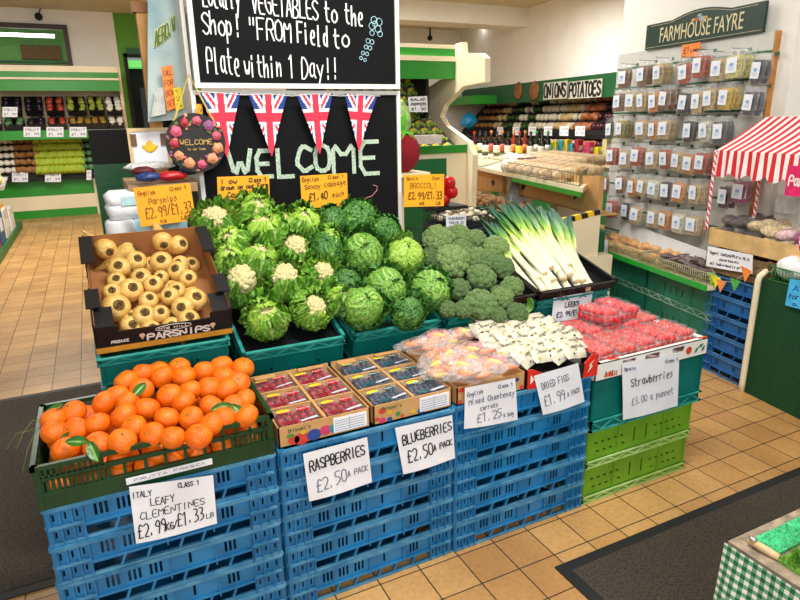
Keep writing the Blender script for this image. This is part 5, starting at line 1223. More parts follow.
for i in range(14):
    l = .42+(LL-.46)*((i//2)+.5)/7; p = FL @ Vector((.07+(i % 2)*.11, l, zL+.04+(i % 2)*.02))
    put(bun, p, (random.uniform(-.4, .4), random.uniform(-.4, .4), random.uniform(0, 3)), 'golden wrapped bun in the left part of the green wire baskets', 'wrapped buns')
for i in range(22):
    lay = i//10; l = .03+.46*((i % 5)+.5)/5; p = FL @ Vector((.07+((i//5) % 2)*.11, l+random.uniform(-.02, .02), zL+.035+lay*.032+random.uniform(0, .01)))
    put(cake, p, (random.uniform(-.4, .4), random.uniform(-.4, .4), random.uniform(0, 3)), 'dark wrapped cake packet with pale label in right wire basket', 'dark cake packets')
lq = [FL @ Vector((-.02, y_, z_)) for y_, z_ in ((LL-.03, zL+.075), (LL-.30, zL+.085), (LL-.30, zL-.015), (LL-.03, zL-.02))]
paper('white handwritten notice clipped to the wire basket on the ledge', lq, [('All cakes', .1, .6, .6, .12), ('and buns £1.50', .1, .35, .85, .12)], ink=M_ink_faint)
paper('clear sheet leaning behind the wrapped buns under the bags', [FL @ Vector(v) for v in ((.22, LL-.10, .72), (.22, .12, .66), (.19, .08, .58), (.19, LL-.1, .60))], [], mat('grey_white_tray', 'd4d6d6', .35, .05), 'backing_sheet', 'sheet', bulge=.0)
# dark green crates below the ledge
gcr = flip(solid_crate(.60, .40, .19, .04, 'four'), .19).build('plastic_crate', [M_deep, mat('deep_crate_dusty_edge', '6a9a84', .7, .25, 14, col2='98b8a4')]); tag(gcr, cat='crate')
for i, l in enumerate((.02, .65)):
    for k in range(2):
        z = zL-.035-.19*(2-k)-.005
        o = put(gcr, FL @ Vector((.10 if 0 else .06, l+.60-.02, z)) , (0, 0, yaw3-PI/2), 'deep green lidded crate under the ledge, %s, %s' % (['nearer the striped stall', 'further towards the leeks'][i], ['lower', 'upper'][k]), 'deep green crates under the ledge', (1, .46, 1))
# raise: a plinth keeps them off the tiles
struct(MB().box(.07, .24, 0, LL+.05, 0, zL-.035-.38-.008, M=FL).build('baseboard_right', M_dark))
# ================================================================ SWEET STALL with striped awning
Pc = uz(697, 368, 0); Pd = uz(742, 383, 0); e3 = (Pc-Pd); e3.z = 0; e3 = Vector((.16, .987, 0)).normalized(); yaw4 = math.atan2(-e3.x, e3.y)
FS = Matrix.Translation((3.135, 2.0, 0)) @ Matrix.Rotation(yaw4, 4, 'Z')
FSI = FS.inverted()
def onstall(px, py, off=0.0): return upl(px, py, FS @ Vector((off, 0, 0)), Vector((e3.y, -e3.x, 0)))
navy = blue_crate_mesh(.40, .30, .118).build('plastic_crate', [M_navy, M_navy2]); tag(navy, cat='crate')
for k in range(5):
    put(navy, FS @ Vector((.30, -.02 , .001+k*.1195)) if 0 else FS @ Vector((0.0, .36, .001+k*.1195)), (0, 0, yaw4-PI/2), 'navy blue plastic crate under the sweet stall, %s of five' % pos[k], 'navy blue crates')
def plank_box(name, label, F, L, W, z0, h, nb, m, ends=True):
    t = empty(name, F.translation, F.to_euler(), label, 'box'); mb = MB(); g = h/nb
    for i in range(nb):
        for (a, b, c, d) in ((0, .010, 0, L), (W-.010, W, 0, L), (0, W, 0, .010), (0, W, L-.010, L)): mb.box(a, b, c, d, z0+i*g+.004, z0+(i+1)*g-.004)
    mb.build('planks', m, t); mb = MB()
    for a in (.010, W-.028):
        for b in (.010, L-.028): mb.box(a, a+.018, b, b+.018, z0, z0+h)
    mb.box(.01, W-.01, .01, L-.01, z0, z0+.006); mb.build('corner_posts', m, t); return t
M_oldw = mat('old_grey_wood', '7a5f3d', .8, .3, 14, .3); M_newp = mat('pale_pine', 'd9b377', .6, .15, 12)
plank_box('wooden_crate', 'dark weathered wooden crate on the navy crates behind the notice', FS @ Matrix.Translation((-.01, -.04, 0)), .44, .30, .605, .135, 3, M_oldw)
plank_box('wooden_crate', 'pale pine crate full of sweets under the striped awning', FS @ Matrix.Translation((.04, -.42, 0)), .88, .33, .745, .105, 1, M_newp)
sup = empty('stand', (FS @ Matrix.Translation((.14, -.40, 0))).translation, (0, 0, yaw4), 'dark stand carrying the near end of the pine crate', 'stand')
MB().box(0, .25, 0, .32, .715, .743).build('top', M_oldw, sup)
for lx in (0, .22):
    for ly in (0, .29): MB().box(lx, lx+.03, ly, ly+.03, 0, .715).build('leg', M_oldw, sup)
sq = [onstall(*p, -.025) for p in ((708, 246), (753, 255), (752, 274), (706, 266))]
paper('white handwritten notice about yogurt coated assortments on the wooden crate', sq, [('Yogurt Coated/Plain Milk', .06, .66, .94, .14), ('assortments', .3, .40, .72, .12), ('all individually priced', .1, .14, .9, .12)], pen=.012)
sw1 = wrapped('sweet_bag', mat('pale_nut_sweets', 'dcc694', .6, .35, 90, .6), (.055, .042, .028), 3, 'bag', False)
sw2 = wrapped('sweet_bag', mat('dark_chocolate_sweets', '3a2420', .5, .4, 90, .6), (.06, .044, .028), 4, 'bag', False)
sw3 = wrapped('sweet_bag', mat('pink_white_sweets', 'e2b9bd', .5, .3, 60, .4), (.055, .042, .03), 5, 'bag')
sw4 = wrapped('sweet_bag', mat('magenta_card_sweets', '8e1f6a', .5, .2, 10), (.048, .04, .032), 6, 'bag')
k = 0
for lay in range(2):
    for i in range(8):
        for j in range(3):
            y = .40-(i+.5)*.098; P_ = FS @ Vector((.10+j*.10, y+.02, .82+lay*.052+(.02 if i < 3 else 0)+random.uniform(0, .01)))
            pr_ = ([sw2, sw2, sw1, sw1, sw3, sw4, sw3, sw4][i] if lay else [sw2, sw2, sw2, sw1, sw1, sw3, sw3, sw4][i])
            put(pr_, P_, (random.uniform(-.5, .5), random.uniform(-.6, .3), yaw4+random.uniform(-.9, .9)), {sw1: 'clear bag of pale nuts in the pine crate', sw2: 'clear bag of dark chocolate sweets in the pine crate', sw3: 'clear bag of pink and white sweets in the pine crate', sw4: 'magenta labelled sweet pack in the pine crate'}[pr_], 'sweet bags in the pine crate')
for i, y in enumerate((.28, .17, .02)):
    put(sw3, FS @ Vector((.05, y, .665)), (0, .3, yaw4), 'pink sweet bag inside the dark wooden crate, %s from left' % ORD[i], 'sweet bags in the wooden crate')
# awning
M_st = [mat('awning_white', 'f6eeee', .8, .03), mat('awning_red', 'd8222e', .8, .06)]
aw = empty('striped_awning', FS.translation, (0, 0, yaw4), 'red and white striped fabric awning with scalloped edge over the sweets', 'awning')
yA, yB = .40, -.75; nst = 46; mb = MB()
zf, zr, xr = 1.300, 1.475, .20
for i in range(nst):
    a = yA+(yB-yA)*i/nst; b = yA+(yB-yA)*(i+1)/nst; sh = .085
    def roof(y, v): return Vector((-.03+(xr+.03)*v, y-sh*v*(1 if 1 else 0), zf+(zr-zf)*v-.010*math.sin(PI*v)))
    for k in range(5): mb.add([roof(a, k/5), roof(b, k/5), roof(b, (k+1)/5), roof(a, (k+1)/5)], [(0, 1, 2, 3)], i % 2)
    def val(y, v):
        s = abs(math.sin((yA-y)/.115*PI)); d = .118+.030*s; return Vector((-.032-.008*math.sin(y*70)*v, y, zf-d*v))
    m_ = (a+b)/2
    for k in range(3):
        for (p, q) in ((a, m_), (m_, b)): mb.add([val(p, k/3), val(q, k/3), val(q, (k+1)/3), val(p, (k+1)/3)], [(0, 1, 2, 3)], i % 2)
mb.add([roof(yA, 0), roof(yA, 1), Vector((xr, yA-.085, zf)), ], [(0, 1, 2)], 1)
mb.build('fabric', M_st, aw, True, False)
def pole(p, z0, z1, label):
    mb = MB(); n = 40; q = 12
    for i in range(n):
        for k in range(q):
            a0, a1 = 2*PI*k/q, 2*PI*(k+1)/q; za, zb_ = z0+(z1-z0)*i/n, z0+(z1-z0)*(i+1)/n; r = .0085
            mb.add([(r*math.cos(a0), r*math.sin(a0), za), (r*math.cos(a1), r*math.sin(a1), za), (r*math.cos(a1), r*math.sin(a1), zb_), (r*math.cos(a0), r*math.sin(a0), zb_)], [(0, 1, 2, 3)], 1 if (k/q*2+i/n*12) % 1 < .5 else 0)
    o = mb.build('awning_pole', M_st, smooth=True, rn=False); o.location = p; tag(o, label, 'pole', 'awning poles')
for p, lb_ in ((FS @ Vector((-.042, .39, 0)), 'red and white spiral pole at left front of the awning'), (FS @ Vector((.19, .29, 0)), 'red and white spiral pole at the rear of the awning'), (FS @ Vector((-.042, -.22, 0)), 'red and white spiral pole at the right front beside the pink sign')):
    pole(p, .85, 1.30, lb_)
ps = empty('pink_sign', onstall(796, 184, -.05), (0, 0, yaw4), 'pink hanging sign with white script letters under the awning', 'sign')
MB().box(0, .006, -.12, .055, -.06, .085).build('board', mat('hot_pink', 'e0246a', .5), ps)
mb = MB(); write(mb, 'Party', lambda s, t: Vector((-.002, -s, t)), -.04, -.01, .10, .05, pen=.008); mb.build('lettering', M_prw, ps, rn=False)
b_ = empty('juice_box', FS @ Vector((.24, -.20, .86)), (0, 0, yaw4), 'green and yellow carton standing at the back of the sweet stall', 'carton')
MB().box(0, .12, -.30, .16, 0, .19).build('carton_body', M_dgreen, b_); MB().box(-.004, 0, -.25, .12, .06, .13).build('yellow_band', mat('carton_yellow', 'f0d81e', .5), b_)
for x_, y_, z_, s_x, lb_ in ((.34, .02, .86, 1, 'white plastic dispenser unit beside the snack bag panel'),):
    d_ = empty('dispenser', FS @ Vector((.30, .10, .86)), (0, 0, yaw4), lb_, 'dispenser'); MB().box(0, .10, -.0, .16, 0, .34).build('housing', M_white, d_); MB().box(-.05, 0, .02, .12, .10, .20).build('clear_hopper', mat('hopper_grey', 'd0d4d2', .2), d_); MB().box(-.05, 0, .03, .11, .02, .03).build('tray', M_white, d_)
sc_ = empty('bunting', FS.translation, (0, 0, yaw4), 'small coloured paper bunting on the navy crates', 'bunting')
mb = MB(); bp = [(708, 262), (715, 277), (722, 283), (733, 284), (742, 278), (752, 270)]; pts = [FSI @ onstall(px, py-2, -.02) for px, py in bp]
mb.tube(pts, .001, 4); mb.build('string', M_white, sc_)
for i, (px, py, c) in enumerate([(712, 275, '8fd040'), (716, 278, 'f2e02c'), (721, 282, 'f2914a'), (735, 281, '4fae4a'), (746, 271, 'f08a3a')]):
    c0 = FSI @ onstall(px, py, -.022-.001*i); s_s = .038
    MB().prism([c0+Vector((0, s_s, .012+.01*(i == 4))), c0+Vector((0, -s_s, .008)), c0+Vector((0, -.004, -.062))], (-.001, 0, 0)).build('paper_flag', mat('flag_%s' % c, c, .6), sc_)
# astro turf counter at the right
CT = Matrix.Translation((3.10, 1.985, 0)) @ Matrix.Rotation(math.atan2(-.16, .987), 4, 'Z')
ac = empty('turf_covered_counter', CT.translation, CT.to_euler(), 'counter faced with dark green artificial grass and cream rounded edge', 'counter')
M_turf = mat('dark_turf', '0c5427', .9, .35, 260, 1, 500)
def tufts(mb, F, w_, h_, n, l=.008, mi=0):
    rnd = random.Random(n)
    for i in range(n):
        a, b = rnd.uniform(0, w_), rnd.uniform(0, h_); d = Vector((rnd.uniform(-.6, .6), rnd.uniform(-.9, .3), 1)).normalized()*l*rnd.uniform(.6, 1.3); q = Vector((.0012, 0, 0))
        mb.add([F @ (Vector((a, b, 0))-q), F @ (Vector((a, b, 0))+q), F @ (Vector((a, b, 0))+d)], [(0, 1, 2)], mi)
mb = MB(); mb.box(0, .42, -1.3, 0, .0, .655)
FT = Matrix(((0, 0, -1, 0), (1, 0, 0, -1.3), (0, 1, 0, 0), (0, 0, 0, 1)))
tufts(mb, FT, 1.3, .655, 16000, .006); mb.build('turf_front', M_turf, ac, False, False)
mb = MB(); pts = [(-.012, .006, z/10*.64) for z in range(11)]+[(-.008, .004, .665), (.02, 0, .69), (.06, -.01, .70)]; mb.tube(pts, .016, 8); mb.build('rounded_edge', M_ivory, ac, True)
wire_basket('green wire crate of wrapped tissue on the turf counter', CT @ Matrix.Translation((.0, -.60, .658)), 0, .56, .13, .075, None, mat('wire_green', '2f7a3a', .4), .02)
for i in range(3):
    o = empty('wrapped_tissue_pack', CT @ Vector((.062, -.12-i*.17, .675)), (0, 0, .03*i), 'white wrapped tissue pack in the green wire crate, %s' % ['left', 'middle', 'right'][i], 'tissue pack', 'tissue packs')
    MB().ball((0, 0, .055), 1, 3, lambda q: 1+.08*noise.noise(q*3+Vector((i, 0, 0)))+.05*noise.noise(q*8), sc=(.054, .08, .066)).build('wrapper', mat('soft_white_wrap', 'eef0ee', .35, .04, 20, .5, 40), o, True, False)
    l = MB(); write(l, 'tissues', lambda s, t: Vector((-.0585, -s, t)), -.04, .04, .04, .02, pen=.004); l.build('lettering', mat('green_tissue_print', '7aa58a', .6), o, rn=False)
cq = [upl(px, py, CT @ Vector((-.018, 0, 0)), Vector((.987, -.16, 0))) for px, py in ((790, 279), (815, 282), (812, 312), (785, 305))]
paper('bright blue handwritten card on the turf counter front', cq, [('ASK', .2, .6, .9, .2), ('for', .1, .3, .5, .18), ('o.', .3, .06, .6, .14)], mat('sky_blue_card', '46b4ea', .6), ink=mat('blue_ink', '1a3a8a', .6), pen=.03)
# ================================================================ LOWER RIGHT TABLE with gingham cloth
zt_ = .5; c0 = uz(728, 541, zt_)
tb = empty('display_table', (c0.x, c0.y, 0), label='wooden topped table at the lower right corner laid with artificial grass', cat='table')
MB().box(0, .9, -.62, 0, zt_-.02, zt_).build('top', mat('pale_rough_wood', '948470', .85, .35, 30), tb)
for lx in (.03, .82):
    for ly in (-.58, -.06): MB().box(lx, lx+.04, ly, ly+.04, 0, zt_-.02).build('leg', mat('pale_rough_wood', 'b79a78'), tb)
mb = MB(); mb.tube([(.03, -.03, zt_+.012), (.034, -.06, zt_+.012), (.040, -.10, zt_+.010)], [.007, .010, .008], 8); mb.build('bamboo_rail', mat('bamboo', 'd9b98a', .5, .1), tb, True)
mb = MB(); mb.lathe([(.006, 0), (.010, .004), (.004, .008)], 10, M=Matrix.Translation((.031, -.04, zt_+.019))); mb.build('metal_stud', mat('stud_metal', 'c9c5ba', .3, metal=.8), tb, True)
def gingham():
    m = bpy.data.materials.new('gingham'); m.use_nodes = True; t = m.node_tree; N = t.nodes; L = t.links; b = N['Principled BSDF']
    tc = N.new('ShaderNodeTexCoord'); sp = N.new('ShaderNodeSeparateXYZ'); L.new(tc.outputs['Object'], sp.inputs[0]); outs = []
    for ax in ('Y', 'Z'):
        q = N.new('ShaderNodeMath'); q.operation = 'PINGPONG'; q.inputs[1].default_value = .011; L.new(sp.outputs[ax], q.inputs[0])
        g = N.new('ShaderNodeMath'); g.operation = 'GREATER_THAN'; g.inputs[1].default_value = .0055; L.new(q.outputs[0], g.inputs[0]); outs.append(g)
    ad = N.new('ShaderNodeMath'); ad.operation = 'ADD'; L.new(outs[0].outputs[0], ad.inputs[0]); L.new(outs[1].outputs[0], ad.inputs[1])
    dv_ = N.new('ShaderNodeMath'); dv_.operation = 'DIVIDE'; dv_.inputs[1].default_value = 2; L.new(ad.outputs[0], dv_.inputs[0])
    r = N.new('ShaderNodeValToRGB'); r.color_ramp.interpolation = 'CONSTANT'; e = r.color_ramp.elements
    e[0].position = 0; e[0].color = lin('f0f2e6')+(1,); e[1].position = .4; e[1].color = lin('6fa886')+(1,); x = e.new(.9); x.color = lin('12693f')+(1,)
    L.new(dv_.outputs[0], r.inputs['Fac']); L.new(r.outputs['Color'], b.inputs['Base Color']); b.inputs['Roughness'].default_value = .9; return m
mb = MB()
def cloth(u, v):
    y = .004-.62*u; return Vector((-.006-.016*v*math.sin(u*26)*1-.02*v, y, -.34*v+.0))
mb.grid(cloth, 60, 12)
gc_ = mb.build('gingham_cloth', gingham(), smooth=True, rn=False); gc_.location = (c0.x, c0.y, zt_-.004); tag(gc_, 'green and white gingham cloth hanging from the lower right table', 'cloth')
def grass(label, F, w_, h_, n, l, m, x0=0, y0=0):
    mb = MB(); mb.box(0, w_, 0, h_, 0, .006, M=F); tufts(mb, F @ Matrix.Translation((0, 0, .005)), w_, h_, n, l); o = mb.build('artificial_grass', m, smooth=False, rn=False); o['kind'] = 'stuff'; tag(o, label, 'artificial grass'); return o
grass('mint green short artificial grass mat on the lower right table', Matrix.Translation((c0.x+.045, c0.y-.088, zt_+.001)), .8, .062, 4500, .008, mat('mint_turf', '4cc488', .85, .2, 60))
grass('longer bright green artificial grass at the lower right corner', Matrix.Translation((c0.x+.035, c0.y-.60, zt_+.001)), .8, .50, 34000, .026, mat('long_turf', '4f9a2c', .7, .35, 40, col2='8fc64a'))
# ================================================================ MIDDLE RIGHT: mushroom / potato bay and bread counter
e5 = Vector((.23, .97, 0)).normalized(); yaw5 = math.atan2(-e5.x, e5.y); n5 = Vector((e5.y, -e5.x, 0))
C1 = uz(583, 188, 1.0); C2 = uz(606, 167, 1.0); C4 = uz(445, 160, 1.0)
bc = empty('bread_counter', (C1.x, C1.y, 0), label='white topped counter with green front edge carrying bread and sauce bottles', cat='counter')
o0 = Vector((C1.x, C1.y, 0)); v2 = Vector((C2.x, C2.y, 0))-o0; v4 = Vector((C4.x, C4.y, 0))-o0
MB().prism([(0, 0, .965), v2*1.0+Vector((0, 0, .965)), v2+v4+Vector((0, 0, .965)), v4+Vector((0, 0, .965))], (0, 0, .035)).build('top', M_ivory, bc)
dd_ = v4.normalized(); MB().prism([dd_*0+Vector((-.012, -.004, .935)), dd_*1.25+Vector((-.012, 0, .935)), dd_*1.25+Vector((-.012, 0, .97)), Vector((-.012, -.004, .97))], (-.01, 0, 0)).build('green_edge', M_green, bc)
for k, f_ in enumerate((.12, .5, .88)): q = v4*f_+v2*.5; MB().box(q.x-.2, q.x+.2, q.y-.05, q.y+.05, 0, .965).build('leg', M_ivory, bc)
def bay(f, g, z=1.002): return o0+v4*f+v2*g+Vector((0, 0, z))
# wire tray
def wire_para(label, f0, f1, g0, g1, h):
    P_ = [bay(f0, g0), bay(f1, g0), bay(f1, g1), bay(f0, g1)]; mb = MB(); c = P_[0].copy()
    for i in range(4):
        a, b = P_[i]-c, P_[(i+1) % 4]-c; up = Vector((0, 0, h))
        for k in (0.03, 1): mb.tube([a+up*k, b+up*k], .004, 5)
        n = max(3, int((b-a).length/.045))
        for j in range(n+1): q = a.lerp(b, j/n); mb.tube([q, q+up], .002, 4)
    o = mb.build('wire_tray', mat('wire_khaki', '6f7a50', .4, .1, metal=.3)); o.location = c; tag(o, label, 'tray')
wire_para('wire tray full of wrapped baguettes at the near end of the bread counter', .02, .42, .02, .95, .09)
wire_para('empty looking wire tray at far end of the bread counter', .62, .98, .02, .5, .08)
bread = wrapped('wrapped_loaf', mat('loaf_crust', 'd8963f', .6, .3, 14, col2='f0d8a8'), (.36, .062, .05), 7, 'bread', False)
wbag = wrapped('white_bread_bag', mat('white_bread_bag', 'dfe2da', .5, .1, 30), (.20, .06, .05), 8, 'bread', False)
for i in range(7):
    for j in range(2):
        p = bay(.05+i*.048, .25+j*.42, 1.06+.03*j); put(bread, p, (random.uniform(-.1, .1), 0, math.atan2(v2.y, v2.x)-.55+random.uniform(-.1, .1)), 'wrapped golden baguette in the near wire tray, %s from right, %s' % (ORD[i], ['front', 'back'][j]), 'wrapped baguettes')
for i in range(4):
    p = bay(.40+i*.05, .45, 1.06); put(wbag, p, (0, 0, math.atan2(v2.y, v2.x)), 'pale green and white bread bag on the counter, %s from right' % ORD[i], 'pale bread bags')
# bottles
def bottle(k):
    c, cap, lab = k; t = empty('sauce_bottle'); tag(t, cat='bottle')
    MB().lathe([(.034, 0), (.038, .006), (.038, .15), (.03, .18), (.014, .21), (.012, .245)], 14).build('bottle_body', mat('bottle_%s' % c, c, .12), t, True)
    MB().lathe([(.015, .245), (.015, .275)], 12).build('cap', mat('cap_%s' % cap, cap, .4), t)
    MB().lathe([(.0388, .04), (.0388, .12)], 14).build('label', mat('lab_%s' % lab, lab, .5), t, True); return t
BT = [bottle(k) for k in [('3a1512', 'c22a20', 'e6c23a'), ('1c1412', '2c2c2c', 'd8d0c0'), ('7a2a18', 'd8a03a', 'e07a2c'), ('20160f', 'f08a3a', 'b5432a'), ('16211a', '35c84a', 'e9e9e0')]]
for i in range(14):
    px = 474+i*5.6; p = uz(px, 155+i*.2-(i % 2)*2, 1.002); k = [0, 1, 1, 3, 1, 3, 1, 2, 0, 2, 1, 4, 1, 4][i]
    put(BT[k], p, (0, 0, i), 'sauce bottle on the bread counter, %s from left, with %s cap' % (ORD[i], ['red', 'black', 'gold', 'orange', 'green'][k]), 'sauce bottles', 1.15)
for i, (px, py, hx, nm, hh) in enumerate([(545, 152, '2f9a4a', 'green', .16), (551, 149, 'd8c02a', 'yellow', .18), (556, 151, 'e8d22a', 'yellow', .18), (562, 149, '2aa0b0', 'teal', .19), (567, 148, 'e2c23a', 'golden', .2), (572, 147, '4ab0c0', 'light blue', .15), (578, 146, 'b02a3a', 'red', .2), (589, 141, 'e0307a', 'pink', .16), (598, 146, 'f0e02a', 'bright yellow', .10), (606, 130, 'e8e0a0', 'pale yellow', .2)]):
    p = uz(max(px, 553+i*.6), 155, 1.002); o = empty('grocery_pack', p, (0, 0, .3), '%s grocery pack standing behind the baguettes, %s from left' % (nm, ORD[i]), 'pack', 'grocery packs')
    MB().box(-.06, .06, -.03, .03, 0, hh).build('pack_body', mat('pack_%s' % hx, hx, .4), o); MB().box(-.045, .045, -.033, -.03, hh*.3, hh*.6).build('label', M_lbl, o)
# grey cloth bag roll dispenser at front of the counter
rd = empty('bag_roll_dispenser', uy(512, 167, 4.9), (0, 0, .1), 'white bag roll with dark red holder hanging on the counter edge', 'dispenser')
MB().tube([(-.12, -.03, .02), (.14, -.03, .0)], .06, 16).build('roll', M_white, rd, True); MB().box(.1, .26, -.06, .04, -.06, .08).build('holder', mat('dark_red_holder', '6a1a14', .5), rd)
MB().grid(lambda u, v: Vector((-.13+.18*u+.04*v*math.sin(u*9), -.09-.03*math.sin(v*5+u*4), .02-.42*v)), 12, 10).build('hanging_bag', mat('grey_plastic_sheet', 'b4b7b2', .3, .15, 20, .5), rd, True, False)
# cardboard boxes under the counter
def cart(label, pxs, off=.0):
    P_ = [Vector(p) for p in pxs]; mb = MB(); n = (P_[1]-P_[0]).cross(P_[2]-P_[0]).normalized(); c = P_[0].copy(); pts = [p-c for p in P_]
    if n.dot(c-O) < 0: n = -n
    mb.prism(pts, n*.012); mb.prism([pts[3], pts[2], pts[2]+n*.16, pts[3]+n*.16], (0, 0, .01)); mb.prism([pts[0], pts[3], pts[3]+n*.16, pts[0]+n*.16], (.01, 0, 0)); mb.prism([pts[1], pts[2], pts[2]+n*.03, pts[1]+n*.03], (-.01, 0, 0))
    t = mb.build('cardboard_box', M_kraft); t.location = c; tag(t, label, 'box')
    hm = MB()
    for s_x in (.22, .80):
        ctr = (pts[0]*(1-s_x)+pts[1]*s_x)*.42+(pts[3]*(1-s_x)+pts[2]*s_x)*.58-n*.004; ex = (pts[1]-pts[0]).normalized(); ez = (pts[0]-pts[3]).normalized(); r = .045
        hm.poly([ctr+ex*r*math.sin(a)**3-ez*(-r*(.81*math.cos(a)-.31*math.cos(2*a)-.12*math.cos(3*a)-.06*math.cos(4*a))) for a in [2*PI*i/24 for i in range(24)]])
    hm.build('heart_hole_dark_decal', M_dark, t, rn=False)  # flat dark hearts paint the shade of handle holes; the card is uncut
PQ = Vector((3.22, 3.4, 0))
def un5(px, py, off=0): return upl(px, py, o0-Vector((0, 0, 0))+n5*(.15+off), n5)
cart('brown cardboard box on its side under the far end of the bread counter', [un5(461, 166, .12), un5(503, 172, .12), un5(503, 193, .12), un5(461, 188, .12)])
cart('brown cardboard box with heart shaped holes under the near counter end', [un5(511, 174), un5(601, 176), un5(598, 216), un5(506, 192)])
# potato bay: dark green crates
bin_ = solid_crate(.62, .42, .15, .03).build('plastic_crate', [M_pine, mat('green_crate_worn_edge', '1c7448', .5, .2, 14)]); tag(bin_, cat='crate')
Bp = Vector((2.70, 3.22, 0))
FBp = Matrix.Translation(Bp) @ Matrix.Rotation(yaw5, 4, 'Z')
pb = empty('bay_base', Bp, (0, 0, yaw5), 'pale base cabinet under the dark green potato crates', 'cabinet'); MB().box(.0, .45, -.05, 4*.72, 0, .575).build('body', M_ivory, pb)
po_ = empty('baby_potato'); tag(po_, cat='potato'); MB().ball((0, 0, 0), .03, 3, lambda q: 1+.15*noise.noise(q*2), sc=(1, .85, .8)).build('potato', mat('baby_potato_skin', '9a7247', .7, .2, 60), po_, True, False)
for i in range(4):
    o = put(bin_, FBp @ Vector((0.02, .42+i*.72-.0+.25, .578)), (0, 0, yaw5-PI/2), 'dark green crate in the potato bay, %s from the near end%s' % (ORD[i], ', empty' if i == 0 else ', filled with small potatoes'), 'dark green potato crates')
    if i == 0: continue
    for a in range(6):
        for b in range(7):
            if random.random() < .1: continue
            p = FBp @ Vector((.06+a*.058+random.uniform(-.012, .012), .10+i*.72+b*.078+random.uniform(-.015, .015), .715+.035*math.sin(PI*(a+.5)/6)+random.uniform(0, .02)))
            put(po_, p, (random.uniform(0, 3), random.uniform(0, 3), 0), 'small brown potato heaped in a dark green crate of the bay', 'small brown potatoes', random.uniform(.8, 1.15))
    fl = MB().box(.04, .40, .10+i*.72, .62+i*.72, .60, .69, M=FBp).build('potato_bed', mat('baby_potato_skin', '9a7247')); fl['kind'] = 'stuff'; tag(fl, 'mass of small potatoes lower down in %s crate of the bay' % ORD[i], 'potatoes')
# hazard tape end panel
xa, xb = uy(553, 222, 3.12), uy(601, 210, 3.12)
ep = empty('end_panel', (xa.x-.35, 3.12, 0), label='ivory end panel topped with yellow and black hazard tape behind leeks', cat='panel')
wE = xb.x-xa.x+.35; z0e = xa.z-(xb.z-xa.z)*.35/(xb.x-xa.x); MB().prism([(0, 0, 0), (wE, 0, 0), (wE, 0, xb.z-.025), (0, 0, z0e-.025)], (0, .03, 0)).build('panel', M_ivory, ep)
mb = MB(); n = 14
for i in range(n):
    a, b = i/n, (i+1)/n; f = lambda s, k: Vector((wE*s, -.002, z0e+(xb.z-z0e)*s-.03+k)); sl = .012/wE
    mb.prism([f(a, 0), f(b, 0), f(min(1, b-sl), .035), f(max(0, a-sl), .035)], (0, .034, 0), i % 2)
mb.build('hazard_tape', [mat('tape_yellow', 'f2c416', .5), mat('tape_black', '17181a', .5)], ep)
# small things right of the blackboard: shopping baskets, blue crate, mushrooms, peppers
def atY(px, py, y=3.3): return uy(px, py, y)
q = atY(398, 268, 3.2)
lt = empty('low_table', (1.62, 3.15, 0), label='dark low table behind the broccoli carrying crates', cat='table'); MB().box(0, .75, 0, .45, .55, .58).build('top', M_dark, lt)
for lx in (0, .71):
    for ly in (0, .41): MB().box(lx, lx+.04, ly, ly+.04, 0, .55).build('leg', M_dark, lt)
ncr = solid_crate(.36, .36, .26, .03).build('plastic_crate', [mat('dark_navy_plastic', '142a44', .4, .1)]*2); ncr.location = (1.90, 3.17, .582); tag(ncr, 'dark navy crate with white paper label behind the broccoli', 'crate')
paper('white handwritten label on the dark navy crate behind the broccoli', q4([(446, 216), (466, 215), (466, 230), (446, 230)], FY(3.155)), scribbles(['MUSHROOM', 'TRAYS £1', 'EACH'], M_ink_faint, .025))
bk = wire_basket('black wire tray of mushrooms on the dark navy crate', Matrix.Translation((1.90, 3.18, .85)), 0, .34, .36, .07, None, mat('black_wire', '1c1c1e', .4), .03)
mu = empty('mushroom'); tag(mu, cat='mushroom'); MB().lathe([(.006, -.012), (.008, 0), (.022, .002), (.02, .014), (.008, .021)], 12).build('cap', mat('mushroom_white', 'd8ccb4', .7, .12, 60), mu, True)
for i in range(24): put(mu, (1.93+(i % 6)*.056, 3.21+(i//6)*.075, .885+random.uniform(0, .03)), (random.uniform(-.6, .6), random.uniform(-.6, .6), 0), 'pale button mushroom in the black wire tray', 'button mushrooms', 1.1)
pe = empty('red_pepper'); tag(pe, cat='pepper'); MB().ball((0, 0, 0), .042, 3, lambda q: 1+.10*math.cos(4*math.atan2(q.y, q.x))*(1-abs(q.z)), sc=(1, 1, 1.1)).build('fruit', mat('pepper_red', 'c2161c', .2, .1), pe, True, False); MB().tube([(0, 0, .038), (.004, 0, .06)], .006, 6).build('stalk', M_tw, pe)
for i, (px, py) in enumerate([(449, 183), (440, 190), (451, 192), (444, 199), (432, 199)]): put(pe, uy(px, py, 3.45+.03*(i % 2)), (random.uniform(-1, 1), random.uniform(-1, 1), 0), 'shiny red pepper heaped behind the broccoli sign, %s' % ['topmost', 'upper left', 'upper right', 'lower right', 'lower left'][i], 'red peppers')
pt = MB().box(-.10, .16, -.06, .14, -.02, 0).build('pepper_tray', M_dark); pt.location = uy(442, 206, 3.45); tag(pt, 'dark tray under the red peppers behind the broccoli sign', 'tray')
ptl = MB().box(-.02, .02, 0, .04, 0, pt.location.z-.02).build('tray_post', M_dark); ptl.location = (pt.location.x, pt.location.y, 0); tag(ptl, 'dark post holding up the red pepper tray', 'post')
for i in range(2):
    z0_ = .60+i*.12
    wire_basket('black shopping basket standing behind the cabbages, %s of two' % ['lower', 'upper'][i], Matrix.Translation((1.60, 3.2, z0_)), 0, .26, .27, .11, 'black shopping baskets', mat('black_wire', '1c1c1e', .4), .025)
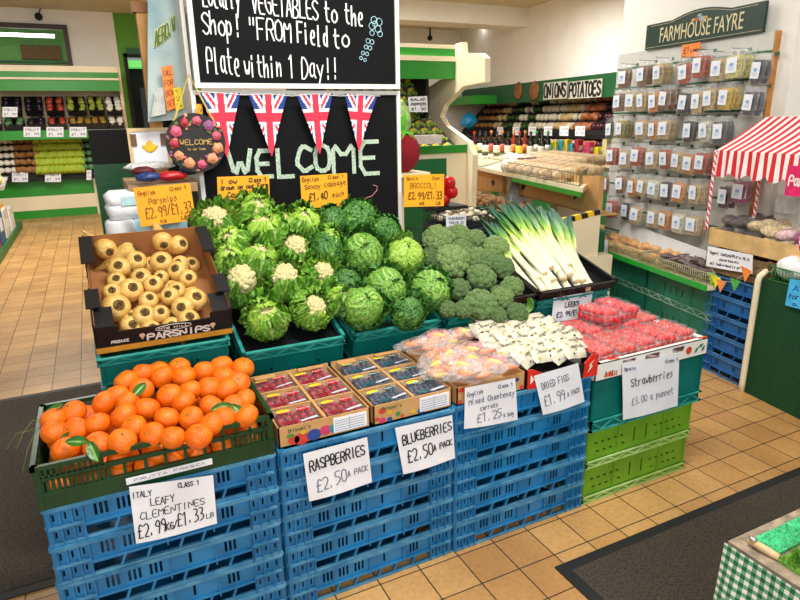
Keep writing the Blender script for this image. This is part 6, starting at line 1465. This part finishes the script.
# ================================================================ CHILLERS AT THE BACK
def sphere_proto(name, r, m, cat, sc=(1, 1, 1), nb=.08):
    o = MB().ball((0, 0, 0), r, 2, lambda q: 1+nb*noise.noise(q*2.2), sc=sc).build(name, m, smooth=True); tag(o, cat=cat); return o
# --- far left chiller running along x at the aisle end
YC = 11.9; XL = uy(124, 128, YC).x; XS = -3.0
ch = empty('produce_chiller', (0, YC, 0), label='long green and ivory fruit chiller at the end of left aisle', cat='chiller')
MB().box(XS, XL-.35, 0, .38, .0, .62).box(XS, XL, .2, .38, 0, 2.35).build('body', M_ivory, ch)
X2 = uy(96, 200, YC).x
MB().box(XS, X2, -.02, 0, .36, .64).box(XS, X2, -.02, 0, 0, .13).build('green_front', M_green, ch); MB().box(XS, X2, -.018, 0, .13, .36).build('ivory_band', M_ivory, ch)
z = lambda py, yy=YC-.4, px=60: uy(px, py, yy).z
MB().box(XS, XL, -.45, .3, z(72), z(66)).build('canopy_top', M_ivory, ch); MB().box(XS, XL, -.45, -.43, z(91), z(72)).build('canopy_green', M_green, ch); MB().box(XS, XL, -.48, -.45, z(80), z(78)).build('canopy_rail', M_ivory, ch)
MB().prism([(XL-.0, -.45, z(66)), (XL, .38, z(66)), (XL, .38, 0), (XL-.0, .0, 0), (XL, -.02, .6), (XL, .1, 1.0), (XL, -.3, z(92))], (.04, 0, 0)).build('end_panel', M_ivory, ch)
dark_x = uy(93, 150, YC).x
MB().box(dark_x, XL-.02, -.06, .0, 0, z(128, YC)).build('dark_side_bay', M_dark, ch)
gl = sphere_proto('garlic_bulb', .055, mat('garlic_white', 'e6dfd0', .6, .06), 'garlic', (1, 1, .85)); pr_g = sphere_proto('green_pear', .05, mat('pear_green', '8c9a32', .5, .15), 'pear', (.9, .9, 1.2)); pl_d = sphere_proto('dark_plum', .042, mat('plum_dark', '1f1a2c', .3, .2), 'plum'); ki = sphere_proto('golden_kiwi', .05, mat('kiwi_gold', 'a07a2a', .6, .2), 'fruit', (1, .9, .9))
ptt = sphere_proto('sweet_potato', .06, mat('sweet_potato_skin', '9a6a3a', .7, .15), 'potato', (1.5, .85, .85)); nect = sphere_proto('red_nectarine', .05, mat('nectarine_red', 'a33a22', .4, .2), 'nectarine'); ava = sphere_proto('pale_lime_fruit', .05, mat('lime_fruit', '5c8a5a', .5), 'fruit')
trb = empty('display_tray'); tag(trb, cat='tray'); tray_mesh(.50, .36, .10, .01, .012).build('tray_body', M_blktray, trb)
def bins(tag_, x0, x1, zz, yy, rowspec, tilt, nm):
    """rowspec: list of (proto, fraction width)"""
    for i, (p_, a, b, lab) in enumerate(rowspec):
        xa_, xb_ = x0+(x1-x0)*a, x0+(x1-x0)*b; wd = xb_-xa_-.03
        put(trb, (xa_+.015, yy, zz), (tilt, 0, 0), 'dark tray of %s in the %s of the aisle end chiller' % (lab, nm), 'trays in the %s' % nm, (wd/.50, 1, 1))
        c = math.cos(tilt); s = math.sin(tilt); nx = max(2, int(wd/.095)); ny = 4
        for ix in range(nx):
            for iy in range(ny):
                q = Vector((xa_+.015+.05+(wd-.1)*(ix/(max(1, nx-1)))+random.uniform(-.01, .01), .05+iy*.088+random.uniform(-.01, .01), .075+random.uniform(0, .03)))
                P_ = (q.x, yy+q.y*c-q.z*s, zz+q.y*s+q.z*c)
                put(p_, P_, (random.uniform(0, 3), random.uniform(-.4, .4), random.uniform(0, 3)), '%s in the %s of the aisle end chiller' % (lab, nm), '%s in the %s' % (lab, nm))
xA = uy(-22, 100, YC).x; xB = uy(122, 100, YC).x
tt = math.radians(38)
bins('up', xA, xB, z(116, YC-.25), YC-.25, [(pl_d, 0, .14, 'dark grapes'), (pl_d, .15, .29, 'dark plums'), (pl_d, .30, .43, 'black plums'), (nect, .44, .575, 'dark red nectarines'), (pr_g, .585, .73, 'olive green pears'), (pr_g, .735, .86, 'green pears'), (gl, .865, .99, 'white garlic bulbs')], tt, 'upper tier')
bins('mid', xA, xB, z(130, YC-.42), YC-.42, [(gl, 0, .14, 'pale garlic'), (ava, .15, .29, 'grey green fruit'), (pl_d, .30, .43, 'dark plums'), (nect, .44, .575, 'red nectarines'), (ki, .585, .86, 'golden kiwi fruit'), (gl, .865, .99, 'white garlic')], .25, 'middle tier')
MB().box(XS, XL-.02, -.46, -.43, z(139, YC-.44), z(130, YC-.44)).build('shelf_edge', M_green, ch)
MB().box(XS, XL-.02, -.44, .3, z(133, YC-.4), z(131, YC-.4)).build('shelf_deck', M_ivory, ch)
ban = empty('banana_hand'); tag(ban, cat='banana'); mb = MB()
for i in range(5):
    a = -.5+i*.25; mb.tube([(math.sin(a)*.02, 0, .05), (math.sin(a)*.07, -.03, .03), (math.sin(a)*.11, -.05, -.02), (math.sin(a)*.13, -.045, -.08)], [.008, .018, .019, .008], 8)
mb.build('bananas', mat('banana_skin', 'c9d23a', .5, .15, 20, col2='8fb82c'), ban, True)
x0_, x1_ = uy(37, 160, YC).x, uy(82, 160, YC).x
lowb = MB().prism([(XS, YC-.16, z(172, YC-.15)), (XS, YC+.2, z(140, YC)), (XS, YC+.2, .62), (XS, YC-.16, .62)], (uy(92, 160, YC).x-XS, 0, 0)).build('sloped_rack', M_dark); tag(lowb, 'sloping dark rack of bananas and roots in the aisle end chiller', 'rack')
for r_ in range(5):
    for i in range(10):
        t_ = r_/4; put(ban, (x0_+(x1_-x0_)*(i+.5)/10, YC-.19+.34*t_, z(168, YC-.15)+(z(140, YC)-z(168, YC-.15))*t_), (.2, 0, random.uniform(-.4, .4)), 'yellow green hand of bananas in the aisle end chiller', 'banana hands')
    for i in range(5):
        t_ = r_/4; put(ptt, (uy(17, 160, YC).x+.085*i, YC-.18+.34*t_, z(168, YC-.15)+(z(140, YC)-z(168, YC-.15))*t_), (random.uniform(0, .6), random.uniform(-.5, .5), random.uniform(0, 3)), 'brown sweet potato left of the bananas', 'sweet potatoes')
    for i in range(3):
        t_ = r_/4; put(ava, (uy(84, 160, YC).x+.09*i, YC-.18+.34*t_, z(168, YC-.15)+(z(140, YC)-z(168, YC-.15))*t_), (0, 0, i), 'grey green fruit right of the bananas', 'green fruit right of bananas')
    for i in range(4):
        t_ = r_/4; put(gl, (uy(-6, 160, YC).x+.09*i, YC-.18+.34*t_, z(168, YC-.15)+(z(140, YC)-z(168, YC-.15))*t_), (0, 0, i), 'white bulb at the far left of the banana rack', 'white bulbs left of the sweet potatoes')
for i, (px, py, w_) in enumerate([(10, 112, 15), (32, 132, 17), (55, 132, 17), (78, 132, 17), (20, 177, 16), (53, 177, 16), (89, 175, 5)]):
    yy = YC-.464 if py < 150 else YC-.2
    paper('small white price card on the aisle end chiller, %s' % ['below the grapes', 'first along the middle shelf', 'second along the middle shelf', 'third along the middle shelf', 'under the sweet potatoes', 'under the bananas', 'at the right end of the bananas'][i], [uy(px-w_/2, py-5, yy), uy(px+w_/2, py-5, yy), uy(px+w_/2, py+5, yy), uy(px-w_/2, py+5, yy)], scribbles(['FRUIT', '£1.99'], M_ink_faint, .03), name='price_card')
# --- pepper chiller with Z shaped end panel
XP = 2.8
ZP = lambda px, py: (lambda p: Vector((0, p.y, p.z)))(ux(px, py, XP))
pc = empty('produce_chiller', (XP, 0, 0), label='green topped chiller of packed salads right of the blackboard with ivory stepped end', cat='chiller')
prf = [(455, 44), (462, 42), (463, 53), (480, 53), (485, 58), (485, 82), (463, 86), (444, 106), (440, 116), (446, 126), (468, 142), (473, 155), (470, 230), (432, 230), (428, 160), (424, 150), (420, 120), (424, 90), (440, 80), (452, 78)]
MB().prism([ZP(*p) for p in prf], (.05, 0, 0)).build('end_panel', M_ivory, pc)
yc = ux(455, 60, XP).y
zt1, zb1 = uy(430, 48, yc).z, uy(430, 79, yc).z
MB().box(-1.25, 0, yc, yc+.02, zb1, zt1).build('canopy_green', M_green, pc); MB().box(-1.25, 0, yc-.02, yc, uy(430, 60, yc).z-.008, uy(430, 56, yc).z).build('canopy_rail', M_ivory, pc); MB().box(-1.25, 0, yc, yc+.7, zt1, zt1+.03).build('canopy_top', M_ivory, pc)
yb_ = 5.3; MB().box(-1.25, 0, yb_, yb_+.05, 0, zt1).build('back', M_ivory, pc)
ylow = 4.45
zl = uy(430, 146, ylow).z; MB().box(-1.25, 0, ylow, yb_, 0, zl-.05).build('base', M_ivory, pc); MB().box(-1.25, 0, ylow-.02, ylow, zl-.06, zl).build('green_front', M_green, pc)
MB().box(-.9, -.2, ylow-.022, ylow-.018, .0, zl-.10).build('dark_front', M_dgreen, pc)
sp_ = empty('salad_pack'); tag(sp_, cat='salad pack'); mb = MB()
rnd = random.Random(8)
for i in range(9): mb.ball((rnd.uniform(-.03, .03), rnd.uniform(-.022, .022), .02+rnd.uniform(0, .025)), rnd.uniform(.014, .022), 2, None, rnd.choice([0, 1, 1]))
mb.build('contents', [mat('pepper_yellow', 'ecc81c', .4), mat('pepper_green', '86a82a', .4)], sp_, True); MB().box(-.045, .045, -.035, .035, 0, .045).build('clear_box', film('salad_film', (1, 1, 1), .05, .08, 25, .4), sp_)
for r_ in range(5):
    for i in range(8):
        t_ = r_/4; put(sp_, (XP-.88+i*.105, ylow+.06+r_*.1, zl-.04+t_*(uy(430, 112, 4.9).z-zl)*.9), (.5, 0, 0), 'yellow and green salad pack in lower tier of the pepper chiller', 'salad packs lower tier')
        put(sp_, (XP-.98+i*.105, 4.85+r_*.06, uy(420, 112, 4.85).z+r_*.075), (1.0, 0, 0), 'yellow and green salad pack in upper tier of the pepper chiller', 'salad packs upper tier')
MB().prism([Vector((-1.25, ylow, zl-.05)), Vector((-1.25, ylow+.5, uy(430, 112, 4.9).z-.07)), Vector((-1.25, yb_, uy(430, 112, 4.9).z+.3)), Vector((-1.25, yb_, zl-.3))], (1.2, 0, 0)).build('sloped_rack', M_dark, pc)
MB().box(-.20, -.17, 4.78, 5.3, uy(430, 118, 4.8).z, zt1).build('dark_divider', M_dark, pc)
paper('white handwritten price card in the pepper chiller', q4([(408, 97), (427, 96), (428, 112), (409, 112)], FY(4.6)), scribbles(['SALAD', 'PEPPERS', '£1.20'], M_ink, .03))
rk = MB().box(-.22, .10, -.04, .04, -.035, .03).build('wrapped_tray', mat('red_white_wrap', 'd8cfc8', .4)); rk.location = uy(428, 139, 4.32); tag(rk, 'white wrapped tray with red ends on the lip of the pepper chiller', 'tray')
# --- onion and potato chiller along the right wall
FO_ = Fm(PB)
oc = empty('produce_chiller', PB, (0, 0, YAW2), 'long dark green chiller of onions and potatoes along the right wall', 'chiller')
def ob(px, py, off=0.0): return upl(px, py, PB+N2*off, N2)
OI = FO_.inverted()
zt2 = (OI @ ob(560, 80)).z; zb2 = (OI @ ob(560, 100)).z
MB().box(.0, .05, -1.2, 5.0, zb2, 2.08).build('header_board', mat('header_green', '12562f', .5, .1, 3), oc)
MB().box(-.5, .0, 3.3, 5.0, zb2+.0, zb2+.16).build('canopy_green', M_green, oc)
MB().box(.65, .7, -2.2, 5.0, 0, 2.0).build('back', M_dark, oc); MB().box(-.35, .7, -2.2, 5.0, 0, .85).build('base', M_dgreen, oc)
zlo = .93; zhi = zb2
MB().prism([(.02, -2.2, 1.22), (.62, -2.2, zhi+.05), (.66, -2.2, zhi+.05), (.66, -2.2, 1.15), (.02, -2.2, 1.15)], (0, 7.2, 0)).build('upper_rack', M_dark, oc)
MB().prism([(-.35, -2.2, .88), (.02, -2.2, 1.08), (.02, -2.2, .85), (-.35, -2.2, .85)], (0, 7.2, 0)).build('lower_rack', M_dark, oc)
MB().box(-.37, -.35, -2.2, 5.0, .80, .90).build('shelf_edge', M_ivory, oc)
for s_x, t_ in ((508, 'ONIONS'), (545, 'POTATOES')):
    pass
a, b = OI @ ob(545, 92), OI @ ob(566, 91)
for txt, p0, p1 in (('ONIONS', (545, 98), (566, 98)), ('POTATOES', (570, 97), (601, 95))):
    A, B = OI @ ob(*p0, -.012), OI @ ob(*p1, -.012); hT = (OI @ ob(p0[0], p0[1]-13)).z-A.z
    s_ = empty('name_board', PB, (0, 0, YAW2), 'pale strip reading %s in dark letters above the onion chiller' % txt, 'sign', 'name strips')
    MB().box(-.03, -.012, min(A.y, B.y)-.03, max(A.y, B.y)+.03, A.z-.03, A.z+hT+.03).build('strip', mat('strip_grey', 'c9c8b8', .6), s_)
    mb = MB(); write(mb, txt, lambda s, t: Vector((-.032, -s, t)), -A.y, A.z, -B.y, hT, A.z, .04, jit=0); mb.build('lettering', M_ink, s_, rn=False)
for (px, r) in ((518, .16), (534, .17)):
    pp_ = MB(); c = OI @ ob(px, 91, -.01); pp_.ball(c, r, 2, lambda q: 1+.1*noise.noise(q*3), sc=(.08, 1, 1))
    pp_.build('painted_vegetable', mat('painted_brown', '8a5a34', .7, .3, 8), oc, True)
on = sphere_proto('white_onion', .065, mat('onion_white', 'cfc6ae', .5, .1), 'onion'); sp2 = sphere_proto('brown_potato', .075, mat('potato_skin', 'b9a06a', .6, .12), 'potato', (1.3, .9, .9)); swp = sphere_proto('orange_sweet_potato', .08, mat('orange_sweet_potato', 'a8653c', .6, .15), 'potato', (1.6, .8, .8)); ro = sphere_proto('red_onion', .065, mat('red_onion_skin', '3f1420', .3, .2), 'onion'); dkv = sphere_proto('dark_green_vegetable', .07, mat('dark_green_veg', '2c4a22', .5, .3), 'vegetable', (1.4, .8, .8))
order = [(480, ptt, 'brown root'), (492, sp2, 'pale root'), (501, dkv, 'dark green courgette'), (512, on, 'white bulb'), (522, dkv, 'dark green vegetable'), (530, on, 'white onion'), (552, sp2, 'pale potato'), (566, on, 'white onion'), (576, swp, 'orange sweet potato'), (592, ro, 'dark red onion'), (612, ro, 'dark red onion')]
def pick(px):
    best = order[0]
    for o_ in order:
        if px >= o_[0]-4: best = o_
    return best
for r_ in range(4):
    px = 470.
    while px < 640:
        o_ = pick(px); t_ = (r_+.5)/4
        base = OI @ ob(px, 110, .0); y_ = base.y+random.uniform(-.03, .03)
        put(o_[1], FO_ @ Vector((.06+.5*t_, y_, 1.26+(zhi-1.17)*t_)), (random.uniform(0, 3), random.uniform(-.4, .4), random.uniform(0, 3)), '%s in the upper tier of the onion chiller' % o_[2], '%ss in the upper tier' % o_[2]); px += 4.1+r_*.0
    px = 478.+r_*.7
    if r_ < 3:
        while px < 640:
            o_ = pick(px-4); base = OI @ ob(px, 125, -.2)
            put(o_[1], FO_ @ Vector((-.30+.11*r_, base.y, .95+.06*r_)), (random.uniform(0, 3), random.uniform(-.4, .4), random.uniform(0, 3)), '%s in the lower tier of the onion chiller' % o_[2], '%ss in the lower tier' % o_[2]); px += 4.4
for i, px in enumerate((500, 516, 532, 548, 564, 580)):
    A = ob(px, 131, -.39); n_ = N2; u_ = D2
    paper('small white price card on the onion chiller edge, %s from left' % ORD[i], [A+u_*.12+Vector((0, 0, .07)), A-u_*.12+Vector((0, 0, .07)), A-u_*.12-Vector((0, 0, .07)), A+u_*.12-Vector((0, 0, .07))], scribbles(['VEG', '£1.20'], M_ink_faint, .03), name='price_card')
bag_lump('bright blue plastic bag on the left of the onion chiller', ob(469, 121, -.35), (.16, .16, .14), mat('blue_plastic_bag', '2a9ad0', .3, .15), seed=9, bump=.4)
bag_lump('green leafy bundle in the wire basket at the far end of the bread counter', bay(.90, .25, 1.07), (.16, .12, .08), mat('leafy_bundle', '9cc070'), 'leafy_bundle', 4, 'vegetable', .3)
# left edge shelf with flowers and boxes
ls = empty('low_shelf', (-1.24, 8.0, 0), label='low shelf of boxes along the far left edge of the aisle', cat='shelf')
MB().box(-.5, .16, -.9, 2.9, 0, .10).build('base', M_dgreen, ls); MB().box(-.5, -.1, -.9, 2.9, .10, .62).build('body', M_dark, ls)
for i, (y_, hx, z0_, h_, nm) in enumerate([(.0-.5, 'e8e2da', .1, .3, 'white printed'), (.35, 'c2242a', .1, .28, 'red'), (.9, '1f5a8a', .1, .5, 'blue'), (1.5, 'd9d5cc', .1, .35, 'grey'), (2.1, 'ece8e0', .1, .3, 'white and green')]):
    o = empty('product_box', (-1.25, 8.0+y_, z0_), (0, 0, 0), '%s product box on the low shelf at far left edge' % nm, 'box'); MB().box(0, .14, -.2, .25, 0, h_).build('box_body', mat('pbox_%s' % hx, hx, .5), o); MB().box(.14, .143, -.1, .15, h_*.3, h_*.6).build('label', M_lbl, o)
for i in range(8):
    o = empty('flower_bunch', (-1.20+random.uniform(-.05, .03), 7.3+i*.42, .66+random.uniform(0, .1)), label='wrapped bunch of mixed flowers at far left edge, %s from the front' % ORD[i], cat='flowers', group='flower bunches')
    mb = MB(); rnd = random.Random(i)
    for k in range(9): mb.ball((rnd.uniform(-.12, .10), rnd.uniform(-.14, .14), rnd.uniform(.02, .22)), rnd.uniform(.025, .045), 1, None, rnd.choice([0, 0, 1, 2, 3]))
    mb.build('blooms', [mat('bloom_white', 'e6e8dc', .6), mat('bloom_yellow', 'e3c63a', .6), mat('bloom_orange', 'e07a3a', .6), mat('bloom_leaf', '4f8a3a', .6)], o, True); MB().lathe([(.03, -.06), (.11, .12)], 10).build('wrap', film('flower_wrap', (1, 1, 1), .4), o, True)
paper('orange price card at the left picture edge, upper', [ux(px, py, -1.16) for px, py in ((-4, 202), (3, 204), (4, 222), (-4, 220))], [], M_orange_card, bulge=0)
paper('orange price card at the left picture edge, lower', [ux(px, py, -1.16) for px, py in ((1, 225), (6, 228), (8, 246), (3, 244))], [], M_orange_card, bulge=0)
